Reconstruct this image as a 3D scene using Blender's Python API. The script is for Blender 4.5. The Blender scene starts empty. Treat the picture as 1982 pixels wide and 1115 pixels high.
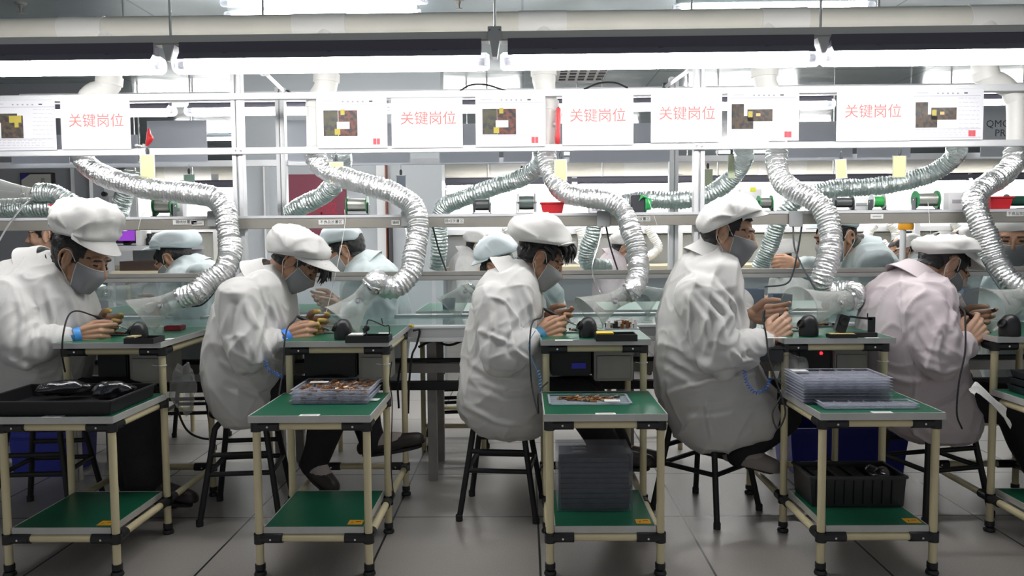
import bpy, bmesh, math, random
import numpy as np
from mathutils import Vector, Matrix, noise

# ---------------------------------------------------------------- camera
SC = bpy.context.scene
COL = SC.collection
PW, PH, FPX = 1982.0, 1115.0, 1541.0
CAM_H = 1.2
PITCH, YAW, ROLL = math.radians(3.62), math.radians(0.9), math.radians(0.49)
CROT = (Matrix.Rotation(YAW, 3, 'Z') @ Matrix.Rotation(math.pi / 2 - PITCH, 3, 'X') @ Matrix.Rotation(-ROLL, 3, 'Z'))
CPOS = Vector((0, 0, CAM_H))
cam = bpy.data.objects.new('camera', bpy.data.cameras.new('camera'))
COL.objects.link(cam)
cam.data.sensor_fit = 'HORIZONTAL'
cam.data.sensor_width = 36.0
cam.data.lens = 36.0 * FPX / PW
cam.data.clip_start = 0.05
cam.matrix_world = Matrix.Translation(CPOS) @ CROT.to_4x4()
SC.camera = cam

# ---------------------------------------------------------------- world, exposure
SC.view_settings.view_transform = 'Standard'
SC.view_settings.look = 'None'
SC.view_settings.gamma = 1.0
SC.view_settings.use_curve_mapping = False
SC.view_settings.exposure = 0.0
world = bpy.data.worlds.new('world')
SC.world = world
world.use_nodes = True
world.node_tree.nodes['Background'].inputs[0].default_value = (0.95, 0.97, 1.0, 1)
world.node_tree.nodes['Background'].inputs[1].default_value = 0.40
SC.cycles.max_bounces = 8
SC.cycles.diffuse_bounces = 3
SC.cycles.glossy_bounces = 3
SC.cycles.transparent_max_bounces = 10
SC.cycles.transmission_bounces = 4
SC.cycles.caustics_reflective = False
SC.cycles.caustics_refractive = False
SC.cycles.sample_clamp_indirect = 6.0

# strength of the fluorescent tubes (each lamp's own light is in its builder)
TUBE_NEAR = 38.0
TUBE_CEIL = 36.0
TUBE_FAR = 34.0


# ---------------------------------------------------------------- pixel rays -> places in the room
def ray(px, py):
    return CROT @ Vector(((px - PW / 2) / FPX, -(py - PH / 2) / FPX, -1.0))


def at(px, py, Y):
    """the point of the room seen at photo pixel (px, py) that lies on the vertical plane y = Y"""
    d = ray(px, py)
    return CPOS + d * (Y / d.y)


def onz(px, py, z):
    d = ray(px, py)
    return CPOS + d * ((z - CAM_H) / d.z)


# ---------------------------------------------------------------- materials
MATS = {}


def mat(name, col, rough=0.5, metal=0.0, bump=None, var=None, spec=None, emit=None, coat=0.0, sub=0.0):
    """procedural principled material. bump=(scale, strength, distance), var=(scale, amount) mottles the colour"""
    if name in MATS:
        return MATS[name]
    m = bpy.data.materials.new(name)
    m.use_nodes = True
    nt = m.node_tree
    b = nt.nodes['Principled BSDF']
    b.inputs['Base Color'].default_value = (*col, 1)
    b.inputs['Roughness'].default_value = rough
    b.inputs['Metallic'].default_value = metal
    if spec is not None:
        b.inputs['Specular IOR Level'].default_value = spec
    if coat:
        b.inputs['Coat Weight'].default_value = coat
    if sub:
        b.inputs['Subsurface Weight'].default_value = sub
        b.inputs['Subsurface Radius'].default_value = (0.02, 0.008, 0.004)
        b.inputs['Subsurface Scale'].default_value = 0.3
    if emit:
        b.inputs['Emission Color'].default_value = (*emit[0], 1)
        b.inputs['Emission Strength'].default_value = emit[1]
    tc = None
    if bump or var:
        tc = nt.nodes.new('ShaderNodeTexCoord')
    if bump:
        n = nt.nodes.new('ShaderNodeTexNoise')
        n.inputs['Scale'].default_value = bump[0]
        n.inputs['Detail'].default_value = 4
        nt.links.new(tc.outputs['Object'], n.inputs['Vector'])
        bp = nt.nodes.new('ShaderNodeBump')
        bp.inputs['Strength'].default_value = bump[1]
        bp.inputs['Distance'].default_value = bump[2]
        nt.links.new(n.outputs['Fac'], bp.inputs['Height'])
        nt.links.new(bp.outputs['Normal'], b.inputs['Normal'])
    if var:
        n2 = nt.nodes.new('ShaderNodeTexNoise')
        n2.inputs['Scale'].default_value = var[0]
        n2.inputs['Detail'].default_value = 5
        nt.links.new(tc.outputs['Object'], n2.inputs['Vector'])
        r = nt.nodes.new('ShaderNodeMapRange')
        r.inputs[1].default_value = 0.3
        r.inputs[2].default_value = 0.7
        r.inputs[3].default_value = 1.0 - var[1]
        r.inputs[4].default_value = 1.0 + var[1]
        nt.links.new(n2.outputs['Fac'], r.inputs[0])
        mx = nt.nodes.new('ShaderNodeVectorMath')
        mx.operation = 'SCALE'
        mx.inputs[0].default_value = col
        nt.links.new(r.outputs[0], mx.inputs['Scale'])
        nt.links.new(mx.outputs[0], b.inputs['Base Color'])
    MATS[name] = m
    return m


def emitter(name, col, strength):
    if name in MATS:
        return MATS[name]
    m = bpy.data.materials.new(name)
    m.use_nodes = True
    nt = m.node_tree
    nt.nodes.clear()
    o = nt.nodes.new('ShaderNodeOutputMaterial')
    e = nt.nodes.new('ShaderNodeEmission')
    e.inputs[0].default_value = (*col, 1)
    e.inputs[1].default_value = strength
    nt.links.new(e.outputs[0], o.inputs[0])
    MATS[name] = m
    return m


def clear(name, tint, body, edge, rough=0.15, bodycol=(0.8, 0.83, 0.83)):
    """clear or frosted plastic: straight-through transparency with a frosted share (body) and brighter rims (edge)"""
    if name in MATS:
        return MATS[name]
    m = bpy.data.materials.new(name)
    m.use_nodes = True
    nt = m.node_tree
    b = nt.nodes['Principled BSDF']
    b.inputs['Base Color'].default_value = (*bodycol, 1)
    b.inputs['Roughness'].default_value = rough
    t = nt.nodes.new('ShaderNodeBsdfTransparent')
    t.inputs[0].default_value = (*tint, 1)
    lw = nt.nodes.new('ShaderNodeLayerWeight')
    lw.inputs[0].default_value = 0.35
    mr = nt.nodes.new('ShaderNodeMapRange')
    mr.inputs[3].default_value = body
    mr.inputs[4].default_value = edge
    nt.links.new(lw.outputs['Facing'], mr.inputs[0])
    mx = nt.nodes.new('ShaderNodeMixShader')
    nt.links.new(mr.outputs[0], mx.inputs[0])
    nt.links.new(t.outputs[0], mx.inputs[1])
    nt.links.new(b.outputs[0], mx.inputs[2])
    nt.links.new(mx.outputs[0], nt.nodes['Material Output'].inputs[0])
    MATS[name] = m
    return m


ALU = mat('brushed_aluminium', (0.62, 0.63, 0.64), 0.38, 0.85, bump=(60, 0.08, 0.002), var=(9, 0.06))
ALU_PALE = mat('pale_aluminium_profile', (0.74, 0.75, 0.77), 0.45, 0.35, var=(7, 0.04))
ALU_DULL = mat('dull_steel_channel', (0.36, 0.35, 0.33), 0.5, 0.6, var=(8, 0.12))
STEEL_BOX = mat('dull_grey_steel_box', (0.36, 0.355, 0.32), 0.55, 0.3, var=(10, 0.08))
FOIL = mat('crumpled_aluminium_foil', (0.92, 0.925, 0.93), 0.28, 1.0, bump=(95, 0.9, 0.006))
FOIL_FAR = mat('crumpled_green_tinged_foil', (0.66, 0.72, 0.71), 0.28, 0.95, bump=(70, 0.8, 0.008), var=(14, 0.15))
PVC = mat('cream_pvc_pipe', (0.72, 0.70, 0.63), 0.42, var=(3, 0.05))
PVC_WHITE = mat('white_pvc_pipe', (0.80, 0.79, 0.76), 0.4, var=(4, 0.03))
CREAM = mat('cream_coated_pipe', (0.76, 0.67, 0.42), 0.38, var=(6, 0.06))
BLACK_JOINT = mat('black_plastic_joint', (0.018, 0.018, 0.020), 0.45)
BLACK = mat('black_plastic', (0.014, 0.014, 0.016), 0.38)
BLACK_MATT = mat('matt_black_paint', (0.012, 0.012, 0.013), 0.6)
RUBBER = mat('black_rubber', (0.02, 0.02, 0.02), 0.7)
GREEN_MAT = mat('green_antistatic_mat', (0.010, 0.115, 0.062), 0.33, bump=(400, 0.03, 0.001), var=(5, 0.10))
TRIM = mat('aluminium_edge_trim', (0.60, 0.60, 0.58), 0.45, 0.35, var=(12, 0.08))
WHITE_PAPER = mat('white_paper', (0.85, 0.85, 0.87), 0.7)
LABEL_WHITE = mat('white_label', (0.78, 0.78, 0.76), 0.6)
YELLOW_TAG = mat('pale_yellow_card', (0.78, 0.76, 0.40), 0.6, var=(30, 0.05))
ORANGE_STICK = mat('orange_sticker', (0.75, 0.36, 0.02), 0.5)
RED_PLASTIC = mat('red_plastic', (0.62, 0.02, 0.03), 0.4)
RED_INK = mat('red_ink', (0.72, 0.05, 0.06), 0.6)
DARK_INK = mat('dark_ink', (0.05, 0.05, 0.06), 0.6)
GREY_INK = mat('grey_ink', (0.42, 0.42, 0.46), 0.6)
CLEARP = clear('clear_plastic', (0.96, 0.97, 0.97), 0.10, 0.75)
CLEAR_TRAY = clear('clear_blister_plastic', (0.95, 0.955, 0.97), 0.055, 0.42, 0.15, (0.66, 0.68, 0.76))
CLEAR_RIM = clear('blister_tray_lip', (0.92, 0.93, 0.95), 0.34, 0.75, 0.15, (0.55, 0.57, 0.66))
FROST = clear('frosted_acrylic', (0.97, 0.975, 0.97), 0.09, 0.62, 0.22, (0.70, 0.71, 0.69))
ACRYLIC = clear('clear_acrylic_sheet', (0.93, 0.96, 0.96), 0.07, 0.6, 0.03, (0.55, 0.62, 0.64))
CLEAR_CAP = clear('clear_lamp_end', (0.95, 0.96, 1.0), 0.25, 0.8, 0.1, (0.85, 0.87, 0.92))
STEEL = mat('polished_steel', (0.72, 0.72, 0.72), 0.22, 1.0)
COPPER = mat('copper_coils', (0.72, 0.33, 0.13), 0.28, 0.9)
COPPER_DARK = mat('dark_copper', (0.30, 0.13, 0.05), 0.35, 0.8)
BLUE_PLASTIC = mat('blue_plastic_bin', (0.02, 0.03, 0.30), 0.45)
BLUE_BAND = mat('blue_wrist_band', (0.06, 0.30, 0.72), 0.5)
PURPLE = mat('purple_screen', (0.22, 0.03, 0.38), 0.4, emit=((0.35, 0.08, 0.65), 0.6))
SOLDER = mat('solder_wire_coil', (0.45, 0.46, 0.42), 0.35, 0.8, bump=(300, 0.4, 0.002))
SPOOL_GREEN = mat('green_spool', (0.02, 0.26, 0.08), 0.4)
SPOOL_DARK = mat('dark_grey_spool', (0.05, 0.06, 0.07), 0.45)
TROUSER = mat('black_trousers', (0.010, 0.010, 0.013), 0.8, bump=(40, 0.3, 0.01))
WALL_GREY = mat('pale_grey_wall_panel', (0.50, 0.53, 0.56), 0.55, var=(1.5, 0.03))
WALL_DARK = mat('mid_grey_wall_panel', (0.33, 0.345, 0.37), 0.6, var=(1.5, 0.03))
YELLOW = mat('yellow_sponge', (0.75, 0.55, 0.06), 0.8)


# ---------------------------------------------------------------- mesh helpers
def V(*a):
    return Vector(a)


def basis(d, up=Vector((0, 0, 1))):
    d = d.normalized()
    if abs(d.dot(up)) > 0.98:
        up = Vector((0, 1, 0))
    u = d.cross(up).normalized()
    return u, d.cross(u).normalized()


def link_mesh(name, me, parent=None):
    o = bpy.data.objects.new(name, me)
    COL.objects.link(o)
    if parent is not None:
        o.parent = parent
        M = parent.matrix_basis.copy()
        up = parent.parent
        while up is not None:
            M = up.matrix_basis @ M
            up = up.parent
        me.transform(M.inverted())
    return o


class MB:
    """collects shapes (world coordinates); build() links them as ONE mesh object"""

    def __init__(self):
        self.v, self.f, self.mi, self.mats = [], [], [], []

    def m(self, material):
        if material not in self.mats:
            self.mats.append(material)
        return self.mats.index(material)

    def add(self, vs, fs, material):
        k = len(self.v)
        i = self.m(material)
        self.v.extend([tuple(p) for p in vs])
        for f in fs:
            self.f.append(tuple(k + j for j in f))
            self.mi.append(i)

    def box(self, c, s, material, rot=None, taper=1.0):
        c = Vector(c)
        h = Vector(s) / 2
        vs = []
        for z in (-1, 1):
            t = taper if z < 0 else 1.0
            for x, y in ((-1, -1), (1, -1), (1, 1), (-1, 1)):
                p = Vector((x * h.x * t, y * h.y * t, z * h.z))
                if rot is not None:
                    p = rot @ p
                vs.append(c + p)
        self.add(vs, [(3, 2, 1, 0), (4, 5, 6, 7), (0, 1, 5, 4), (1, 2, 6, 5), (2, 3, 7, 6), (3, 0, 4, 7)], material)

    def bx(self, lo, hi, material):
        lo, hi = Vector(lo), Vector(hi)
        self.box((lo + hi) / 2, hi - lo, material)

    def open_box(self, c, s, wall, material, taper=1.0, rot=None, floor=None):
        """tray: four walls and a floor, open on top, c = centre of its base"""
        c = Vector(c)
        w, d, h = s
        fl = floor or wall
        outer_b = [(-w / 2 * taper, -d / 2 * taper, 0), (w / 2 * taper, -d / 2 * taper, 0), (w / 2 * taper, d / 2 * taper, 0), (-w / 2 * taper, d / 2 * taper, 0)]
        outer_t = [(-w / 2, -d / 2, h), (w / 2, -d / 2, h), (w / 2, d / 2, h), (-w / 2, d / 2, h)]
        a, b = w / 2 - wall, d / 2 - wall
        inner_t = [(-a, -b, h), (a, -b, h), (a, b, h), (-a, b, h)]
        a, b = w / 2 * taper - wall, d / 2 * taper - wall
        inner_b = [(-a, -b, fl), (a, -b, fl), (a, b, fl), (-a, b, fl)]
        vs = [Vector(p) for p in outer_b + outer_t + inner_t + inner_b]
        if rot is not None:
            vs = [rot @ p for p in vs]
        fs = [(3, 2, 1, 0), (12, 13, 14, 15)]
        for i in range(4):
            j = (i + 1) % 4
            fs += [(i, j, 4 + j, 4 + i), (4 + i, 4 + j, 8 + j, 8 + i), (8 + i, 8 + j, 12 + j, 12 + i)]
        self.add([c + p for p in vs], fs, material)

    def frame(self, c, w, d, t, h, material):
        """flat rectangular ring of bar width t and height h, c = centre of its base"""
        c = Vector(c)
        vs = [c + Vector((sx * (w / 2 + o), sy * (d / 2 + o), z)) for z in (0, h) for o in (-t / 2, t / 2) for sx, sy in ((-1, -1), (1, -1), (1, 1), (-1, 1))]
        fs = []
        for i in range(4):
            j = (i + 1) % 4
            fs += [(i, j, 4 + j, 4 + i), (8 + i, 12 + i, 12 + j, 8 + j), (i, 8 + i, 8 + j, j), (4 + i, 4 + j, 12 + j, 12 + i)]
        self.add(vs, fs, material)

    def tube(self, pts, r, material, seg=12, caps=True, round_ends=False):
        """tube along points; r a number or a list"""
        pts = [Vector(p) for p in pts]
        n = len(pts)
        rs = list(r) if hasattr(r, '__len__') else [r] * n
        if round_ends:
            d0 = (pts[0] - pts[1]).normalized()
            d1 = (pts[-1] - pts[-2]).normalized()
            a = [(pts[0] + d0 * rs[0] * math.sin(t), rs[0] * math.cos(t)) for t in (1.35, 1.0, 0.5)]
            b = [(pts[-1] + d1 * rs[-1] * math.sin(t), rs[-1] * math.cos(t)) for t in (0.5, 1.0, 1.35)]
            pts = [p for p, _ in a] + pts + [p for p, _ in b]
            rs = [q for _, q in a] + rs + [q for _, q in b]
            n = len(pts)
        vs = []
        u = None
        for i, p in enumerate(pts):
            d = (pts[min(i + 1, n - 1)] - pts[max(i - 1, 0)])
            if d.length < 1e-9:
                d = Vector((0, 0, 1))
            d.normalize()
            if u is None:
                u, w = basis(d)
            else:
                u = (u - d * u.dot(d))
                if u.length < 1e-6:
                    u, w = basis(d)
                u.normalize()
                w = d.cross(u)
            for k in range(seg):
                a = 2 * math.pi * k / seg
                vs.append(p + (u * math.cos(a) + w * math.sin(a)) * rs[i])
        fs = []
        for i in range(n - 1):
            for k in range(seg):
                k2 = (k + 1) % seg
                fs.append((i * seg + k, i * seg + k2, (i + 1) * seg + k2, (i + 1) * seg + k))
        if caps:
            fs.append(tuple(range(seg - 1, -1, -1)))
            fs.append(tuple((n - 1) * seg + k for k in range(seg)))
        self.add(vs, fs, material)

    def lathe(self, prof, c, axis, material, seg=20, ry=1.0):
        """prof: (radius, distance along axis) pairs; closed when the ends have radius 0"""
        axis = Vector(axis).normalized()
        u, w = basis(axis)
        c = Vector(c)
        vs, fs = [], []
        for r, h in prof:
            for k in range(seg):
                a = 2 * math.pi * k / seg
                vs.append(c + axis * h + (u * math.cos(a) + w * math.sin(a) * ry) * max(r, 1e-5))
        for i in range(len(prof) - 1):
            for k in range(seg):
                k2 = (k + 1) % seg
                fs.append((i * seg + k, i * seg + k2, (i + 1) * seg + k2, (i + 1) * seg + k))
        self.add(vs, fs, material)

    def ball(self, c, r, material, seg=14, rot=None):
        rx, ry, rz = r if hasattr(r, '__len__') else (r, r, r)
        n = max(6, seg // 2 + 1)
        c = Vector(c)
        vs = []
        for i in range(n + 1):
            t = math.pi * i / n
            for k in range(seg):
                a = 2 * math.pi * k / seg
                p = Vector((rx * math.sin(t) * math.cos(a), ry * math.sin(t) * math.sin(a), rz * math.cos(t)))
                if i in (0, n):
                    p = Vector((1e-5 * math.cos(a), 1e-5 * math.sin(a), p.z))
                if rot is not None:
                    p = rot @ p
                vs.append(c + p)
        fs = []
        for i in range(n):
            for k in range(seg):
                k2 = (k + 1) % seg
                fs.append((i * seg + k, (i + 1) * seg + k, (i + 1) * seg + k2, i * seg + k2))
        self.add(vs, fs, material)

    def rings(self, rings, material, caps=True):
        """loft through rings of equal point count"""
        n = len(rings[0])
        vs = [p for r in rings for p in r]
        fs = []
        for i in range(len(rings) - 1):
            for k in range(n):
                k2 = (k + 1) % n
                fs.append((i * n + k, i * n + k2, (i + 1) * n + k2, (i + 1) * n + k))
        if caps:
            fs.append(tuple(range(n - 1, -1, -1)))
            fs.append(tuple((len(rings) - 1) * n + k for k in range(n)))
        self.add(vs, fs, material)

    def grid(self, rows, material):
        n = len(rows[0])
        vs = [p for r in rows for p in r]
        fs = [(i * n + k, i * n + k + 1, (i + 1) * n + k + 1, (i + 1) * n + k) for i in range(len(rows) - 1) for k in range(n - 1)]
        self.add(vs, fs, material)

    def build(self, name, parent=None, smooth=35, bevel=0.0, solid=0.0, fix=True):
        me = bpy.data.meshes.new(name)
        me.from_pydata(self.v, [], self.f)
        for m in self.mats:
            me.materials.append(m)
        me.polygons.foreach_set('material_index', self.mi)
        bm = bmesh.new()
        bm.from_mesh(me)
        if fix:
            bmesh.ops.recalc_face_normals(bm, faces=bm.faces)
        if solid:
            bmesh.ops.solidify(bm, geom=bm.faces[:], thickness=solid)
        if bevel:
            ed = [e for e in bm.edges if len(e.link_faces) == 2 and e.calc_face_angle(0) > 0.6]
            bmesh.ops.bevel(bm, geom=ed, offset=bevel, segments=2, affect='EDGES', clamp_overlap=True)
        bm.to_mesh(me)
        bm.free()
        if smooth:
            me.shade_smooth()
            me.set_sharp_from_angle(angle=math.radians(smooth))
        return link_mesh(name, me, parent)


def tag(o, label=None, cat=None, group=None, kind=None):
    if label:
        o['label'] = label
    if cat:
        o['category'] = cat
    if group:
        o['group'] = group
    if kind:
        o['kind'] = kind
    return o


def thing(name, label, cat, loc=(0, 0, 0), rotz=0.0, group=None):
    o = bpy.data.objects.new(name, None)
    COL.objects.link(o)
    o.empty_display_size = 0.05
    o.matrix_basis = Matrix.Translation(Vector(loc)) @ Matrix.Rotation(rotz, 4, 'Z')
    return tag(o, label, cat, group)


def dup(root, loc, rotz=None, label=None, group=None):
    """a copy of a thing with copies of its parts and sub-parts"""
    r = root.copy()
    COL.objects.link(r)
    rz = root.rotation_euler.z if rotz is None else rotz
    r.matrix_basis = Matrix.Translation(Vector(loc)) @ Matrix.Rotation(rz, 4, 'Z')
    if label:
        r['label'] = label
    if group:
        r['group'] = group
    for ch in list(root.children):
        c = ch.copy()
        COL.objects.link(c)
        c.parent = r
        for g in list(ch.children):
            d = g.copy()
            COL.objects.link(d)
            d.parent = c
    return r


def struct(name, mb, **k):
    o = mb.build(name, **k)
    o['kind'] = 'structure'
    return o


def text_mesh(s, size, material, name='lettering'):
    """flat lettering in local x (right) / z (up), centred, facing -y; returns (verts, faces)"""
    cu = bpy.data.curves.new(name, 'FONT')
    cu.body = s
    cu.size = size
    cu.align_x = 'CENTER'
    cu.align_y = 'CENTER'
    cu.resolution_u = 2
    o = bpy.data.objects.new(name, cu)
    COL.objects.link(o)
    dg = bpy.context.evaluated_depsgraph_get()
    me = bpy.data.meshes.new_from_object(o.evaluated_get(dg))
    vs = [Vector((v.co.x, 0, v.co.y)) for v in me.vertices]
    fs = [tuple(p.vertices) for p in me.polygons]
    bpy.data.objects.remove(o)
    bpy.data.curves.remove(cu)
    bpy.data.meshes.remove(me)
    return vs, fs


def smooth_path(pts, per=10):
    """Catmull-Rom through points"""
    pts = [Vector(p) for p in pts]
    p = [2 * pts[0] - pts[1]] + pts + [2 * pts[-1] - pts[-2]]
    out = []
    for i in range(1, len(p) - 2):
        for k in range(per):
            t = k / per
            a, b, c, d = p[i - 1], p[i], p[i + 1], p[i + 2]
            out.append(0.5 * ((2 * b) + (c - a) * t + (2 * a - 5 * b + 4 * c - d) * t * t + (3 * b - a - 3 * c + d) * t ** 3))
    out.append(pts[-1])
    return out


def resample(pts, step):
    L = [0.0]
    for a, b in zip(pts, pts[1:]):
        L.append(L[-1] + (b - a).length)
    n = max(2, int(L[-1] / step))
    out, j = [], 0
    for i in range(n + 1):
        s = L[-1] * i / n
        while j < len(L) - 2 and L[j + 1] < s:
            j += 1
        t = (s - L[j]) / max(L[j + 1] - L[j], 1e-9)
        out.append(pts[j].lerp(pts[j + 1], min(max(t, 0), 1)))
    return out
# ================================================================ the room
Y_FRAME, Y_BACK = 3.80, 4.47
CEIL = 2.66
X0, X1, Y0, Y1 = -7.5, 9.5, -1.2, 15.0


def floor_material():
    m = bpy.data.materials.new('pale_grey_floor_tiles')
    m.use_nodes = True
    nt = m.node_tree
    b = nt.nodes['Principled BSDF']
    tc = nt.nodes.new('ShaderNodeTexCoord')
    sp = nt.nodes.new('ShaderNodeSeparateXYZ')
    nt.links.new(tc.outputs['Object'], sp.inputs[0])

    def mth(op, a, bb=None, c=None):
        n = nt.nodes.new('ShaderNodeMath')
        n.operation = op
        for i, x in enumerate((a, bb, c)):
            if x is None:
                continue
            if isinstance(x, (int, float)):
                n.inputs[i].default_value = x
            else:
                nt.links.new(x, n.inputs[i])
        return n.outputs[0]
    T = 0.62
    seams = []
    for out, off in ((sp.outputs['X'], 0.05), (sp.outputs['Y'], 3.36)):
        f = mth('FRACT', mth('DIVIDE', mth('SUBTRACT', out, off - 62.0), T))
        d = mth('ABSOLUTE', mth('SUBTRACT', f, 0.5))
        seams.append(mth('GREATER_THAN', d, 0.5 - 0.0042 / T))
    seam = mth('MAXIMUM', seams[0], seams[1])
    n = nt.nodes.new('ShaderNodeTexNoise')
    n.inputs['Scale'].default_value = 160
    n.inputs['Detail'].default_value = 3
    nt.links.new(tc.outputs['Object'], n.inputs[0])
    n2 = nt.nodes.new('ShaderNodeTexNoise')
    n2.inputs['Scale'].default_value = 2.5
    n2.inputs['Detail'].default_value = 6
    nt.links.new(tc.outputs['Object'], n2.inputs[0])
    cr = nt.nodes.new('ShaderNodeMapRange')
    cr.inputs[1].default_value = 0.25
    cr.inputs[2].default_value = 0.75
    cr.inputs[3].default_value = 0.80
    cr.inputs[4].default_value = 1.12
    nt.links.new(mth('MULTIPLY_ADD', n.outputs['Fac'], 0.7, mth('MULTIPLY', n2.outputs['Fac'], 0.3)), cr.inputs[0])
    sc = nt.nodes.new('ShaderNodeVectorMath')
    sc.operation = 'SCALE'
    sc.inputs[0].default_value = (0.42, 0.395, 0.37)
    nt.links.new(cr.outputs[0], sc.inputs['Scale'])
    mx = nt.nodes.new('ShaderNodeMix')
    mx.data_type = 'RGBA'
    nt.links.new(seam, mx.inputs['Factor'])
    nt.links.new(sc.outputs[0], mx.inputs['A'])
    mx.inputs['B'].default_value = (0.02, 0.02, 0.02, 1)
    nt.links.new(mx.outputs['Result'], b.inputs['Base Color'])
    b.inputs['Roughness'].default_value = 0.36
    return m


def ceiling_material():
    m = bpy.data.materials.new('blue_grey_metal_ceiling')
    m.use_nodes = True
    nt = m.node_tree
    b = nt.nodes['Principled BSDF']
    tc = nt.nodes.new('ShaderNodeTexCoord')
    br = nt.nodes.new('ShaderNodeTexBrick')
    br.offset = 0.0
    br.inputs['Color1'].default_value = (0.50, 0.57, 0.60, 1)
    br.inputs['Color2'].default_value = (0.44, 0.51, 0.55, 1)
    br.inputs['Mortar'].default_value = (0.30, 0.35, 0.38, 1)
    br.inputs['Scale'].default_value = 1.0
    br.inputs['Mortar Size'].default_value = 0.008
    br.inputs['Brick Width'].default_value = 1.2
    br.inputs['Row Height'].default_value = 2.4
    nt.links.new(tc.outputs['Object'], br.inputs['Vector'])
    nt.links.new(br.outputs['Color'], b.inputs['Base Color'])
    b.inputs['Roughness'].default_value = 0.25
    b.inputs['Metallic'].default_value = 0.35
    n = nt.nodes.new('ShaderNodeTexNoise')
    n.inputs['Scale'].default_value = 1.6
    nt.links.new(tc.outputs['Object'], n.inputs[0])
    bp = nt.nodes.new('ShaderNodeBump')
    bp.inputs['Strength'].default_value = 0.25
    bp.inputs['Distance'].default_value = 0.06
    nt.links.new(n.outputs['Fac'], bp.inputs['Height'])
    nt.links.new(bp.outputs['Normal'], b.inputs['Normal'])
    return m


b = MB()
b.bx((X0, Y0, -0.1), (X1, Y1, 0), floor_material())
struct('floor', b)
b = MB()
b.bx((X0, Y0, CEIL), (X1, Y1, CEIL + 0.1), ceiling_material())
struct('ceiling', b)
b = MB()
b.bx((X0, Y1, 0), (X1, Y1 + 0.1, CEIL), WALL_GREY)
struct('wall_back', b)
b = MB()
b.bx((X0 - 0.1, Y0, 0), (X0, Y1, CEIL), WALL_GREY)
struct('wall_left', b)
b = MB()
b.bx((X1, Y0, 0), (X1 + 0.1, Y1, CEIL), WALL_GREY)
struct('wall_right', b)

# grey partition block between the lines (seen from x = 470 to 855) and the grey partition at the left
YP = 6.6
b = MB()
pl, pr = at(478, 400, YP).x, at(856, 400, YP).x
b.bx((pl, YP, 0), (pr, YP + 0.25, CEIL), WALL_GREY)
struct('wall_partition', b)
b = MB()
qx = at(205, 400, 7.4).x
b.bx((X0, 7.4, 0), (qx, 7.5, CEIL), WALL_DARK)
struct('wall_screen', b)


def wall_piece(name, x0, y0, x1, y1, Y, th, material):
    """box between two photo corners on the plane y = Y, th thick towards the camera"""
    a, c = at(x0, y0, Y), at(x1, y1, Y)
    q = MB()
    q.bx((min(a.x, c.x), Y - th, min(a.z, c.z)), (max(a.x, c.x), Y, max(a.z, c.z)), material)
    return q


DOOR_WHITE = mat('white_painted_frame', (0.80, 0.82, 0.83), 0.5)
# doorway in the partition: white frame and pale blue-grey leaf
q = wall_piece('trim_1', 466, 330, 480, 700, YP, 0.10, DOOR_WHITE)
q2 = wall_piece('x', 516, 318, 530, 700, YP, 0.10, DOOR_WHITE)
q.v, q.f, q.mi = q.v + q2.v, q.f + [tuple(i + len(q.v) for i in f) for f in q2.f], q.mi + q2.mi
struct('trim_1', q)
struct('trim_2', wall_piece('trim_2', 730, 300, 756, 700, YP, 0.06, DOOR_WHITE))
struct('trim_3', wall_piece('trim_3', 748, 318, 757, 700, YP, 0.09, mat('brown_edge_strip', (0.30, 0.10, 0.07), 0.6)))
struct('trim_4', wall_piece('trim_4', 143, 318, 151, 520, 7.4, 0.06, DOOR_WHITE))
struct('trim_5', wall_piece('trim_5', 178, 318, 186, 520, 7.4, 0.06, DOOR_WHITE))
q = wall_piece('door_1', 757, 430, 765, 700, YP, 0.09, mat('dark_door_edge', (0.05, 0.045, 0.05), 0.5))
struct('door_1', q)

# dark red wall banner with darker red characters
bl = thing('wall_banner', 'dark red wall banner with red characters hung on the grey partition', 'banner', at(612, 400, YP - 0.03))
b = MB()
a, c = at(559, 338, YP - 0.02), at(672, 470, YP - 0.02)
b.bx((a.x, YP - 0.03, c.z), (c.x, YP - 0.005, a.z), mat('dark_red_banner_cloth', (0.23, 0.055, 0.085), 0.7))
b.build('cloth', bl)
b = MB()
for s, px, py in (('人', 610, 404), ('版', 637, 402)):
    vs, fs = text_mesh(s, 0.15, RED_INK)
    p = at(px, py, YP - 0.034)
    b.add([v + p for v in vs], fs, mat('crimson_print', (0.45, 0.02, 0.05), 0.6))
b.build('lettering', bl, smooth=0, fix=False)

# notice board on the left partition
nb = thing('notice_board', 'dark framed notice board with blue corner on grey left partition', 'notice board', at(72, 360, 7.38))
a, c = at(42, 335, 7.38), at(107, 392, 7.38)
b = MB()
b.bx((a.x, 7.355, c.z), (c.x, 7.399, a.z), mat('dark_frame', (0.05, 0.04, 0.04), 0.5))
b.build('frame', nb)
b = MB()
g = 0.015
b.bx((a.x + g, 7.345, c.z + g), (c.x - g, 7.354, a.z - g), mat('notice_paper', (0.55, 0.55, 0.5), 0.6))
b.add([V(a.x + g, 7.343, a.z - g), V(a.x + 0.10, 7.343, a.z - g), V(a.x + g, 7.343, a.z - 0.07)], [(0, 1, 2)], mat('navy_print', (0.03, 0.03, 0.28), 0.5))
p = at(83, 350, 7.34)
vs, fs = text_mesh('员', 0.045, DARK_INK)
b.add([v + p for v in vs], fs, DARK_INK)
b.build('sheet', nb, smooth=0, fix=False)


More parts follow.
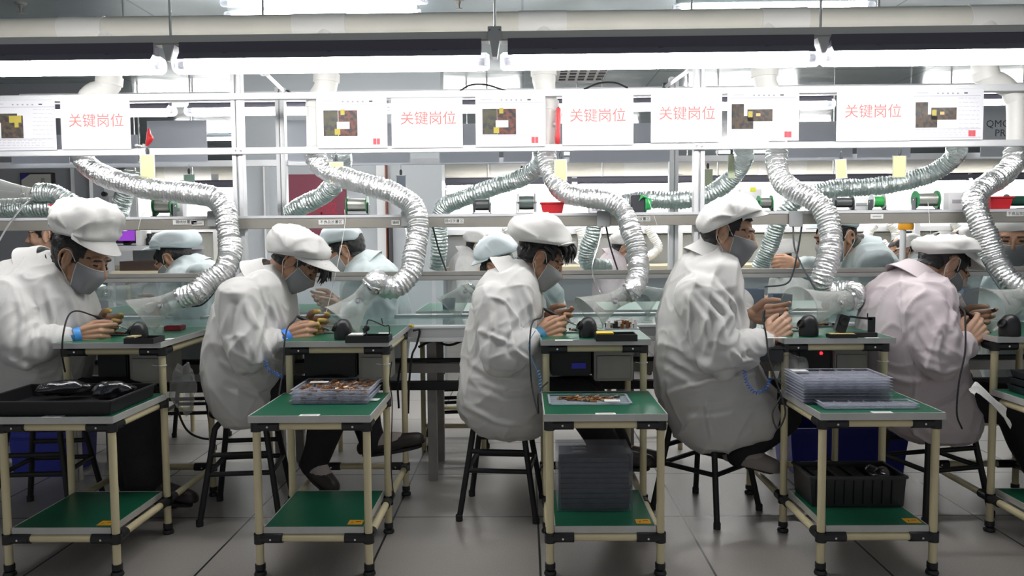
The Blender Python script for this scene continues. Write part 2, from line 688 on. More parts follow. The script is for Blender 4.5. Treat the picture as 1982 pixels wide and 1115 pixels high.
# ================================================================ lamps
def lamp_proto(name, L, r, strength, housing=True, colour=(1.0, 0.985, 0.96)):
    """fluorescent batten along x, hung under its mount: glowing tube, clear end pieces, dark backing"""
    e = thing(name, 'x', 'lamp')
    b = MB()
    b.tube([V(-L / 2 + 0.05, 0, 0), V(L / 2 - 0.05, 0, 0)], r, emitter(name + '_glow', colour, strength), seg=14)
    b.build('glowing_tube', e)
    for s in (-1, 1):
        b = MB()
        b.lathe([(0.0, 0), (r * 0.75, 0.0), (r * 1.02, 0.012), (r * 1.02, 0.05), (r * 0.9, 0.052), (0, 0.052)], V(s * L / 2, 0, 0), V(-s, 0, 0), CLEAR_CAP)
        b.tube([V(s * (L / 2 - 0.02), 0, 0), V(s * (L / 2 - 0.05), 0, 0)], r * 0.45, STEEL)
        b.build('end_cap', e)
    if housing:
        b = MB()
        b.bx((-L / 2 + 0.03, -0.026, r * 1.05), (L / 2 - 0.03, 0.026, r + 0.048), mat('dark_violet_grey_backing', (0.10, 0.095, 0.13), 0.45))
        for sg in (-1, 1):
            y0_, y1_ = sorted((sg * 0.022, sg * 0.048))
            q0, q1 = (0.0, -0.030) if sg > 0 else (-0.030, 0.0)
            vs_ = [V(x_, y_, r * 1.28 + (q0 if y_ == y0_ else q1) + dz_) for dz_ in (0.0, 0.0035) for x_ in (-L / 2 + 0.03, L / 2 - 0.03) for y_ in (y0_, y1_)]
            b.add(vs_, [(0, 1, 3, 2), (4, 6, 7, 5), (0, 4, 5, 1), (2, 3, 7, 6), (0, 2, 6, 4), (1, 5, 7, 3)], mat('lamp_reflector', (0.20, 0.19, 0.24), 0.35))
        b.build('backing_strip', e, bevel=0.004)
        for x in (-0.33, 0.0, 0.33):
            b = MB()
            b.bx((x * L - 0.012, -0.03, r * 0.6), (x * L + 0.012, 0.03, r + 0.01), mat('dark_clip', (0.09, 0.085, 0.11), 0.4))
            b.build('clip', e, bevel=0.003)
    else:
        b = MB()
        b.bx((-L / 2 + 0.02, -r * 0.8, r * 0.7), (L / 2 - 0.02, r * 0.8, r + 0.03), mat('pale_grey_batten', (0.40, 0.44, 0.46), 0.4))
        b.build('batten', e, bevel=0.004)
    return e


Y_LAMP = 3.10
zl = at(991, 119, Y_LAMP).z
g = 'fluorescent lamps in a row above the near workers'
spans = [(-285, 318), (345, 940), (982, 1572), (1602, 2200)]
labels = ['long glowing lamp over the near line, first from the left edge',
          'long glowing lamp over the near line, second from the left edge',
          'long glowing lamp over the near line, left of the bracket above the white-capped upright man',
          'long glowing lamp over the near line, cut off by the right edge']
labels[2] = 'long glowing lamp over the near line, third from the left edge'
near_lamp = None
for (xa, xb), lab in zip(spans, labels):
    A, B = at(xa, 123, Y_LAMP), at(xb, 123, Y_LAMP)
    L = B.x - A.x
    if near_lamp is None:
        near_lamp = lamp_proto('fluorescent_lamp', L, 0.034, TUBE_NEAR)
        o = near_lamp
    else:
        o = dup(near_lamp, (0, 0, 0))
    o.matrix_basis = Matrix.Translation(V((A.x + B.x) / 2, Y_LAMP, zl))
    tag(o, lab, 'lamp', g)

# channel that carries the near lamps, with the hangers between the lamps
zc = at(991, 72, Y_LAMP).z
mr = thing('mounting_rail', 'long grey metal channel carrying the row of near lamps', 'rail', V(0, Y_LAMP, zc))
b = MB()
b.bx((-2.6, Y_LAMP - 0.021, zc - 0.012), (2.6, Y_LAMP + 0.021, zc + 0.018), mat('grey_strut', (0.60, 0.60, 0.59), 0.5, 0.1))
b.bx((-2.6, Y_LAMP - 0.024, zc - 0.0185), (2.6, Y_LAMP + 0.024, zc - 0.012), ALU_DULL)
b.build('channel', mr)
GREY_BRACKET = mat('light_grey_bracket', (0.48, 0.49, 0.49), 0.45, 0.3)
for px in (331, 958, 1590):
    p = at(px, 90, Y_LAMP)
    b = MB()
    top = zc + 0.02 if px == 958 else zc - 0.018
    b.add([V(p.x + dx, Y_LAMP + dy, z) for z, hw in ((top, 0.024), (zl + 0.012, 0.009)) for dx, dy in ((-hw, -0.027), (hw, -0.027), (hw, 0.027), (-hw, 0.027))],
          [(3, 2, 1, 0), (4, 5, 6, 7), (0, 1, 5, 4), (1, 2, 6, 5), (2, 3, 7, 6), (3, 0, 4, 7)], GREY_BRACKET)
    if px == 958:
        b.bx((p.x - 0.026, Y_LAMP - 0.03, zc - 0.02), (p.x + 0.026, Y_LAMP + 0.03, zc + 0.035), GREY_BRACKET)
        for s in (-1, 1):
            b.lathe([(0, 0), (0.004, 0), (0.004, 0.004), (0, 0.004)], V(p.x + s * 0.018, Y_LAMP - 0.034, zc + 0.02), V(0, 1, 0), BLACK, seg=8)
    b.build('hanger', mr, bevel=0.002)
for px in (330, 958, 1588):
    p = at(px, 60, Y_LAMP)
    b = MB()
    b.tube([V(p.x, Y_LAMP, zc), V(p.x, Y_LAMP, CEIL)], 0.005, STEEL, seg=8)
    b.build('hanging_rod', mr)

# the lamp row over the far side of the same line
zf = at(991, 208, 4.62).z
g = 'fluorescent lamps in a row above the far side workers'
far_lamp = None
for i, xa in enumerate((-60, 360, 790, 1210, 1640)):
    A, B = at(xa, 208, 4.62), at(xa + 400, 208, 4.62)
    if far_lamp is None:
        far_lamp = lamp_proto('fluorescent_lamp', B.x - A.x, 0.030, TUBE_FAR)
        o = far_lamp
    else:
        o = dup(far_lamp, (0, 0, 0))
    o.matrix_basis = Matrix.Translation(V((A.x + B.x) / 2, 4.62, zf))
    tag(o, 'bright lamp behind the hanging sheets, %s from the left edge' % ('first', 'second', 'third', 'fourth', 'fifth')[i], 'lamp', g)
b = MB()
b.bx((-2.9, 4.6, zf + 0.08), (2.9, 4.64, zf + 0.105), ALU_PALE)
tag(b.build('lamp_rail'), 'pale rail carrying the lamps behind the hanging sheets', 'rail')

# ceiling battens: pair at the left, single at the right, more over the lines further back
ceil_lamp = lamp_proto('ceiling_lamp', 1.22, 0.025, TUBE_CEIL, housing=False)
zz = CEIL - 0.068
first = True


def ceil_at(x0, x1, py, label, group=None, Y=None):
    global first
    d = ray((x0 + x1) / 2, py)
    p = CPOS + d * ((zz - CAM_H) / d.z)
    if first:
        o = ceil_lamp
        first = False
    else:
        o = dup(ceil_lamp, (0, 0, 0))
    o.matrix_basis = Matrix.Translation(p)
    tag(o, label, 'lamp', group)


ceil_at(448, 802, 27, 'ceiling batten lamp at top left, lower of the two side by side')
ceil_at(455, 800, 3, 'ceiling batten lamp at top left, upper of the two, cut by the top edge')
ceil_at(1312, 1682, 12, 'single ceiling batten lamp at top right')
for i, (x, y) in enumerate(((-0.6, 8.2), (2.2, 8.2), (4.6, 8.2), (1.0, 11.0), (3.6, 11.0), (-3.4, 8.2), (6.2, 11.0), (-1.6, 11.0), (-4.2, 11.0), (-2.6, 13.4), (0.6, 13.4), (3.8, 13.4))):
    o = dup(ceil_lamp, (x, y, zz))
    tag(o, 'ceiling batten lamp further back above the lines behind', 'lamp', 'ceiling lamps over the lines behind')
# sprinkler heads and an air grille
for px, py, lab in ((40, 12, 'small ceiling sprinkler at the top left corner'), (888, 4, 'small ceiling sprinkler at the top edge near the middle')):
    d = ray(px, py)
    p = CPOS + d * ((CEIL - 0.02 - CAM_H) / d.z)
    e = thing('sprinkler', lab, 'sprinkler', V(p.x, p.y, CEIL))
    b = MB()
    b.lathe([(0, 0), (0.035, 0), (0.03, 0.012), (0.012, 0.016), (0.012, 0.03), (0, 0.03)], V(p.x, p.y, CEIL), V(0, 0, -1), ALU_DULL, 14)
    b.build('escutcheon', e)
    b = MB()
    b.lathe([(0, 0.03), (0.008, 0.03), (0.006, 0.055), (0.02, 0.058), (0.02, 0.062), (0, 0.062)], V(p.x, p.y, CEIL), V(0, 0, -1), ALU_DULL, 14)
    b.build('nozzle', e)
p = onz(1118, 141, CEIL)
e = thing('air_grille', 'white square ceiling grille with slots seen between lamp and top rail', 'grille', V(p.x, p.y, CEIL))
b = MB()
b.bx((p.x - 0.25, p.y - 0.3, CEIL - 0.02), (p.x + 0.25, p.y + 0.3, CEIL), mat('white_grille', (0.8, 0.8, 0.8), 0.5))
for i in range(5):
    for j in range(4):
        cx, cy = p.x - 0.13 + 0.085 * i, p.y - 0.2 + 0.13 * j
        b.bx((cx - 0.03, cy - 0.035, CEIL - 0.024), (cx + 0.03, cy + 0.035, CEIL - 0.018), DARK_INK)
b.build('slotted_plate', e, bevel=0)

# ================================================================ exhaust main and its risers
zd = at(991, 47, 3.86).z
du = thing('exhaust_duct', 'long cream exhaust pipe running under the ceiling above the near line', 'duct', V(0, 3.86, zd))
b = MB()
b.tube([V(-3.2, 3.86, zd), V(3.3, 3.86, zd)], 0.058, PVC, seg=24)
b.build('pipe', du)
for px0, px1 in ((570, 672), (1004, 1096), (1470, 1560), (1870, 1975), (120, 205)):
    b = MB()
    b.tube([V(at(px0, 47, 3.86).x, 3.86, zd), V(at(px1, 47, 3.86).x, 3.86, zd)], 0.061, PVC_WHITE, seg=24)
    b.build('sleeve_coupling', du)
for px in (240, 958, 1700):
    p = at(px, 47, 3.86)
    b = MB()
    b.tube([V(p.x, 3.86, zd), V(p.x, 3.86, CEIL)], 0.006, STEEL, seg=8)
    b.build('hanging_rod', du)

risers = [
    ('first', [(212, 70), (212, 150), (205, 172), (180, 180), (166, 195), (162, 230), (160, 300)], None),
    ('second', [(632, 60), (632, 150), (628, 172), (614, 190), (610, 215), (610, 300)], None),
    ('third', [(1052, 60), (1052, 130), (1054, 165), (1062, 190), (1064, 220), (1058, 296)], 'big'),
    ('fourth', [(1480, 60), (1480, 130), (1482, 160), (1494, 180), (1502, 210), (1504, 292)], None),
    ('fifth', [(1905, 60), (1905, 130), (1912, 152), (1938, 162), (1958, 178), (1966, 205), (1966, 292)], None),
]
for nm, pts, valve in risers:
    P = [at(x, y, 3.86) for x, y in pts]
    P[0].z = zd
    e = thing('duct_riser', 'white drop pipe from the ceiling duct to the %s silver hose from the left' % nm, 'pipe', P[-1])
    path = smooth_path(P, 6)
    path = resample(path, 0.02)
    n = len(path)
    rs = []
    zsw = P[2].z
    for p in path:
        t = min(max((p.z - (zsw - 0.06)) / 0.08, 0), 1)
        rs.append(0.040 + 0.016 * t)
    b = MB()
    b.tube(path, rs, PVC_WHITE, seg=20)
    b.build('pipe', e)
    # two socket rims at the elbow
    for fr in (0.38, 0.62):
        k = int(n * fr)
        d = (path[k + 1] - path[k - 1]).normalized()
        b = MB()
        b.tube([path[k] - d * 0.02, path[k] + d * 0.02], rs[k] + 0.006, PVC_WHITE, seg=20)
        b.build('socket_rim', e)
    b = MB()
    for q in (0.0, 0.02):
        c = path[-1] + V(0, 0, 0.012 + q)
        b.tube([c - V(0, 0, 0.006), c + V(0, 0, 0.006)], 0.046, STEEL, seg=20)
    b.build('hose_clamp', e)
    if valve:
        b = MB()
        h0, h1 = at(1081, 208, 3.78), at(1079, 281, 3.78)
        b.rings([[h0.lerp(h1, t) + V(math.cos(a) * w, math.sin(a) * 0.035 * (w / 0.014), 0) for a in [2 * math.pi * k / 14 for k in range(14)]]
                 for t, w in ((0, 0.006), (0.04, 0.012), (0.3, 0.015), (0.55, 0.011), (0.8, 0.014), (0.94, 0.012), (1, 0.007))], RED_PLASTIC)
        b.tube([at(1066, 240, 3.86), at(1080, 240, 3.78)], 0.012, STEEL)
        tag(b.build('valve_handle', e), 'red lever handle')
# small valve with red lever seen right of the second sign
p = at(287, 250, 3.9)
e = thing('duct_valve', 'small red lever valve beside the left red lettered sign', 'valve', p)
b = MB()
P = [at(285, 252, 3.9), at(287, 268, 3.9), at(284, 290, 3.9)]
lev = [(288, 249, 0.005), (288, 253, 0.009), (288, 259, 0.012), (290, 264, 0.018), (290, 269, 0.020), (288, 274, 0.018), (286, 279, 0.012), (283, 283, 0.007)]
b.rings([[at(x_, y_, 3.9) + V(math.cos(a) * w * 0.8, math.sin(a) * w, 0) for a in [2 * math.pi * k / 16 for k in range(16)]] for x_, y_, w in lev], RED_PLASTIC)
b.build('lever', e)
b = MB()
b.tube([at(281, 279, 3.9), at(279, 292, 3.9)], 0.011, STEEL)
b.tube([at(279, 285, 3.9), V(at(279, 285, 3.9).x, 3.815, at(279, 285, 3.9).z)], 0.006, STEEL)
b.build('spindle', e)

# ================================================================ aluminium frame of the line
XL, XR = -3.0, 3.05


def post(name, px, ytop, ybot, Y, w, label):
    a, c = at(px, ytop, Y), at(px, ybot, Y)
    x = (a.x + c.x) / 2
    e = thing(name, label, 'post', V(x, Y, 0.785))
    b = MB()
    z0, z1 = 0.785, a.z
    h = w / 2
    # grooved profile: two flanges joined by a recessed web, also at the sides
    b.bx((x - h, Y - h, z0), (x - h * 0.2, Y + h, z1), ALU_PALE)
    b.bx((x + h * 0.2, Y - h, z0), (x + h, Y + h, z1), ALU_PALE)
    b.bx((x - h * 0.2, Y - h * 0.55, z0), (x + h * 0.2, Y + h * 0.55, z1), ALU)
    b.build('profile', e, bevel=0.002)
    b = MB()
    b.bx((x - h * 1.2, Y - h * 1.2, 0.7852), (x + h * 1.2, Y + h * 1.2, 0.794), ALU_DULL)
    b.build('foot_plate', e)
    return e


ztop = at(991, 183, Y_FRAME).z
post('frame_post', 463, 130, 500, Y_FRAME, 0.050, 'grooved aluminium post left of the second worker from the left')
post('frame_post', 1352, 118, 440, Y_FRAME, 0.050, 'grooved aluminium post left of the man looking up from his work')
post('rear_post', 547, 170, 520, Y_BACK, 0.050, 'grooved aluminium post on the far side near the red wall banner')
post('rear_post', 1303, 150, 520, Y_BACK, 0.050, 'grooved aluminium post on the far side right of the middle hose')


def rail(name, y_l, Y, h, depth, label, groove=True, material=None, x0=XL, x1=XR, bolts=()):
    """horizontal profile; y_l = photo row of its centre line at mid picture"""
    z = at(991, y_l, Y).z
    material = material or ALU_PALE
    e = thing(name, label, 'rail', V(0, Y, z))
    b = MB()
    b.bx((x0, Y - depth / 2, z - h / 2), (x1, Y + depth / 2, z + h / 2), material)
    b.build('profile', e, bevel=0.002)
    for px in bolts:
        c = at(px, y_l, Y)
        q = MB()
        q.lathe([(0, 0), (0.005, 0), (0.006, 0.003), (0.006, 0.005), (0, 0.005)], V(c.x, Y - depth / 2 - 0.005, z), V(0, 1, 0), STEEL, 10)
        q.build('bolt', e)
    return z


Z_TOP = rail('cross_rail', 181, Y_FRAME - 0.03, 0.030, 0.030, 'pale rail above the row of hanging sheets')
Z_MID = rail('cross_rail', 287, Y_FRAME - 0.03, 0.030, 0.030, 'pale rail under the row of hanging sheets', bolts=(458, 468, 1347, 1357))
rail('cross_rail', 186, Y_BACK, 0.028, 0.03, 'pale rail over the hanging sheets of the far side')
rail('cross_rail', 311, Y_BACK + 0.02, 0.034, 0.03, 'pale grey rail under the hanging sheets of the far side')
# tool shelf: broad dull steel front with a pale lip
Z_SH = at(991, 426, Y_FRAME).z
sh = thing('tool_shelf', 'long steel shelf over the bench carrying solder reels and red bins', 'shelf', V(0, Y_FRAME, Z_SH))
SHELF_STEEL = mat('dull_shelf_steel', (0.40, 0.38, 0.34), 0.42, 0.7, var=(3, 0.12))
zt, zb = at(991, 414, Y_FRAME).z, at(991, 438.5, Y_FRAME).z
b = MB()
b.bx((XL, Y_FRAME - 0.06, zb), (XR, Y_FRAME - 0.052, zt - 0.012), SHELF_STEEL)
b.bx((XL, Y_FRAME - 0.052, zb), (XR, Y_FRAME + 0.10, zb + 0.006), SHELF_STEEL)
b.build('front_panel', sh, bevel=0)
b = MB()
b.bx((XL, Y_FRAME - 0.064, zt - 0.014), (XR, Y_FRAME + 0.14, zt), ALU_PALE)
b.build('shelf_board', sh, bevel=0.002)
Z_SHELF_TOP = zt
for px in (415, 790, 1168, 1540):
    a, c = at(px - 13, 411, Y_FRAME - 0.065), at(px + 13, 439, Y_FRAME - 0.065)
    b = MB()
    b.bx((a.x, Y_FRAME - 0.075, c.z), (c.x, Y_FRAME - 0.064, a.z + 0.006), mat('grey_cover_plate', (0.42, 0.43, 0.44), 0.5, 0.2))
    b.build('cover_plate', sh, bevel=0.003)
# the label strips on the shelf front
for px, py, s, w in ((358, 430, '锡线放置区', 46), (641, 430, '不良品放置区', 48), (766, 431, '锡线', 16), (879, 428, '锡线放置区', 36), (1240, 424, '锡线放置区', 36), (383, 432, 'label', 24), (1697, 419, 'label', 24), (1972, 414, '不良品放置区', 46)):
    p = at(px, py, Y_FRAME - 0.062)
    k = 1541.0 / Y_FRAME
    b = MB()
    b.bx((p.x - w / 2 / k, Y_FRAME - 0.0635, p.z - 0.011), (p.x + w / 2 / k, Y_FRAME - 0.0615, p.z + 0.011), LABEL_WHITE)
    if s != 'label':
        vs, fs = text_mesh(s, 0.0175 if len(s) > 2 else 0.016, DARK_INK)
        b.add([v + V(p.x, Y_FRAME - 0.0645, p.z) for v in vs], fs, DARK_INK)
    else:
        b.bx((p.x - 0.02, Y_FRAME - 0.0640, p.z - 0.003), (p.x + 0.02, Y_FRAME - 0.0636, p.z + 0.003), GREY_INK)
    b.build('shelf_label', sh, smooth=0, fix=False)

# lower beam under the open window of the line, and the clear sheet below it
zb0 = at(991, 524, Y_FRAME + 0.02).z
zb1 = at(991, 541, Y_FRAME + 0.02).z
e = thing('cross_beam', 'dull steel beam across the line below the far workers faces', 'beam', V(0, Y_FRAME + 0.02, zb1))
b = MB()
b.bx((XL, Y_FRAME - 0.002, (zb0 + zb1) / 2 + 0.001), (XR, Y_FRAME + 0.04, zb0), ALU_DULL)
b.bx((XL, Y_FRAME - 0.006, zb1), (XR, Y_FRAME + 0.04, (zb0 + zb1) / 2), mat('beam_lower_steel', (0.43, 0.43, 0.42), 0.45, 0.6))
b.build('channel', e, bevel=0.002)

# conveyor between the two rows of desks
Z_CONV = 0.785
Y_C0, Y_C1 = 3.74, 4.36
cv = thing('conveyor', 'long aluminium conveyor with green belt between the two rows of desks', 'conveyor', V(0, (Y_C0 + Y_C1) / 2, 0))
b = MB()
b.bx((XL, Y_C0 + 0.06, Z_CONV - 0.03), (XR, Y_C1 - 0.05, Z_CONV - 0.012), mat('grey_green_belt', (0.10, 0.20, 0.17), 0.22, coat=0.6, var=(4, 0.1)))
b.build('belt', cv)
for y, lab in ((Y_C0, 'front'), (Y_C1 - 0.05, 'rear')):
    b = MB()
    z = Z_CONV
    b.bx((XL, y, z - 0.012), (XR, y + 0.06, z), ALU_PALE)
    b.bx((XL, y + 0.006, z - 0.055), (XR, y + 0.055, z - 0.012), ALU)
    b.bx((XL, y, z - 0.075), (XR, y + 0.06, z - 0.055), ALU_PALE)
    b.build('side_profile', cv, bevel=0.002)
for zz0, zz1, m_, y in ((0.60, 0.615, BLACK_MATT, 3.82), (0.545, 0.592, ALU_DULL, 3.84), (0.46, 0.50, BLACK_MATT, 3.84)):
    b = MB()
    b.bx((XL, y, zz0), (XR, y + 0.05, zz1), m_)
    b.build('under_rail', cv, bevel=0.002)
for px in (545, 838, 1215, 1800, 2050, 150):
    p = at(px, 700, 3.95)
    for yy in (3.90, 4.25):
        b = MB()
        b.bx((p.x - 0.022, yy - 0.022, 0), (p.x + 0.022, yy + 0.022, Z_CONV - 0.07), ALU_DULL)
        b.build('leg', cv, bevel=0.002)
g = 'clear acrylic sheets under the cross beam'
xs = [at(px, 570, Y_FRAME + 0.03).x for px in (-160, 452, 840, 1335, 1835, 2250)]
sheet_lab = ['clear acrylic sheet under the beam, behind the leftmost near worker', 'clear acrylic sheet under the beam, behind the second worker from the left',
             'clear acrylic sheet under the beam, behind the middle worker', 'clear acrylic sheet under the beam, behind the upright man with grey mask',
             'clear acrylic sheet under the beam, at the right edge']
for i in range(5):
    b = MB()
    b.bx((xs[i] + 0.01, Y_FRAME + 0.015, Z_CONV + 0.002), (xs[i + 1] - 0.01, Y_FRAME + 0.020, zb1 - 0.001), ACRYLIC)
    tag(b.build('acrylic_sheet'), sheet_lab[i], 'sheet', g)

# slanting braces from the posts back to the rear rails
for (x0, y0, x1, y1, lab) in ((1338, 132, 1288, 168, 'slanting pale brace left of the second post, above the top rail'), (512, 140, 556, 182, 'slanting pale brace right of the first post, above the top rail')):
    p0, p1 = at(x0, y0, 3.9), at(x1, y1, Y_BACK)
    e = thing('diagonal_brace', lab, 'brace', p1)
    b = MB()
    b.tube([p0, p1], 0.013, ALU_PALE, seg=4)
    b.build('profile', e, smooth=0)
    b = MB()
    b.box(p1 + V(0, -0.01, -0.002), (0.035, 0.035, 0.04), SPOOL_DARK)
    b.build('clamp', e, bevel=0.003)
    b = MB()
    b.box(p0, (0.035, 0.035, 0.03), ALU_PALE)
    b.tube([p0, V(p0.x, p0.y, CEIL)], 0.006, STEEL, seg=8)
    b.build('hanger', e)
# ================================================================ workbenches with their low side shelf
# front legs y = YF, legs under the desk front y = YM, rear legs y = YR
YF, YM, YR = 2.77, 3.18, 3.66
R_PIPE = 0.0140
Z_LOW, Z_MIDS, Z_DESK = 0.176, 0.583, 0.795


def workbench(xl, xr, label, sticker=True, low_label=None):
    cx = (xl + xr) / 2
    e = thing('workbench', label, 'workbench', V(cx, (YF + YR) / 2, 0), group=None)
    for x in (xl, xr):
        for y, ztop in ((YF, Z_MIDS - 0.03), (YM, Z_DESK - 0.03), (YR, Z_DESK - 0.03)):
            b = MB()
            b.tube([V(x, y, 0.035), V(x, y, ztop)], R_PIPE, CREAM, seg=16)
            lg = b.build('leg', e)
            b = MB()
            b.lathe([(0, 0), (0.021, 0), (0.023, 0.006), (0.019, 0.016), (0.010, 0.018), (0.010, 0.022), (0.0185, 0.023), (0.0185, 0.042), (0.0145, 0.043)], V(x, y, 0.0), V(0, 0, 1), BLACK_JOINT, 18)
            ft = b.build('levelling_foot', lg)

    def joint_x(x, y, z, sgn):
        """black sleeve joint: short vertical sleeve plus an arm along x"""
        b = MB()
        b.tube([V(x, y, z - 0.024), V(x, y, z + 0.012)], R_PIPE + 0.0055, BLACK_JOINT, seg=16)
        b.tube([V(x, y, z - 0.005), V(x + sgn * 0.085, y, z - 0.005)], R_PIPE + 0.0045, BLACK_JOINT, seg=16)
        b.bx((min(x, x + sgn * 0.08), y - R_PIPE - 0.006, z - 0.012), (max(x, x + sgn * 0.08), y - R_PIPE + 0.002, z + 0.002), BLACK_JOINT)
        b.tube([V(x + sgn * 0.045, y - R_PIPE - 0.009, z - 0.005), V(x + sgn * 0.045, y, z - 0.005)], 0.004, STEEL, seg=8)
        b.build('pipe_joint', e)

    def joint_y(x, y, z, sgn):
        b = MB()
        b.tube([V(x, y, z - 0.024), V(x, y, z + 0.012)], R_PIPE + 0.0056, BLACK_JOINT, seg=16)
        b.tube([V(x, y, z - 0.006), V(x, y + sgn * 0.065, z - 0.006)], R_PIPE + 0.0045, BLACK_JOINT, seg=16)
        b.build('pipe_joint', e)

    def pipe(p, q):
        b = MB()
        b.tube([p, q], R_PIPE, CREAM, seg=16)
        b.build('cross_pipe', e)

    zl, zm, zd = Z_LOW - 0.034, Z_MIDS - 0.036, Z_DESK - 0.036
    for y, z in ((YF, zl), (YF, zm), (YM, zd), (YR, zd), (YR, zl)):
        joint_x(xl, y, z, 1)
        joint_x(xr, y, z, -1)
        pipe(V(xl + 0.06, y, z - 0.005), V(xr - 0.06, y, z - 0.005))
    for x in (xl, xr):
        for y0, y1, z in ((YF, YM, zl), (YM, YR, zl), (YF, YM, zm), (YM, YR, zd)):
            joint_y(x, y0, z, 1)
            joint_y(x, y1, z, -1)
            pipe(V(x, y0 + 0.05, z - 0.006), V(x, y1 - 0.05, z - 0.006))

    def slab(name, x0, x1, y0, y1, z, th):
        b = MB()
        b.bx((x0 + 0.004, y0 + 0.004, z - 0.005), (x1 - 0.004, y1 - 0.004, z), GREEN_MAT)
        s = b.build(name, e)
        b = MB()
        t = 0.004
        b.bx((x0, y0, z - th), (x1, y0 + t, z + 0.001), TRIM)
        b.bx((x0, y1 - t, z - th), (x1, y1, z + 0.001), TRIM)
        b.bx((x0, y0 + t, z - th), (x0 + t, y1 - t, z + 0.001), TRIM)
        b.bx((x1 - t, y0 + t, z - th), (x1, y1 - t, z + 0.001), TRIM)
        b.bx((x0 + t, y0 + t, z - th), (x1 - t, y1 - t, z - 0.0055), mat('board_core', (0.25, 0.22, 0.17), 0.7))
        b.build('edge_trim', s, bevel=0.0008)
        return s
    slab('desktop', xl - 0.022, xr + 0.022, YM - 0.055, YR + 0.045, Z_DESK, 0.022)
    slab('side_shelf', xl - 0.020, xr + 0.020, YF - 0.030, YM - 0.020, Z_MIDS, 0.024)
    ls = slab('low_shelf', xl + 0.016, xr - 0.016, YF - 0.004, YM - 0.002, Z_LOW, 0.024)
    # white label on the side shelf front edge
    b = MB()
    b.bx((cx - 0.035, YF - 0.033, Z_MIDS - 0.001), (cx + 0.035, YF - 0.006, Z_MIDS + 0.0014), LABEL_WHITE)
    b.bx((cx - 0.025, YF - 0.020, Z_MIDS + 0.0014), (cx + 0.025, YF - 0.015, Z_MIDS + 0.0018), GREY_INK)
    b.build('shelf_label', e)
    if sticker:
        b = MB()
        sx = xr - 0.055
        b.bx((sx - 0.026, YF + 0.02, Z_LOW), (sx + 0.026, YF + 0.065, Z_LOW + 0.0014), ORANGE_STICK)
        b.add([V(sx - 0.017, YF + 0.028, Z_LOW + 0.002), V(sx - 0.007, YF + 0.043, Z_LOW + 0.002), V(sx - 0.012, YF + 0.045, Z_LOW + 0.002)], [(0, 1, 2)], DARK_INK)
        b.bx((sx, YF + 0.045, Z_LOW + 0.0014), (sx + 0.018, YF + 0.049, Z_LOW + 0.002), DARK_INK)
        tag(b.build('warning_sticker', e), 'orange warning sticker')
    # cable tie round the leg under the desk
    for z in (Z_DESK - 0.10,):
        b = MB()
        b.tube([V(xr + math.cos(a) * 0.016, YM + math.sin(a) * 0.016, z) for a in [2 * math.pi * k / 14 for k in range(15)]], 0.0018, LABEL_WHITE, seg=6)
        b.tube([V(xr - 0.016, YM - 0.01, z), V(xr - 0.035, YM - 0.016, z + 0.004)], 0.0013, LABEL_WHITE, seg=6)
        b.build('cable_tie', e)
    return e


def bx_at(px, Y, py=900):
    return at(px, py, Y).x


BEN = ['cream pipe workbench with green top at the left edge, black bags on its side shelf',
       'cream pipe workbench second from the left, copper coil trays on its side shelf',
       'cream pipe workbench in the middle, clear box on its low shelf',
       'cream pipe workbench with stacked clear trays and a black crate',
       'cream pipe workbench cut off by the right edge']
XB = []
for la, ra, lm, rm in ((4, 212, 135, 322), (495, 707, 564, 751), (1064, 1280, 1057, 1244), (1592, 1811, 1518, 1708)):
    l = (bx_at(la, YF) + bx_at(lm, YM, 750)) / 2
    r = (bx_at(ra, YF) + bx_at(rm, YM, 750)) / 2
    XB.append((l, r))
l5 = bx_at(1923, YM, 750)
XB.append((l5, l5 + 0.395))
for (l, r), lab in zip(XB, BEN):
    workbench(l, r, lab)

# ================================================================ stools
def stool(x, y, h, rz, label, r_top=0.15, r_bot=0.205, seat=True, name='stool'):
    e = thing(name, label, 'stool', V(x, y, 0), rz)
    M_ = Matrix.Translation(V(x, y, 0)) @ Matrix.Rotation(rz, 4, 'Z')
    b = MB()
    prof = [(0, h - 0.022), (0.145, h - 0.022), (0.152, h - 0.016), (0.153, h - 0.006), (0.145, h), (0.08, h + 0.002), (0, h)]
    b.lathe(prof, V(x, y, 0), V(0, 0, 1), BLACK, 28)
    b.build('seat', e)
    for k in range(4):
        a = math.pi / 4 + k * math.pi / 2
        top = M_ @ V(math.cos(a) * r_top * 0.72, math.sin(a) * r_top * 0.72, h - 0.03)
        knee = M_ @ V(math.cos(a) * r_top * 0.98, math.sin(a) * r_top * 0.98, h - 0.055)
        bot = M_ @ V(math.cos(a) * r_bot * 1.13, math.sin(a) * r_bot * 1.13, 0.008)
        b = MB()
        b.tube(resample(smooth_path([top, knee.lerp(top, 0.3), knee, knee.lerp(bot, 0.3), bot], 6), 0.03), 0.0125, BLACK_MATT, seg=12)
        lg = b.build('leg', e)
        b = MB()
        b.lathe([(0, 0), (0.015, 0), (0.0155, 0.025), (0.0128, 0.028)], bot - V(0, 0, 0.008), V(0, 0, 1), RUBBER, 12)
        b.build('rubber_tip', lg)
    for zz_ in (0.21, 0.29):
        for k in range(4):
            if zz_ > 0.25 and k % 2:
                continue
            t = 1 - zz_ / (h - 0.055)
            rr = r_top * 0.98 + (r_bot * 1.13 - r_top * 0.98) * t
            a, c = math.pi / 4 + k * math.pi / 2, math.pi / 4 + (k + 1) * math.pi / 2
            b = MB()
            b.tube([M_ @ V(math.cos(a) * rr, math.sin(a) * rr, zz_ if k % 2 else zz_ + 0.0), M_ @ V(math.cos(c) * rr, math.sin(c) * rr, zz_)], 0.0105, BLACK_MATT, seg=10)
            b.build('rung', e)
    return e


def stool_px(px, Y, h, rz, label, **k):
    p = at(px, 950, Y)
    return stool(p.x, Y, h, rz, label, **k)


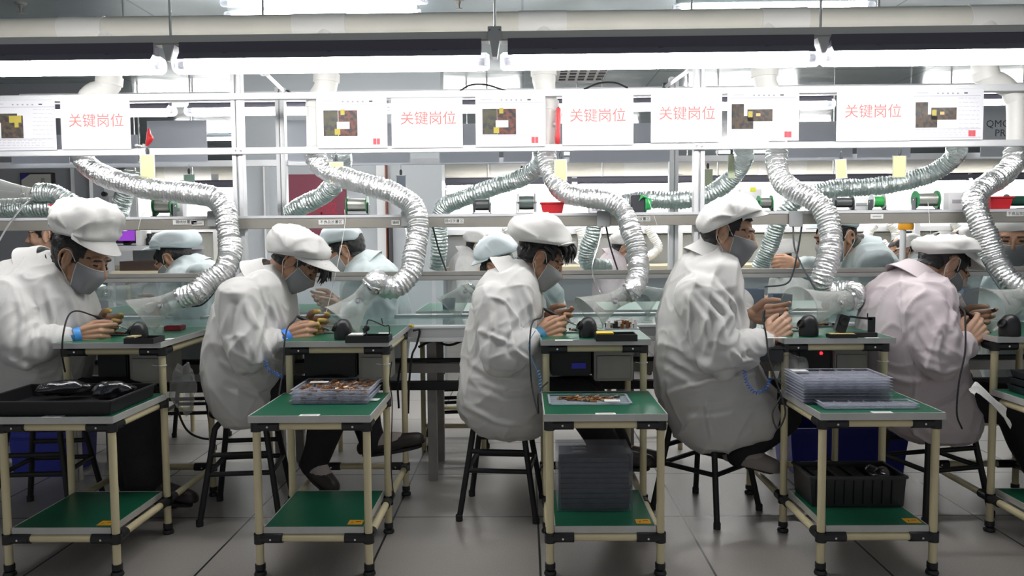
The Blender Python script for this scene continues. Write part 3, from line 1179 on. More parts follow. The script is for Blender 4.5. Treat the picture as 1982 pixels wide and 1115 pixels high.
STOOL_H = 0.46
stool_px(95, 3.44, STOOL_H, 0.1, 'black stool under the leftmost worker, seen behind the front bench legs')
stool_px(480, 3.44, STOOL_H, 0.12, 'black stool under the second worker from the left')
stool_px(972, 3.46, STOOL_H, -0.10, 'black stool under the middle worker, all four legs clear')
stool_px(1366, 3.44, STOOL_H, 0.76, 'black stool under the upright man with his feet on its rungs')
stool_px(1800, 3.46, STOOL_H, 0.25, 'black stool under the pale purple coated worker')
# stools of the far side
for px, rz, lab in ((378, 0.1, 'black stool of the far side, seen between the first two benches'),
                    (885, 0.15, 'black stool of the far side, seen left of the middle worker'),
                    (1560, 0.2, 'black stool of the far side, seen under the bench with the black crate'),
                    (80, 0.2, 'black stool of the far side, seen beneath the leftmost side shelf')):
    stool_px(px, 4.62, 0.46, rz, lab)

# blue bins on the floor
def bin_(x0, x1, y0, y1, Y, label, d=0.3):
    a, c = at(x0, y0, Y), at(x1, y0, Y)
    w = c.x - a.x
    e = thing('storage_bin', label, 'bin', V((a.x + c.x) / 2, Y + d / 2, 0))
    b = MB()
    b.open_box(V((a.x + c.x) / 2, Y + d / 2, 0.0), (w, d, a.z), 0.006, BLUE_PLASTIC, taper=0.92)
    b.build('tub', e, bevel=0.002)
    b = MB()
    z = a.z
    b.frame(V((a.x + c.x) / 2, Y + d / 2, z - 0.025), w, d, 0.016, 0.027, BLUE_PLASTIC)
    b.build('rim', e, bevel=0.003)


bin_(15, 128, 838, 900, 3.95, 'blue plastic bin on the floor beneath the leftmost bench')
bin_(1530, 1762, 830, 915, 3.95, 'wide blue plastic bin on the floor behind the black crate')


def far_desk(px, label, w=0.46):
    """plain pipe desk of the far side"""
    x = at(px, 600, 4.6).x
    e = thing('workbench', label, 'workbench', V(x, 4.65, 0))
    for sx in (-1, 1):
        for y in (4.44, 4.92):
            b = MB()
            b.tube([V(x + sx * (w / 2 - 0.03), y, 0), V(x + sx * (w / 2 - 0.03), y, Z_DESK - 0.03)], R_PIPE, CREAM, seg=12)
            b.build('leg', e)
    for y in (4.44, 4.92):
        b = MB()
        b.tube([V(x - w / 2 + 0.04, y, Z_DESK - 0.045), V(x + w / 2 - 0.04, y, Z_DESK - 0.045)], R_PIPE, CREAM, seg=12)
        b.build('cross_pipe', e)
        b = MB()
        b.tube([V(x - w / 2 + 0.04, y, 0.14), V(x + w / 2 - 0.04, y, 0.14)], R_PIPE, CREAM, seg=12)
        b.build('cross_pipe', e)
    b = MB()
    b.bx((x - w / 2 + 0.004, 4.404, Z_DESK - 0.022), (x + w / 2 - 0.004, 4.956, Z_DESK), GREEN_MAT)
    d = b.build('desktop', e)
    b = MB()
    b.frame(V(x, 4.68, Z_DESK - 0.022), w - 0.004, 0.556, 0.004, 0.023, TRIM)
    b.build('edge_trim', d)


far_desk(255, 'far side pipe desk behind the leftmost bench')
far_desk(600, 'far side pipe desk behind the second bench')
far_desk(880, 'far side pipe desk just left of the middle worker', 0.40)
far_desk(1240, 'far side pipe desk just left of the upright man')
far_desk(1545, 'far side pipe desk behind the upright man hands')
far_desk(1880, 'far side pipe desk behind the rightmost hood', 0.40)
# ================================================================ silver fume hoses and their clear hoods
def hose(name, pts, r, label, material, parent=None, pitch=0.0150, amp=0.0062, per=10):
    path = resample(smooth_path(pts, per), pitch / 4)
    rnd = random.Random(len(path))
    rs = []
    n = len(path)
    ph = 0.0
    for i in range(n):
        ph += 0.25 * (1 + 0.18 * math.sin(i * 0.043) + 0.06 * rnd.uniform(-1, 1))
        tri = abs((ph % 1.0) * 2 - 1)
        rs.append(r + amp * (tri - 0.5) * 2 * 0.5 + 0.0015 * math.sin(i * 0.11 + 1.0))
    b = MB()
    b.tube(path, rs, material, seg=22, caps=True)
    # dents: jitter the surface a little so the foil crumples
    vs = []
    for p in b.v:
        q = Vector(p)
        vs.append(tuple(q + noise.noise_vector(q * 55) * 0.0040 + noise.noise_vector(q * 21) * 0.0025))
    b.v = vs
    o = b.build(name, parent, smooth=60)
    return tag(o, label, 'hose')


def hood(neck, rim, r_neck, r_rim, label, tilt=(0, 0, 0), sq=1.0, neck_len=0.075, neck_dir=None, lip=0.0):
    """clear flared hood: a short neck sleeve at `neck`, flaring to an open oblique mouth at `rim`"""
    d = (rim - neck)
    L = d.length
    d.normalize()
    nd = (neck_dir or -d).normalized()
    e = thing('fume_hood', label, 'hood', rim)
    b = MB()
    nd2 = (d + Vector(tilt)).normalized()
    rings = []
    seg = 30
    u0, w0 = basis(d)
    N = 10
    for i in range(N + 1):
        t = i / N
        c = neck.lerp(rim, t)
        ax = d.lerp(nd2, t ** 1.5).normalized()
        u, w = basis(ax)
        rr = r_neck + (r_rim - r_neck) * (t ** 1.35)
        rings.append([c + (u * math.cos(a) * (1 + (sq - 1) * t) + w * math.sin(a)) * rr for a in [2 * math.pi * k / seg for k in range(seg)]])
    b.rings(rings, FROST, caps=False)
    b.build('flared_mouth', e, solid=0.0025)
    b = MB()
    b.tube([rings[-1][k] for k in range(seg)] + [rings[-1][0]], 0.0028, FROST, seg=8, caps=False)
    b.build('mouth_rim', e)
    b = MB()
    b.rings([[neck + nd * h + (u0 * math.cos(a) + w0 * math.sin(a)) * r_neck for a in [2 * math.pi * k / seg for k in range(seg)]] for h in (-0.01, 0.03, neck_len)], FROST, caps=False)
    b.build('neck_sleeve', e, solid=0.002)
    # bolt facing the viewer
    side = Vector((0, -1, 0)) - d * d.dot(Vector((0, -1, 0)))
    side.normalize()
    c = neck.lerp(rim, 0.12) + side * (r_neck + 0.001)
    b = MB()
    b.lathe([(0, 0), (0.013, 0), (0.013, 0.003), (0.008, 0.004), (0.008, 0.012), (0.006, 0.015), (0, 0.015)], c, side, STEEL, 14)
    b.build('bolt', e)
    # clamp band where the hose joins
    b = MB()
    c = neck + nd * (neck_len - 0.012)
    b.rings([[c + nd * h + (u0 * math.cos(a) + w0 * math.sin(a)) * (r_neck + q) for a in [2 * math.pi * k / seg for k in range(seg)]] for h, q in ((-0.006, 0.002), (-0.006, 0.005), (0.006, 0.005), (0.006, 0.002))], STEEL, caps=False)
    b.build('clamp_band', e)
    return neck + nd * neck_len


RH = 0.0490
hs = {}
# hoods first: the hoses end on their necks
n1 = hood(at(322, 588, 3.42), at(272, 612, 3.40), 0.042, 0.092, 'clear hood aimed at the leftmost worker, mouth to the left', tilt=(0.1, -0.25, -0.25), neck_dir=V(0.92, 0.12, 0.34))
n2 = hood(at(700, 578, 3.42), at(662, 622, 3.40), 0.040, 0.094, 'clear hood before the second worker from the left, mouth downward', tilt=(-0.15, -0.25, -0.2), neck_dir=V(0.6, 0.12, 0.7))
n3 = hood(at(1192, 580, 3.42), at(1140, 606, 3.40), 0.038, 0.086, 'clear hood before the middle worker, square edged mouth', tilt=(0.05, -0.15, -0.25), neck_dir=V(0.85, 0.15, 0.4))
n4 = hood(at(1622, 583, 3.44), at(1545, 600, 3.38), 0.044, 0.100, 'clear hood before the upright man, wide round mouth to the left', tilt=(-0.2, -0.35, 0.05), neck_dir=V(0.95, 0.2, 0.1), neck_len=0.06)
n5 = hood(at(1975, 578, 3.44), at(1898, 602, 3.36), 0.046, 0.098, 'clear hood before the pale purple coated worker, round mouth facing left', tilt=(-0.1, -0.45, 0.05), neck_dir=V(0.85, 0.2, 0.45))


def P(*a):
    return [at(x, y, Y) for x, y, Y in a]


hose('flexible_hose', P((160, 296, 3.86), (162, 310, 3.85), (185, 332, 3.80), (235, 353, 3.74), (300, 367, 3.70), (360, 373, 3.68), (412, 382, 3.66), (436, 408, 3.64), (442, 450, 3.60), (446, 490, 3.56), (432, 525, 3.50), (400, 548, 3.46)) + [n1 + V(0.06, 0, 0.022), n1],
     RH, 'silver hose looping down to the leftmost hood, past the aluminium post', FOIL)
hose('flexible_hose', P((610, 298, 3.86), (614, 312, 3.85), (632, 330, 3.80), (670, 345, 3.76), (720, 360, 3.72), (765, 375, 3.69), (800, 400, 3.66), (810, 440, 3.62), (802, 490, 3.57), (793, 530, 3.52), (766, 555, 3.48), (735, 552, 3.46)) + [n2 + V(0.014, 0.0, 0.02), n2],
     RH * 0.98, 'silver hose curling down to the hood of the second worker from the left', FOIL)
hose('flexible_hose', P((1058, 294, 3.86), (1060, 318, 3.84), (1072, 350, 3.79), (1098, 376, 3.74), (1140, 384, 3.70), (1180, 390, 3.68), (1208, 412, 3.65), (1222, 450, 3.60), (1234, 490, 3.56), (1236, 530, 3.50), (1228, 552, 3.46)) + [n3 + V(0.016, 0.0, 0.02), n3],
     RH * 0.90, 'silver hose curling down to the hood of the middle worker', FOIL)
hose('flexible_hose', P((1504, 290, 3.86), (1503, 310, 3.85), (1510, 345, 3.80), (1535, 368, 3.75), (1568, 384, 3.70), (1596, 410, 3.66), (1608, 450, 3.62), (1606, 490, 3.58), (1594, 530, 3.56), (1588, 556, 3.58), (1610, 566, 3.62), (1650, 564, 3.58)) + [n4 + V(0.03, 0.05, 0.0), n4],
     RH, 'silver hose hanging in an S before the upright man, red lit coils behind', FOIL)
hose('flexible_hose', P((1966, 290, 3.86), (1962, 315, 3.84), (1940, 340, 3.80), (1905, 362, 3.75), (1886, 385, 3.67), (1894, 420, 3.62), (1910, 460, 3.59), (1925, 500, 3.57), (1950, 540, 3.52), (1985, 562, 3.48)) + [n5 + V(0.03, 0.0, 0.01), n5],
     RH, 'silver hose sweeping down at the right edge to the rightmost hood', FOIL)
for o in list(bpy.data.objects):
    if o.name == 'flexible_hose.003':
        o['label'] = 'silver hose hanging in an S curve in front of the far man leaning in'

# hoses of the far side, branching from the same risers
RF = 0.047
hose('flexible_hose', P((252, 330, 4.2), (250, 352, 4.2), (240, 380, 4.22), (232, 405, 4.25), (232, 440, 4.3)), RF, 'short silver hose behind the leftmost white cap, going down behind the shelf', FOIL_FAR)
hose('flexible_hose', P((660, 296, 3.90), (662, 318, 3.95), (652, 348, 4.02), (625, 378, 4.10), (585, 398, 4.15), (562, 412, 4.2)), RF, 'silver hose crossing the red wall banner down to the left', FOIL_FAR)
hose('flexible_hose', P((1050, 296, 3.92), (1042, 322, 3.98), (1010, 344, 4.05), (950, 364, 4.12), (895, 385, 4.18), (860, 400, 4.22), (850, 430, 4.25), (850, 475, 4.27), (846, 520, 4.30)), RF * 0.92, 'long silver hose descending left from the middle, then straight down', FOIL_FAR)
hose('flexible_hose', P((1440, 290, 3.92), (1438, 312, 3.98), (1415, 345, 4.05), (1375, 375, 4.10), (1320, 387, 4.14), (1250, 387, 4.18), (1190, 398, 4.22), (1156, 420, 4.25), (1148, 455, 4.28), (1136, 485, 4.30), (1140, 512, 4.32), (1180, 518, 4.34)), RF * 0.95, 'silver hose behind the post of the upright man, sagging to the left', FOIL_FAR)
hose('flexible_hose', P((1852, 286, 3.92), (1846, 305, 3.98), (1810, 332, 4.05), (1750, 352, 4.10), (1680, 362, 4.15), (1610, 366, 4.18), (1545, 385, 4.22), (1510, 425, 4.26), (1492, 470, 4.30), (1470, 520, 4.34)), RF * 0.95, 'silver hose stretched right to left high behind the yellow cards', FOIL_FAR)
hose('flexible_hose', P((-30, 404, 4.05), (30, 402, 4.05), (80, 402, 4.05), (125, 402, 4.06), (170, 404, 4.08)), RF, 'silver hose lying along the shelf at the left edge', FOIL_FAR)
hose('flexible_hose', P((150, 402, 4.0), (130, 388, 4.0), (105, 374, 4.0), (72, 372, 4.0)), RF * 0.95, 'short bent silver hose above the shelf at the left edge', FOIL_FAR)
nL = hood(at(62, 378, 4.0), at(-20, 374, 3.98), 0.040, 0.088, 'clear hood resting above the shelf at the left edge', tilt=(-0.1, -0.2, 0.1), neck_dir=V(1, 0, 0.05), neck_len=0.03)
for (nx, ny, rx, ry, lab, fx) in ((740 - 45, 588, 600, 598, 'x', 0),):
    pass
# hoods and hose ends of the far side, seen through the clear sheets
fh = [
    ((205, 568), (290, 575), 'far side clear hood behind the leftmost worker, mouth to the right', 1),
    ((905, 560), (868, 598), 'far side clear hood left of the middle worker, mouth downward', -1),
    ((1225, 560), (1268, 585), 'far side clear hood just left of the upright man', 1),
]
for (nx, ny), (rx, ry), lab, s in fh:
    hood(at(nx, ny, 4.32), at(rx, ry, 4.30), 0.040, 0.085, lab, neck_dir=V(-s, 0.1, 0.1), neck_len=0.05)
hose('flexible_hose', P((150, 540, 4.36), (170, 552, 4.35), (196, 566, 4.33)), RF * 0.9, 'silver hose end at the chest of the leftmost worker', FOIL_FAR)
# ================================================================ people
SKIN = mat('skin', (0.44, 0.245, 0.155), 0.5, sub=0.08, var=(22, 0.06))
SKIN2 = mat('paler_skin', (0.54, 0.33, 0.23), 0.5, sub=0.08, var=(22, 0.05))
EYE = mat('dark_eyes', (0.02, 0.014, 0.012), 0.25)
LIPS = mat('lips', (0.40, 0.16, 0.13), 0.5)
HAIR = mat('black_hair', (0.012, 0.011, 0.012), 0.45, bump=(180, 0.6, 0.004))
COTX = mat('yellow_finger_cots', (0.62, 0.42, 0.12), 0.6)


def cloth(name, col, rough=0.85):
    """thin white non-woven fabric: matt with some light passing through"""
    if name in MATS:
        return MATS[name]
    m = mat(name, col, rough, bump=(170, 0.12, 0.002), var=(4, 0.025))
    nt = m.node_tree
    b = nt.nodes['Principled BSDF']
    t = nt.nodes.new('ShaderNodeBsdfTranslucent')
    t.inputs[0].default_value = (*[c * 0.9 for c in col], 1)
    mx = nt.nodes.new('ShaderNodeMixShader')
    mx.inputs[0].default_value = 0.12
    nt.links.new(b.outputs[0], mx.inputs[1])
    nt.links.new(t.outputs[0], mx.inputs[2])
    nt.links.new(mx.outputs[0], nt.nodes['Material Output'].inputs[0])
    return m


COAT = cloth('white_smock_cloth', (0.72, 0.715, 0.70))
COAT_LILAC = cloth('lilac_tinged_smock_cloth', (0.70, 0.62, 0.65))
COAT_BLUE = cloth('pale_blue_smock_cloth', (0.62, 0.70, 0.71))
CAP = cloth('white_cap_cloth', (0.74, 0.735, 0.72))
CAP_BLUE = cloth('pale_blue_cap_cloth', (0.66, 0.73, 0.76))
MASK_ = cloth('grey_mask_cloth', (0.33, 0.335, 0.355))
MASK_LIGHT = cloth('pale_mask_cloth', (0.42, 0.43, 0.44))
SOCK = cloth('pale_sock', (0.42, 0.37, 0.35))
LOOP = mat('white_elastic', (0.72, 0.70, 0.66), 0.7)


class Blob:
    """closed shapes that are fused into one skin by a voxel remesh"""

    def __init__(self):
        self.b = MB()
        self.mt = SKIN

    def ell(self, c, r, rot=None):
        self.b.ball(c, r, self.mt, seg=22, rot=rot)

    def chain(self, pts, rs, seg=14):
        self.b.tube(pts, rs, self.mt, seg=seg, round_ends=True)

    def loft(self, rings):
        self.b.rings(rings, self.mt)

    def fuse(self, voxel, smooth):
        me = bpy.data.meshes.new('fuse')
        me.from_pydata(self.b.v, [], self.b.f)
        bm = bmesh.new()
        bm.from_mesh(me)
        bmesh.ops.recalc_face_normals(bm, faces=bm.faces)
        bm.to_mesh(me)
        bm.free()
        o = bpy.data.objects.new('fuse', me)
        COL.objects.link(o)
        md = o.modifiers.new('r', 'REMESH')
        md.mode = 'VOXEL'
        md.voxel_size = voxel
        dg = bpy.context.evaluated_depsgraph_get()
        out = bpy.data.meshes.new_from_object(o.evaluated_get(dg))
        bpy.data.objects.remove(o)
        bpy.data.meshes.remove(me)
        n = len(out.vertices)
        co = np.empty(n * 3)
        out.vertices.foreach_get('co', co)
        co = co.reshape(-1, 3)
        e = np.empty(len(out.edges) * 2, dtype=np.int64)
        out.edges.foreach_get('vertices', e)
        e = e.reshape(-1, 2)
        deg = np.bincount(e.ravel(), minlength=n).astype(float)[:, None]
        for _ in range(smooth):
            acc = np.zeros_like(co)
            np.add.at(acc, e[:, 0], co[e[:, 1]])
            np.add.at(acc, e[:, 1], co[e[:, 0]])
            co = co * 0.5 + 0.5 * acc / np.maximum(deg, 1)
        out.vertices.foreach_set('co', co.ravel())
        out.update()
        return out, co, e, deg


def normals(me):
    n = np.empty(len(me.vertices) * 3)
    me.vertices.foreach_get('normal', n)
    return n.reshape(-1, 3)


def set_co(me, co):
    me.vertices.foreach_set('co', co.ravel())
    me.update()


def npnoise(co, scale, seed):
    """cheap smooth noise for many points: a sum of rotated sines, bent by one another"""
    r = np.random.RandomState(seed)
    out = np.zeros(len(co))
    w = np.zeros(len(co))
    for k in range(5):
        d = r.normal(size=3)
        d /= np.linalg.norm(d)
        out += np.sin(co @ d * scale * (0.7 + 0.22 * k) + r.uniform(0, 6.28) + 1.2 * w)
        w = out * 0.5
    return out / 3.2


def frame_fs(f, s):
    f = Vector(f).normalized()
    s = Vector(s)
    s = (s - f * s.dot(f)).normalized()
    return f, s


def add_hand(B, wrist, f, s, n, k=1.0, curl=1.0, spread=1.0, thumb=0.6, index_out=False):
    """five bent fingers and a thumb on a palm. f along the palm, s towards the thumb side, n out of the palm"""
    f, s = frame_fs(f, s)
    n = Vector(n)
    n = (n - f * n.dot(f) - s * n.dot(s)).normalized()
    tips = []
    for i in range(4):
        o = (0.030, 0.010, -0.010, -0.029)[i] * spread
        L = (0.082, 0.087, 0.083, 0.074)[i]
        base = wrist + f * L * k + s * o * k
        B.chain([wrist + s * o * 0.55 * k + f * 0.008 * k, wrist + f * L * 0.55 * k + s * o * 0.85 * k, base], [0.0150 * k, 0.0148 * k, 0.0118 * k])
        ph = ((0.042, 0.026, 0.021), (0.046, 0.029, 0.022), (0.043, 0.027, 0.022), (0.033, 0.021, 0.019))[i]
        an = ((26, 34, 22), (40, 46, 30), (50, 52, 32), (56, 50, 30))[i]
        if index_out and i == 0:
            an = (22, 36, 22)
        p, a = base, 0.0
        pts = [p]
        for l, q in zip(ph, an):
            a += math.radians(q) * curl
            p = p + (f * math.cos(a) + n * math.sin(a)) * l * k + s * o * 0.08 * k
            pts.append(p)
        B.chain(pts, [0.0108 * k, 0.0098 * k, 0.0088 * k, 0.0074 * k], seg=12)
        tips.append(p)
    # ball of the thumb and thumb
    tb = wrist + f * 0.022 * k + s * 0.024 * k + n * 0.010 * k
    t1 = tb + (f * 0.62 + s * 0.50 + n * 0.45).normalized() * 0.046 * k
    t2 = t1 + (f * 0.90 + s * 0.05 + n * (0.25 + thumb * 0.5)).normalized() * 0.034 * k
    t3 = t2 + (f * 0.95 - s * 0.12 + n * (0.1 + thumb * 0.6)).normalized() * 0.027 * k
    B.chain([tb, t1, t2, t3], [0.0165 * k, 0.0132 * k, 0.0112 * k, 0.0085 * k], seg=12)
    tips.append(t3)
    return tips, f, s, n


def head_matrix(h):
    """rotation and centre of a head from its near ear's photo place"""
    yaw = h.get('yaw', 0.0)
    R = Matrix.Rotation(math.radians(yaw), 3, 'Z') @ Matrix.Rotation(math.radians(h.get('pitch', 0)), 3, 'Y') @ Matrix.Rotation(math.radians(h.get('roll', 0)), 3, 'X')
    s = h['s']
    near = R @ V(0, 1, 0)
    sg = -1 if near.y > 0 else 1
    E = at(h['ear'][0], h['ear'][1], h['Y'] - 0.075 * s)
    C = E - R @ (V(-0.006, sg * 0.078, 0.0) * s)
    return R, C, s, sg


def add_head(B, R, C, s, capped=False):
    def L(x, y, z):
        return C + R @ (V(x, y, z) * s)

    def ell(c, r, e=(0, 0, 0)):
        q = R @ Matrix.Rotation(e[2], 3, 'Z') @ Matrix.Rotation(e[1], 3, 'Y') @ Matrix.Rotation(e[0], 3, 'X')
        B.ell(L(*c), tuple(x * s for x in r), q)
    ell((-0.012, 0, 0.036 if capped else 0.045), (0.098, 0.077, 0.062 if capped else 0.082))
    ell((-0.045, 0, 0.02), (0.058, 0.064, 0.065))
    ell((0.030, 0, -0.010), (0.062, 0.066, 0.085))
    ell((0.030, 0, -0.060), (0.055, 0.053, 0.046))
    ell((0.070, 0, -0.094), (0.022, 0.027, 0.019))
    ell((0.050, 0.026, -0.070), (0.035, 0.022, 0.03))
    ell((0.050, -0.026, -0.070), (0.035, 0.022, 0.03))
    for y in (-1, 1):
        ell((0.060, y * 0.036, -0.022), (0.030, 0.026, 0.028))
        ell((0.078, y * 0.028, 0.030), (0.017, 0.030, 0.012))
        ell((0.076, y * 0.031, 0.008), (0.015, 0.019, 0.013))
        ell((0.098, y * 0.011, -0.027), (0.012, 0.010, 0.009))
        # ear: plate, rim and lobe
        ell((-0.006, y * 0.077, 0.002), (0.017, 0.006, 0.030), (0, 0.15, y * 0.45))
        rim = [L(-0.006 + 0.019 * math.cos(a) - 0.004 * math.sin(a), y * (0.081 + 0.006 * math.cos(a + math.pi)), 0.004 + 0.030 * math.sin(a)) for a in [math.radians(q) for q in range(-95, 230, 25)]]
        B.chain(rim, [0.0052 * s] * len(rim), seg=8)
        ell((0.000, y * 0.078, -0.030), (0.009, 0.006, 0.010))
    B.chain([L(0.088, 0, 0.020), L(0.100, 0, -0.004), L(0.112, 0, -0.024)], [0.0085 * s, 0.010 * s, 0.0125 * s], seg=10)
    ell((0.087, 0, -0.056), (0.013, 0.024, 0.014))
    ell((0.087, 0, -0.070), (0.012, 0.019, 0.008))


def ellipse_ring(p_back, p_front, hd, n=32, Y=None, ex=2.4):
    c = (p_back + p_front) / 2
    u = (p_front - p_back) / 2
    out = []
    for k in range(n):
        a = 2 * math.pi * k / n
        ca, sa = math.cos(a), math.sin(a)
        x = math.copysign(abs(ca) ** (2 / ex), ca)
        y = math.copysign(abs(sa) ** (2 / ex), sa)
        out.append(c + u * x + V(0, hd * y, 0))
    return out


def fold_strokes(co, nr, strokes, Y):
    """raise or sink the near side of a garment along photo polylines: (points, height, width)"""
    ds = np.zeros(len(co))
    near = np.clip(-nr[:, 1] * 1.6 + 0.3, 0, 1)
    for pts, amp, wid in strokes:
        P2 = [at(x, y, Y) for x, y in pts]
        best = np.full(len(co), 9.9)
        n = len(P2) - 1
        tap = np.zeros(len(co))
        for i in range(n):
            a = np.array((P2[i].x, P2[i].z))
            b = np.array((P2[i + 1].x, P2[i + 1].z))
            d = b - a
            # cameras see the near surface slightly larger than the plane Y: correct by scale about the eye
            sc = Y / np.maximum(co[:, 1], 0.5)
            q = np.stack([co[:, 0] * sc, (co[:, 2] - CAM_H) * sc + CAM_H], 1)
            t = np.clip(((q - a) @ d) / max(d @ d, 1e-9), 0, 1)
            dist = np.linalg.norm(q - (a + t[:, None] * d), axis=1)
            upd = dist < best
            best = np.where(upd, dist, best)
            tap = np.where(upd, (i + t) / n, tap)
        w = np.exp(-(best / wid) ** 2) - 0.45 * np.exp(-((best - wid * 1.6) / wid) ** 2)
        ds += amp * w * np.sin(np.clip(tap, 0.04, 0.96) * math.pi) ** 0.6
    return ds * near


def patch_from(me_src, keep, off, name, material, parent, thick, jitter=0.0, seed=1, sm=2):
    """garment or hair lying on the body: the body's own faces that `keep` selects, lifted by off along the normals and given thickness"""
    bm = bmesh.new()
    bm.from_mesh(me_src)
    bm.faces.ensure_lookup_table()
    kill = [f for i, f in enumerate(bm.faces) if not keep[i]]
    bmesh.ops.delete(bm, geom=kill, context='FACES')
    if not bm.verts:
        bm.free()
        return None
    for _ in range(sm):
        bmesh.ops.smooth_vert(bm, verts=bm.verts, factor=0.5, use_axis_x=True, use_axis_y=True, use_axis_z=True)
    bm.normal_update()
    for v in bm.verts:
        v.co += v.normal * (off + jitter * noise.noise(v.co * 60 + V(seed, 0, 0)))
    bmesh.ops.solidify(bm, geom=bm.faces[:], thickness=thick)
    me = bpy.data.meshes.new(name)
    bm.to_mesh(me)
    bm.free()
    me.materials.clear()
    me.materials.append(material)
    me.polygons.foreach_set('material_index', [0] * len(me.polygons))
    me.shade_smooth()
    return link_mesh(name, me, parent)


def closed_loop(pts, n):
    pts = list(pts) + [pts[0]]
    return resample(pts, sum((q - p).length for p, q in zip(pts, pts[1:])) / (n + 0.5))[:n]


def cap_from_profile(h, band_b, band_f, tops, Y, hw, brim, material, parent, roll=0.0, seed=3, folds=0.006, belly=0.0, fullness=0.42, tuck=0.0):
    """soft cap. band_b, band_f: ends of the band line; tops: its outline over the crown from back to front (photo points); hw: half-width"""
    A, Bp = at(*band_b, Y), at(*band_f, Y)
    ax = (Bp - A)
    L = ax.length
    ax.normalize()
    side = Matrix.Rotation(roll, 3, ax) @ V(0, 1, 0)
    side = (side - ax * side.dot(ax)).normalized()
    up = ax.cross(side)
    if up.z < 0:
        up = -up
    outline = [A] + smooth_path([A] + [at(x, y, Y) for x, y in tops] + [Bp], 5)[1:-1] + [Bp]
    bott = [Bp.lerp(A, t) for t in (0.2, 0.4, 0.6, 0.8)]
    loop = closed_loop(outline + bott, 64)
    C0 = A.lerp(Bp, 0.5) + up * 0.018
    Mn = 23
    rings = []
    for j in range(Mn):
        ph = (j / (Mn - 1) * 2 - 1) * math.radians(89)
        sc = max(math.cos(ph), 0.001) ** fullness
        rings.append([C0 + (p - C0) * sc + side * (hw * math.sin(ph)) for p in loop])
    b = MB()
    b.rings(rings, material)
    me_v = np.array(b.v)
    sw = me_v @ np.array([ax, side, up]).T
    nz = npnoise(sw * np.array([0.6, 1.0, 1.2]), 30, seed) * folds * 0.8
    rid = 1 - np.abs(npnoise(sw * np.array([0.45, 1.0, 1.0]), 48, seed + 5))
    nz += np.clip(rid, 0, 1) ** 4 * folds * 1.3
    dv = me_v - np.array(C0)
    dv /= np.maximum(np.linalg.norm(dv, axis=1), 1e-6)[:, None]
    hgt = np.clip(((me_v - np.array(A)) @ np.array(up)) / 0.035, 0, 1)
    me_v = me_v + dv * (nz * hgt)[:, None]
    b.v = [tuple(p) for p in me_v]
    o = b.build('cap', parent, smooth=80)
    b = MB()
    ring = []
    for k in range(48):
        a = 2 * math.pi * k / 48
        ph = math.sin(a)
        sc = max(1 - ph * ph, 0.0) ** (fullness / 2)
        ring.append(C0 + (A.lerp(Bp, 0.5) + ax * (L / 2 * (1 if math.cos(a) > 0 else -1)) - C0) * sc * 1.0 * (1 if abs(math.cos(a)) > 0.3 else abs(math.cos(a)) / 0.3) + side * (hw * ph * 1.005) + up * (-0.018 * (1 - sc) * 0 - 0.001))
    rows_t = []
    if brim:
        tip = at(*brim[0], Y)
        root_t = brim[1]
        ext = tip - Bp
        for i in range(17):
            u = i / 16 * 2 - 1
            y = hw * 0.93 * math.sin(u * math.pi / 2)
            sc = max(1 - (y / hw) ** 2, 0.0) ** (fullness / 2)
            base = C0 + (A + ax * (L * (1 - (1 - root_t) * abs(u) ** 2.0)) + up * 0.006 - C0) * (0.35 + 0.65 * sc) + side * y
            e2 = ext * max(0.0, 1 - abs(u) ** 2.4) + ax * 0.006
            rows_t.append([base + e2 * v - up * (0.010 * v * u * u) + up * 0.007 * math.sin(v * math.pi) for v in [q / 6 for q in range(7)]])
        b = MB()
        b.grid(rows_t, material)
        b.build('cap_brim', o, smooth=80, solid=0.006)
    return o


def mask_on(R, C, s, sg, material, parent, loops=True, wide=1.0):
    def L(x, y, z):
        return C + R @ (V(x, y, z) * s)
    rows = []
    zs = [(-0.118, 0.058, 0.032), (-0.112, 0.084, 0.042), (-0.084, 0.099, 0.052), (-0.064, 0.108, 0.060), (-0.045, 0.114, 0.064), (-0.028, 0.121, 0.067), (-0.014, 0.116, 0.067), (-0.006, 0.108, 0.066)]
    for i, (z, a, w) in enumerate(zs):
        row = []
        for k in range(25):
            ph = (k / 24 * 2 - 1) * math.radians(84)
            cx = 0.016
            x = cx + (a - cx) * math.cos(ph) ** 0.72
            y = w * 1.03 * math.sin(ph)
            rip = 0.0014 * math.sin(i * 3.1)
            row.append(L(x + rip, y, z + 0.010 * (1 - math.cos(ph))))
        rows.append(row)
    b = MB()
    b.grid(rows, material)
    o = b.build('face_mask', parent, smooth=80, solid=0.0025 * s)
    b = MB()
    for pts in ([r[0] for r in rows], [r[-1] for r in rows], rows[-1], rows[0]):
        b.tube(pts, 0.0016 * s, LOOP, seg=6)
    b.build('mask_edging', o)
    if loops:
        for y in (-1, 1):
            up_c, lo_c = rows[-2][0 if y < 0 else -1], rows[1][0 if y < 0 else -1]
            pts = [up_c, L(0.016, y * 0.078, 0.022), L(0.002, y * 0.084, 0.036), L(-0.016, y * 0.085, 0.030), L(-0.026, y * 0.086, 0.006), L(-0.020, y * 0.083, -0.024), L(0.004, y * 0.074, -0.052), lo_c]
            b = MB()
            b.tube(smooth_path(pts, 5), 0.0016 * s, LOOP, seg=6)
            b.build('ear_loop', o)
    return o


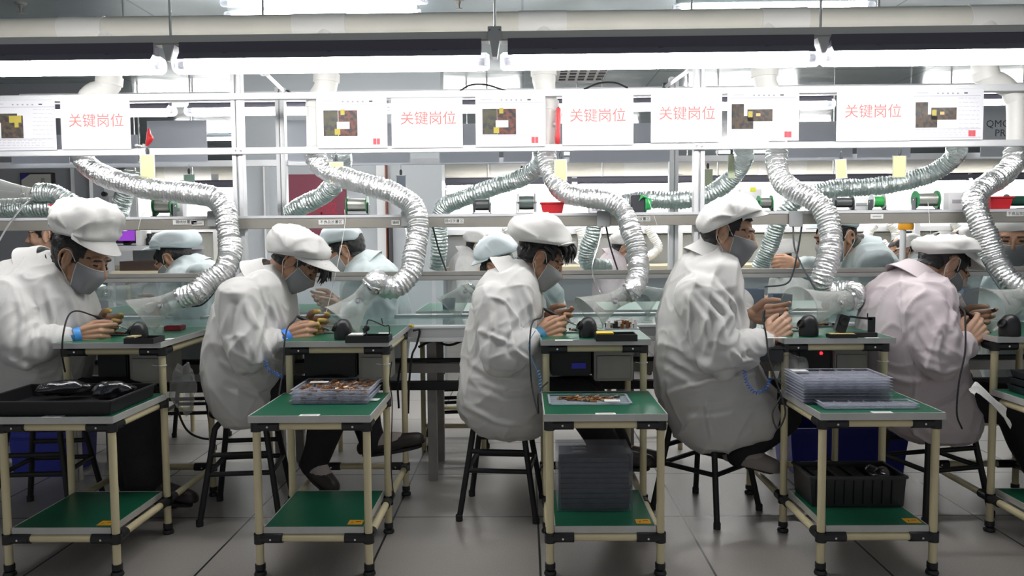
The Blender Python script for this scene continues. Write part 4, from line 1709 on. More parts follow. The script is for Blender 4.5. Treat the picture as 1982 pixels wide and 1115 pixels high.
def collar_on(nape, throat, hw, material, parent, drop=0.055, flare=0.022, height=0.03, lap=True):
    """folded shirt collar round the neck: nape and throat are world points on the body's middle plane"""
    c = (nape + throat) / 2
    u = (throat - nape) / 2
    un = u.normalized()
    nrm = un.cross(V(0, 1, 0))
    if nrm.z < 0:
        nrm = -nrm
    rows = []
    seg = 44
    for k in range(seg + 1):
        a = math.radians(-168 + 336 * k / seg)      # 0 = nape
        dirv = -u * math.cos(a) + V(0, hw * math.sin(a), 0)
        dn = dirv.normalized()
        p = c + dirv
        tipf = max(0.0, (abs(a) / math.pi - 0.62) / 0.38)
        dr = drop * (1 + 0.75 * math.sin(min(tipf, 0.75) / 0.75 * math.pi / 2) * (1 if lap else 0))
        row = [p - nrm * 0.020 + dn * 0.002,
               p + nrm * height * 0.6 + dn * 0.003,
               p + nrm * height + dn * 0.008,
               p + nrm * height * 0.85 + dn * 0.017,
               p - nrm * (dr * 0.45 - height * 0.4) + dn * (0.022 + flare * 0.7),
               p - nrm * (dr - height * 0.3) + dn * (0.026 + flare * 1.6)]
        rows.append(row)
    b = MB()
    b.grid(rows, material)
    return b.build('collar', parent, smooth=70, solid=0.0035)


def wrist_strap(parent, p, d, r, material, coil=None):
    b = MB()
    d = d.normalized()
    u, w = basis(d)
    rings = []
    for h, q in ((-0.013, 0.0), (-0.013, 0.0025), (0.013, 0.0025), (0.013, 0.0)):
        rings.append([p + d * h + (u * math.cos(a) + w * math.sin(a)) * (r + q) for a in [2 * math.pi * k / 22 for k in range(22)]])
    b.rings(rings + [rings[0]], material, caps=False)
    o = b.build('wrist_strap', parent)
    b = MB()
    b.box(p + V(0, -r - 0.004, 0.004), (0.02, 0.006, 0.016), material)
    b.build('snap', o, bevel=0.002)
    return o


def coil_cord(parent, pts, r, material, name='coil_cord', pitch=0.0115, wire=0.0014):
    path = resample(smooth_path(pts, 12), 0.0012)
    out = []
    L = 0
    u = None
    for i, p in enumerate(path):
        d = (path[min(i + 1, len(path) - 1)] - path[max(i - 1, 0)]).normalized()
        if u is None:
            u, w = basis(d)
        else:
            u = (u - d * u.dot(d)).normalized()
            w = d.cross(u)
        a = 2 * math.pi * (i * 0.0012) / pitch
        out.append(p + (u * math.cos(a) + w * math.sin(a)) * r)
    b = MB()
    b.tube(out, wire, material, seg=5)
    return b.build(name, parent)


def make_person(spec):
    F = spec.get('facing', 1)
    Y = spec['Y']
    k = spec.get('k', 1.1)
    coat_m = spec.get('coat', COAT)
    rg = spec['rings']
    bottom = at(rg[-1][1], rg[-1][0], Y)
    midx = sum((r[1] + r[2]) / 2 for r in rg) / len(rg)
    base = at(midx, 700, Y)
    base.z = spec.get('base_z', 0.0)
    root = thing('person', spec['label'], 'person', base, group=None)
    vox_b, vox_c = spec.get('vox', (0.0032, 0.0075))

    # ---- garment
    B = Blob()
    rings = []
    for r in rg:
        y, xb, xf, hd = r[:4]
        yc = r[4] if len(r) > 4 else Y
        pb, pf = at(xb, y, yc), at(xf, y, yc)
        if F < 0:
            pb, pf = pf, pb
        rings.append(ellipse_ring(pb, pf, hd))
    B.loft(rings)
    arms = []
    for arm in spec['arms']:
        pts = [at(*p) for p in arm['pts']]
        arms.append(pts)
        sh, el, wr = pts
        ru, re, rw = arm.get('r', (0.085, 0.074, 0.050))
        cuff = wr.lerp(el, arm.get('cuff', 0.27))
        B.chain([sh, sh.lerp(el, 0.5), el], [ru, (ru + re) / 2, re], seg=20)
        B.chain([el, el.lerp(cuff, 0.5), cuff], [re, (re * 0.48 + rw * 0.52) * 1.06, rw], seg=20)
    for c, r in spec.get('lumps', ()):
        B.ell(at(*c), r)
    coat, co, ed, deg = B.fuse(vox_c, spec.get('coat_smooth', 5))
    nr = normals(coat)
    ds = npnoise(co * np.array([1.0, 1.0, 0.55]), 17, spec['seed']) * 0.006
    rid = 1 - np.abs(npnoise(co * np.array([1.0, 1.0, 0.42]), 26, spec['seed'] + 7))
    ds += (np.clip(rid, 0, 1) ** 4) * 0.012 * spec.get('wrinkle', 1.0)
    rid2 = 1 - np.abs(npnoise(co * np.array([1.0, 0.8, 0.7]), 44, spec['seed'] + 11))
    ds += (np.clip(rid2, 0, 1) ** 5) * 0.0055 * spec.get('wrinkle', 1.0)
    # pushed-up folds at the inside of each elbow
    for pts in arms:
        sh, el, wr = [np.array(p) for p in pts]
        a1 = (sh - el) / np.linalg.norm(sh - el)
        a2 = (wr - el) / np.linalg.norm(wr - el)
        inner = (a1 + a2) / max(np.linalg.norm(a1 + a2), 1e-6)
        d = co - el
        dist = np.linalg.norm(d, axis=1)
        along = d @ (a2 - a1) / np.linalg.norm(a2 - a1)
        side = np.clip((d @ inner) / 0.09 + 0.25, 0, 1)
        ds += 0.0085 * np.sin(along * 120 + 3 * npnoise(co, 22, 3)) * np.exp(-(dist / 0.13) ** 2) * side
        # blousing over the cuff
        dc = np.linalg.norm(co - (wr + (el - wr) * 0.16), axis=1)
        ds += 0.007 * np.abs(np.sin(npnoise(co, 60, 9) * 2.4)) * np.exp(-(dc / 0.055) ** 2)
    ds += 1.25 * fold_strokes(co, nr, spec.get('folds', ()), Y - 0.15)
    co = co + nr * ds[:, None]
    acc = np.zeros_like(co)
    np.add.at(acc, ed[:, 0], co[ed[:, 1]])
    np.add.at(acc, ed[:, 1], co[ed[:, 0]])
    co = co * 0.75 + 0.25 * acc / np.maximum(deg, 1)
    set_co(coat, co)
    coat.materials.clear()
    coat.materials.append(coat_m)
    coat.shade_smooth()
    coat.name = 'smock'
    ob_coat = link_mesh('smock', coat, root)

    # ---- body
    B = Blob()
    R, C, s, sg = head_matrix(spec['head'])
    nape, throat = at(*spec['nape'], Y), at(*spec['throat'], Y)
    nb = (nape + throat) / 2
    add_head(B, R, C, s, bool(spec.get('cap')))
    B.chain([C + R @ (V(-0.022, 0, -0.03) * s), (C + R @ (V(-0.022, 0, -0.05) * s)).lerp(nb, 0.5), nb, nb.lerp(rings_center(rings, 3), 0.6)], [0.054 * s, 0.053 * s, 0.060 * s, 0.07 * s], seg=20)
    ch, pel = rings_center(rings, min(5, len(rings) - 2)), rings_center(rings, max(len(rings) - 4, 1))
    B.chain([nb, ch, pel], [0.06, 0.105, 0.12], seg=20)
    hands = []
    for arm, pts in zip(spec['arms'], arms):
        sh, el, wr = pts
        B.chain([ch.lerp(sh, 0.3), sh.lerp(el, 0.08), el], [0.06, 0.046 * k, 0.038 * k])
        B.chain([el, el.lerp(wr, 0.45), wr], [0.038 * k, 0.036 * k, 0.0265 * k])
        hd = arm.get('hand')
        if hd:
            tips, f, sv, nn = add_hand(B, wr, hd['f'], hd['s'], hd['n'], k, hd.get('curl', 1.0), hd.get('spread', 1.0), hd.get('thumb', 0.6), hd.get('index', False))
            hands.append((wr, tips, f, sv, nn))
    for leg in spec.get('legs', ()):
        P3 = [at(*p) for p in leg['pts']]
        B.chain([pel, P3[0], P3[1], P3[2]], [0.05, 0.045, 0.045, 0.034], seg=14)
        if len(P3) > 3:
            B.chain([P3[2], P3[2].lerp(P3[3], 0.4), P3[3]], [0.036, 0.036, 0.028], seg=12)
    body, bco, bed, bdeg = B.fuse(vox_b, 2)
    # eye hollows
    Ri = np.array(R.inverted())
    loc = (bco - np.array(C)) @ Ri.T / s
    bnr = normals(body)
    for y in (-1, 1):
        d = loc - np.array((0.090, y * 0.031, 0.008))
        g = np.exp(-((d[:, 0] / 0.02) ** 2 + (d[:, 1] / 0.017) ** 2 + (d[:, 2] / 0.006) ** 2))
        bco = bco - bnr * (0.004 * s * g)[:, None]
        d2 = loc - np.array((-0.004, y * 0.083, 0.004))
        g2 = np.exp(-((d2[:, 0] / 0.009) ** 2 + (d2[:, 1] / 0.012) ** 2 + (d2[:, 2] / 0.014) ** 2))
        bco = bco - bnr * (0.005 * s * g2)[:, None]
    set_co(body, bco)
    body.materials.clear()
    for m in (spec.get('skin', SKIN), EYE, LIPS, COTX):
        body.materials.append(m)
    nf = len(body.polygons)
    fc = np.empty(nf * 3)
    body.polygons.foreach_get('center', fc)
    fc = fc.reshape(-1, 3)
    fl = (fc - np.array(C)) @ Ri.T / s
    mi = np.zeros(nf, dtype=np.int32)
    for y in (-1, 1):
        ex = fl[:, 1] - y * 0.031
        ez = fl[:, 2] - 0.008 - 0.10 * ex * y
        mi[(fl[:, 0] > 0.06) & ((ex / 0.0145) ** 2 + (ez / 0.0046) ** 2 < 1)] = 1
    mi[(fl[:, 0] > 0.075) & (np.abs(fl[:, 1]) < 0.022) & (np.abs(fl[:, 2] + 0.063) < 0.011)] = 2
    if spec.get('finger_cots') is not None and len(hands) > spec['finger_cots']:
        w_, tips, f, sv, nn = hands[spec['finger_cots']]
        for t in tips:
            mi[np.linalg.norm(fc - np.array(t), axis=1) < 0.030] = 3
    body.polygons.foreach_set('material_index', mi)
    body.shade_smooth()
    body.name = 'body'
    ob_body = link_mesh('body', body.copy(), root)
    # ---- brows and hair
    near_ear = (np.abs(fl[:, 1]) > 0.070) & (((fl[:, 0] + 0.006) / 0.028) ** 2 + ((fl[:, 2] - 0.002) / 0.040) ** 2 < 1)
    hl = spec.get('hairline', -0.045)
    hair = ((fl[:, 0] < -0.020) & (fl[:, 2] > hl + 0.25 * (fl[:, 0] + 0.06)) & (fl[:, 0] > -0.2)) | ((fl[:, 0] < 0.048) & (fl[:, 2] > 0.022)) | (fl[:, 2] > 0.062)
    hair |= (fl[:, 0] > 0.012) & (fl[:, 0] < 0.036) & (fl[:, 2] > -0.006) & (np.abs(fl[:, 1]) > 0.05)
    if spec.get('cap'):
        hair &= fl[:, 2] < 0.088
    hair &= (np.abs(fl[:, 0]) < 0.13) & (np.abs(fl[:, 1]) < 0.10) & (fl[:, 2] < 0.15) & (fl[:, 2] > -0.11) & ~near_ear
    oh = patch_from(body, hair, 0.0075 * s, 'hair', spec.get('hair_mat', HAIR), root, 0.006, 0.004, spec['seed'])
    for y in (-1, 1):
        ex = (fl[:, 1] - y * 0.034) * y
        brow = (fl[:, 0] > 0.05) & (np.abs(ex) < 0.020) & (np.abs(fl[:, 2] - 0.031 + 0.12 * np.abs(ex)) < 0.0034)
        patch_from(body, brow, 0.0009, 'eyebrow', mat('brow_hair', (0.06, 0.036, 0.028), 0.7), root, 0.0006, sm=0)
    if spec.get('fringe'):
        # locks hanging out under the cap: photo points from root to tip
        rnd = random.Random(spec['seed'])
        for (x0, y0), (x1, y1), cnt, sp in spec['fringe']:
            b = MB()
            for q in range(cnt):
                yy = Y + rnd.uniform(-0.06, 0.05) * sp
                jx, jy = rnd.uniform(-7, 7), rnd.uniform(-6, 6)
                a = at(x0 + jx, y0 + jy * 0.4, yy)
                c = at(x1 + jx * 1.3 + rnd.uniform(-5, 5), y1 + jy, yy - 0.01)
                m_ = a.lerp(c, 0.5) + V(F * 0.012, rnd.uniform(-0.008, 0.008), 0.004)
                b.tube(smooth_path([a, m_, c], 4), [0.010, 0.010, 0.0095, 0.009, 0.008, 0.0065, 0.0045, 0.0025, 0.0008], HAIR, seg=7)
            b.build('fringe', oh or root)
    bpy.data.meshes.remove(body)
    # ---- undershirt, collar
    if spec.get('shirt'):
        b = MB()
        c0, c1 = C.lerp(nb, 0.62), nb.lerp(rings_center(rings, 3), 0.5)
        u_ = (throat - nape)
        sk = spec.get('shirt_k', 1.0)
        b.rings([ellipse_ring(p - u_ * 0.5 * q * sk, p + u_ * 0.5 * q * sk, 0.070 * s * q2 * sk, n=24, ex=2.0) for p, q, q2 in ((c0, 0.86, 0.90), (c0.lerp(nb, 0.5), 0.92, 0.94), (nb, 0.94, 0.98), (c1, 0.9, 1.0))], spec['shirt'], caps=False)
        b.build('undershirt', root, smooth=80, solid=0.004)
    if spec.get('collar', True):
        collar_on(nape, throat, spec.get('collar_hw', 0.082), coat_m, root, drop=spec.get('collar_drop', 0.055))
    # ---- cap and mask
    if spec.get('cap'):
        cp = spec['cap']
        cap_from_profile(spec['head'], cp['b'], cp['f'], cp['tops'], cp.get('Y', spec['head']['Y']), cp.get('hw', 0.115), cp.get('brim'), cp.get('mat', CAP), root, roll=math.radians(cp.get('roll', 0)), seed=spec['seed'], folds=cp.get('folds', 0.006), fullness=cp.get('full', 0.42))
    if spec.get('mask'):
        mask_on(R, C, s, sg, spec['mask'], root)
    # ---- trousers and shoes
    for leg in spec.get('legs', ()):
        P3 = [at(*p) for p in leg['pts']]
        Bt = Blob()
        r0 = leg.get('r', (0.095, 0.085, 0.060))
        Bt.chain([P3[0].lerp(P3[1], leg.get('from', 0.30)), P3[1]], [r0[1], r0[1]], seg=18)
        Bt.chain([P3[1], P3[1].lerp(P3[2], 0.5), P3[2]], [r0[1], (r0[1] + r0[2]) / 2, r0[2]], seg=18)
        tm, tco, ted, tdeg = Bt.fuse(0.009, 4)
        tn = normals(tm)
        tco = tco + tn * (npnoise(tco, 30, spec['seed']) * 0.006)[:, None]
        set_co(tm, tco)
        tm.materials.clear()
        tm.materials.append(TROUSER)
        tm.shade_smooth()
        link_mesh('trouser_leg', tm, root)
        if len(P3) > 3 and leg.get('shoe', True):
            ank, toe = P3[2], P3[3]
            d = (toe - ank)
            fl_ = V(d.x, d.y, d.z * 0.5)
            heel = ank - fl_.normalized() * 0.035 + V(0, 0, -0.02)
            if leg.get('sock'):
                b = MB()
                b.tube([ank.lerp(P3[1], 0.16), ank, ank.lerp(toe, 0.35), ank.lerp(toe, 0.6)], [0.044, 0.043, 0.046, 0.040], SOCK, seg=16, round_ends=True)
                b.build('sock', root)
            Bs = Blob()
            Bs.chain([heel, ank.lerp(toe, 0.35) + V(0, 0, -0.012), toe + (toe - ank).normalized() * 0.006 + V(0, 0, -0.006)], [0.042, 0.048, 0.038], seg=16)
            sm_, sco, sed, sdeg = Bs.fuse(0.006, 3)
            # flat sole
            zlow = sco[:, 2]
            ax = np.array((toe - heel).normalized())
            nrm = np.array((toe - heel).normalized().cross(V(0, 1, 0)))
            if nrm[2] < 0:
                nrm = -nrm
            hh = (sco - np.array(ank)) @ nrm
            sco = sco + nrm * np.where(hh < -0.035, -0.035 - hh, 0)[:, None]
            set_co(sm_, sco)
            sm_.materials.clear()
            sm_.materials.append(leg.get('shoe_mat') or mat('dark_brown_shoe', (0.028, 0.020, 0.019), 0.5))
            sm_.shade_smooth()
            so = link_mesh('shoe', sm_, root)
            b = MB()
            h2 = heel - Vector(nrm) * 0.030
            t2 = toe - Vector(nrm) * 0.030
            yv = V(0, 1, 0)
            fw = (t2 - h2)
            ring = []
            for q in range(24):
                a = 2 * math.pi * q / 24
                ring.append(h2 + fw * (0.5 + 0.60 * math.cos(a)) + yv * (0.044 + 0.006 * math.cos(a)) * math.sin(a))
            b.rings([[p - Vector(nrm) * 0.010 for p in ring], [p + Vector(nrm) * 0.004 for p in ring]], RUBBER)
            b.build('sole', so, bevel=0.003)
    return root, arms, hands, (R, C, s)


def rings_center(rings, i):
    i = max(0, min(i, len(rings) - 1))
    c = Vector((0, 0, 0))
    for p in rings[i]:
        c += p
    return c / len(rings[i])
# right hand seen from its back: thumb side up, palm away from the viewer; left hand seen from its palm side
RH_ = dict(f=(0.92, 0.10, -0.05), s=(0.1, 0.15, 1), n=(-0.1, 0.95, -0.35))
LH_ = dict(f=(0.90, -0.22, 0.02), s=(0.05, 0.1, 1), n=(0.0, -0.9, -0.4))
NEAR = []

# ---- leftmost worker
w1 = make_person(dict(
    label='person in white smock and tall white cap working at the left edge', seed=11, Y=3.40,
    rings=[(490, 64, 110, .065), (500, 44, 122, .098), (512, 20, 134, .145), (525, -8, 148, .185), (548, -28, 160, .205), (580, -42, 172, .21), (620, -52, 178, .21), (660, -56, 172, .21), (700, -56, 166, .215), (735, -54, 160, .215), (765, -48, 150, .205), (790, -25, 125, .17), (800, 0, 100, .12)],
    arms=[dict(pts=[(14, 580, 3.22), (42, 672, 3.14), (148, 652, 3.24)], r=(.100, .088, .052), hand=dict(f=(0.95, 0.15, 0.10), s=(-0.15, 0.2, 1), n=(0.2, 0.9, -0.5), curl=1.30, index=True)),
          dict(pts=[(100, 590, 3.60), (130, 660, 3.62), (190, 628, 3.48)], r=(.09, .078, .048), hand=dict(f=(0.95, -0.25, 0.0), s=(0.1, 0.2, 1), n=(0.1, -0.85, -0.45), curl=0.8))],
    finger_cots=1,
    head=dict(ear=(126, 500), Y=3.36, pitch=24, yaw=-4, s=1.13), nape=(72, 488), throat=(122, 550), hairline=-0.075,
    shirt_k=1.06, shirt=mat('navy_patterned_shirt', (0.025, 0.03, 0.045), 0.8, var=(90, 0.6)),
    cap=dict(b=(122, 450), f=(206, 470), tops=[(119, 440), (116, 415), (124, 396), (146, 385), (168, 388), (176, 386), (198, 388), (218, 398), (231, 416), (227, 432), (219, 448), (216, 464)], brim=[(222, 499), 0.55], hw=0.128, folds=0.010, Y=3.34),
    mask=MASK_,
    legs=[dict(pts=[(70, 770, 3.37), (262, 775, 3.36), (280, 935, 3.36), (365, 962, 3.34)], r=(.10, .10, .085)),
          dict(pts=[(70, 770, 3.55), (265, 772, 3.54), (268, 930, 3.52), (340, 965, 3.50)], r=(.10, .10, .085))],
    folds=[([(30, 560), (45, 620), (38, 670)], .012, .016), ([(60, 590), (75, 640), (70, 680)], -.010, .014), ([(90, 560), (105, 620), (95, 660)], .010, .013), ([(10, 690), (60, 715), (110, 705)], .012, .014), ([(20, 730), (80, 740), (140, 720)], -.010, .016), ([(120, 540), (142, 600), (150, 640)], .008, .012)]))
NEAR.append(w1)

# ---- second from the left
w2 = make_person(dict(
    label='person bent far forward, dark fringe hanging under a sleek white cap', seed=22, Y=3.42,
    rings=[(512, 500, 536, .060), (522, 484, 546, .090), (534, 465, 554, .135), (548, 447, 560, .180), (570, 433, 563, .200), (600, 420, 565, .205), (635, 410, 565, .205), (670, 403, 562, .205), (700, 401, 560, .205), (735, 402, 557, .205), (765, 410, 552, .200), (790, 424, 543, .185), (806, 440, 528, .155), (818, 460, 505, .10)],
    arms=[dict(pts=[(462, 582, 3.24), (482, 684, 3.17), (550, 655, 3.27)], r=(.092, .080, .050), hand=dict(f=(0.93, 0.12, 0.18), s=(-0.2, 0.25, 1), n=(0.2, 0.9, -0.45), curl=1.30, index=True)),
          dict(pts=[(530, 585, 3.60), (548, 660, 3.60), (590, 634, 3.46)], r=(.088, .076, .048), hand=dict(f=(0.92, -0.28, 0.12), s=(0.0, 0.2, 1), n=(0.2, -0.85, -0.5), curl=1.0))],
    finger_cots=1,
    head=dict(ear=(561, 504), Y=3.42, pitch=47, yaw=0, s=1.06), nape=(503, 512), throat=(545, 560), hairline=-0.055,
    shirt_k=1.04, shirt=mat('dark_brown_shirt', (0.05, 0.035, 0.03), 0.8),
    cap=dict(b=(524, 488), f=(622, 503), tops=[(522, 478), (521, 462), (526, 446), (540, 436), (560, 434), (585, 441), (605, 449), (622, 460), (631, 474), (636, 488), (634, 502)], brim=[(652, 530), 0.62], hw=0.118, folds=0.009),
    mask=MASK_, fringe=[((616, 506), (630, 545), 10, 1.0), ((628, 512), (618, 550), 9, 1.0), ((600, 502), (604, 522), 6, 1.2)],
    legs=[dict(pts=[(500, 765, 3.37), (655, 762, 3.36), (606, 898, 3.40), (640, 938, 3.34)], r=(.095, .085, .062), sock=True),
          dict(pts=[(500, 765, 3.55), (690, 765, 3.56), (722, 858, 3.56), (805, 850, 3.54)], r=(.095, .085, .058), sock=True)],
    folds=[([(478, 590), (500, 640), (490, 700)], .012, .014), ([(455, 590), (448, 650), (470, 690)], -.010, .015), ([(520, 570), (535, 620), (530, 680)], .010, .012), ([(505, 640), (520, 690), (545, 700)], .012, .011), ([(430, 700), (480, 730), (530, 720)], .010, .014), ([(440, 745), (500, 765), (545, 750)], -.010, .014), ([(500, 545), (515, 590), (512, 640)], .008, .010), ([(452, 690), (490, 712), (525, 702)], -.012, .010)]))
NEAR.append(w2)

# ---- middle
w3 = make_person(dict(
    label='person with round soft cap and thick black hair, middle of the row', seed=33, Y=3.42,
    rings=[(506, 978, 1012, .060), (516, 964, 1024, .090), (528, 946, 1034, .140), (545, 930, 1040, .185), (575, 918, 1044, .200), (610, 909, 1046, .20), (645, 903, 1046, .20), (685, 898, 1050, .20), (725, 894, 1056, .205), (765, 889, 1062, .205), (790, 888, 1063, .20), (812, 896, 1062, .185), (830, 925, 1056, .15), (842, 970, 1040, .09)],
    arms=[dict(pts=[(956, 585, 3.25), (968, 690, 3.17), (1042, 652, 3.26)], r=(.090, .078, .050), hand=dict(f=(0.90, 0.12, 0.36), s=(-0.35, 0.25, 1), n=(0.3, 0.9, -0.35), curl=1.2)),
          dict(pts=[(1020, 590, 3.60), (1025, 655, 3.60), (1052, 622, 3.46)], r=(.085, .074, .046), hand=dict(f=(0.92, -0.28, 0.10), s=(0.0, 0.2, 1), n=(0.15, -0.85, -0.5), curl=1.05))],
    head=dict(ear=(1043, 502), Y=3.42, pitch=30, yaw=0, s=1.02), nape=(981, 507), throat=(1020, 560), hairline=-0.040,
    shirt_k=1.08, shirt=mat('blue_grey_shirt', (0.16, 0.20, 0.22), 0.8),
    cap=dict(b=(1000, 466), f=(1098, 478), tops=[(994, 462), (985, 450), (984, 436), (992, 424), (1010, 417), (1035, 414), (1062, 416), (1080, 424), (1092, 440), (1102, 458), (1106, 472)], brim=[(1112, 471), 0.85], hw=0.125, folds=0.008),
    mask=MASK_LIGHT, fringe=[((1090, 474), (1098, 510), 12, 1.3), ((1100, 474), (1103, 500), 9, 1.2), ((1062, 474), (1080, 500), 10, 1.5), ((1030, 472), (1024, 486), 6, 1.5), ((1012, 470), (1012, 484), 8, 1.3)],
    legs=[dict(pts=[(990, 770, 3.37), (1120, 772, 3.36), (1180, 880, 3.44), (1250, 892, 3.42)], r=(.10, .088, .064)),
          dict(pts=[(990, 770, 3.55), (1130, 762, 3.56), (1200, 872, 3.58), (1270, 886, 3.55)], r=(.10, .088, .064))],
    folds=[([(945, 580), (955, 640), (950, 690)], .010, .014), ([(988, 640), (992, 680), (1030, 700)], .014, .010), ([(985, 585), (995, 640), (985, 660)], -.010, .012), ([(930, 640), (985, 665)], .010, .010), ([(910, 700), (960, 730), (1030, 735)], .010, .015), ([(915, 745), (975, 765), (1040, 760)], -.009, .013), ([(900, 785), (960, 815), (1050, 822)], .009, .012), ([(1015, 560), (1030, 610), (1036, 650)], .008, .010)]))
NEAR.append(w3)

# ---- upright man
w4 = make_person(dict(
    label='person in white smock sitting upright and looking ahead, slanted white cap', seed=44, Y=3.40,
    rings=[(474, 1356, 1398, .062), (484, 1342, 1412, .095), (496, 1329, 1420, .145), (510, 1315, 1426, .195), (535, 1300, 1430, .215), (565, 1288, 1434, .225), (605, 1277, 1438, .225), (650, 1271, 1442, .225), (690, 1268, 1452, .22), (725, 1269, 1474, .22), (755, 1272, 1496, .22), (785, 1278, 1508, .22), (810, 1287, 1506, .21), (832, 1298, 1488, .20), (850, 1316, 1440, .17), (864, 1342, 1395, .10)],
    arms=[dict(pts=[(1352, 578, 3.20), (1396, 690, 3.12), (1488, 656, 3.22)], r=(.104, .088, .054), hand=dict(f=(0.80, 0.15, 0.55), s=(-0.5, 0.25, 0.8), n=(0.35, 0.9, -0.2), curl=1.1)),
          dict(pts=[(1415, 590, 3.58), (1420, 640, 3.58), (1452, 610, 3.44)], r=(.09, .078, .048), hand=dict(f=(0.96, -0.22, 0.05), s=(0.0, 0.2, 1), n=(0.1, -0.9, -0.45), curl=0.85))],
    head=dict(ear=(1398, 452), Y=3.36, pitch=13, yaw=-22, s=1.10), nape=(1358, 475), throat=(1414, 508), hairline=-0.075, skin=SKIN2,
    shirt=mat('white_shirt', (0.6, 0.6, 0.6), 0.8),
    cap=dict(b=(1360, 452), f=(1464, 407), tops=[(1352, 440), (1352, 425), (1362, 408), (1380, 393), (1402, 382), (1425, 377), (1440, 381), (1454, 389), (1466, 398), (1471, 405)], brim=[(1484, 417), 0.62], hw=0.130, folds=0.009, Y=3.34),
    mask=MASK_,
    legs=[dict(pts=[(1390, 790, 3.37), (1512, 800, 3.32), (1432, 876, 3.36), (1492, 900, 3.28)], r=(.10, .088, .060), sock=True, shoe_mat=mat('pale_canvas_shoe', (0.30, 0.27, 0.25), 0.8)),
          dict(pts=[(1390, 790, 3.55), (1515, 800, 3.55), (1430, 872, 3.52), (1490, 900, 3.46)], r=(.10, .092, .060), sock=True)],
    folds=[([(1330, 570), (1365, 620), (1372, 680)], .012, .014), ([(1350, 560), (1400, 610), (1412, 650)], -.010, .013), ([(1375, 540), (1420, 590), (1428, 630)], .010, .010), ([(1300, 640), (1330, 690), (1390, 715)], .010, .016), ([(1285, 700), (1350, 735), (1440, 715)], -.012, .014), ([(1300, 760), (1370, 735), (1450, 725)], .012, .012), ([(1420, 680), (1435, 700), (1460, 690)], .012, .009), ([(1440, 660), (1450, 690), (1480, 690)], -.010, .008), ([(1366, 770), (1372, 820), (1380, 855)], .008, .007), ([(1310, 800), (1400, 790), (1490, 770)], -.008, .016), ([(1440, 525), (1434, 580), (1440, 640)], .008, .010)]))
NEAR.append(w4)

# ---- rightmost, lilac
w5 = make_person(dict(
    label='person in pale purple smock bent forward at the right, round cap with turned band', seed=55, Y=3.42, coat=COAT_LILAC,
    rings=[(518, 1752, 1790, .062), (527, 1734, 1806, .100), (538, 1717, 1818, .155), (555, 1698, 1828, .195), (582, 1682, 1836, .21), (615, 1671, 1840, .212), (655, 1666, 1842, .212), (695, 1667, 1850, .21), (730, 1670, 1862, .21), (765, 1678, 1874, .21), (795, 1692, 1882, .20), (820, 1712, 1884, .18), (840, 1738, 1878, .15), (852, 1768, 1860, .09)],
    arms=[dict(pts=[(1786, 600, 3.24), (1822, 692, 3.16), (1872, 660, 3.24)], r=(.096, .086, .054), hand=dict(f=(0.70, 0.2, 0.60), s=(-0.5, 0.3, 0.8), n=(0.4, 0.85, -0.2), curl=1.1)),
          dict(pts=[(1830, 600, 3.58), (1826, 640, 3.58), (1846, 622, 3.46)], r=(.085, .074, .046), hand=dict(f=(0.94, -0.25, 0.05), s=(0.0, 0.2, 1), n=(0.15, -0.85, -0.5), curl=1.0))],
    head=dict(ear=(1842, 513), Y=3.40, pitch=44, yaw=2, s=1.06), nape=(1757, 514), throat=(1812, 562), hairline=-0.050, skin=SKIN2,
    cap=dict(b=(1786, 492), f=(1876, 490), tops=[(1782, 488), (1775, 480), (1776, 470), (1786, 462), (1806, 456), (1830, 454), (1852, 457), (1868, 464), (1879, 474), (1884, 486)], brim=[(1897, 525), 0.60], hw=0.128, folds=0.008),
    mask=MASK_,
    legs=[dict(pts=[(1810, 770, 3.37), (1960, 785, 3.34), (2010, 900, 3.36), (2060, 960, 3.34)], r=(.105, .09, .07)),
          dict(pts=[(1810, 770, 3.55), (1960, 785, 3.54), (2010, 900, 3.55), (2060, 960, 3.5)], r=(.105, .09, .07))],
    folds=[([(1746, 530), (1750, 620), (1772, 740), (1770, 840)], .007, .006), ([(1800, 600), (1822, 650), (1815, 690)], .010, .012), ([(1838, 560), (1846, 600), (1838, 640)], .010, .010), ([(1770, 640), (1790, 680), (1850, 705)], -.010, .012), ([(1780, 700), (1830, 720), (1870, 705)], .010, .012), ([(1800, 790), (1840, 770), (1872, 735)], -.014, .010), ([(1700, 720), (1760, 740), (1800, 735)], .009, .014)]))
NEAR.append(w5)
# ================================================================ the far side of the line and the lines behind
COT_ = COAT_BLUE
FARV = (0.0055, 0.011)
RHF = dict(f=(-0.92, -0.10, -0.05), s=(0.1, -0.15, 1), n=(0.1, -0.95, -0.35))
LHF = dict(f=(-0.90, 0.22, 0.02), s=(0.05, -0.1, 1), n=(0.0, 0.9, -0.4))

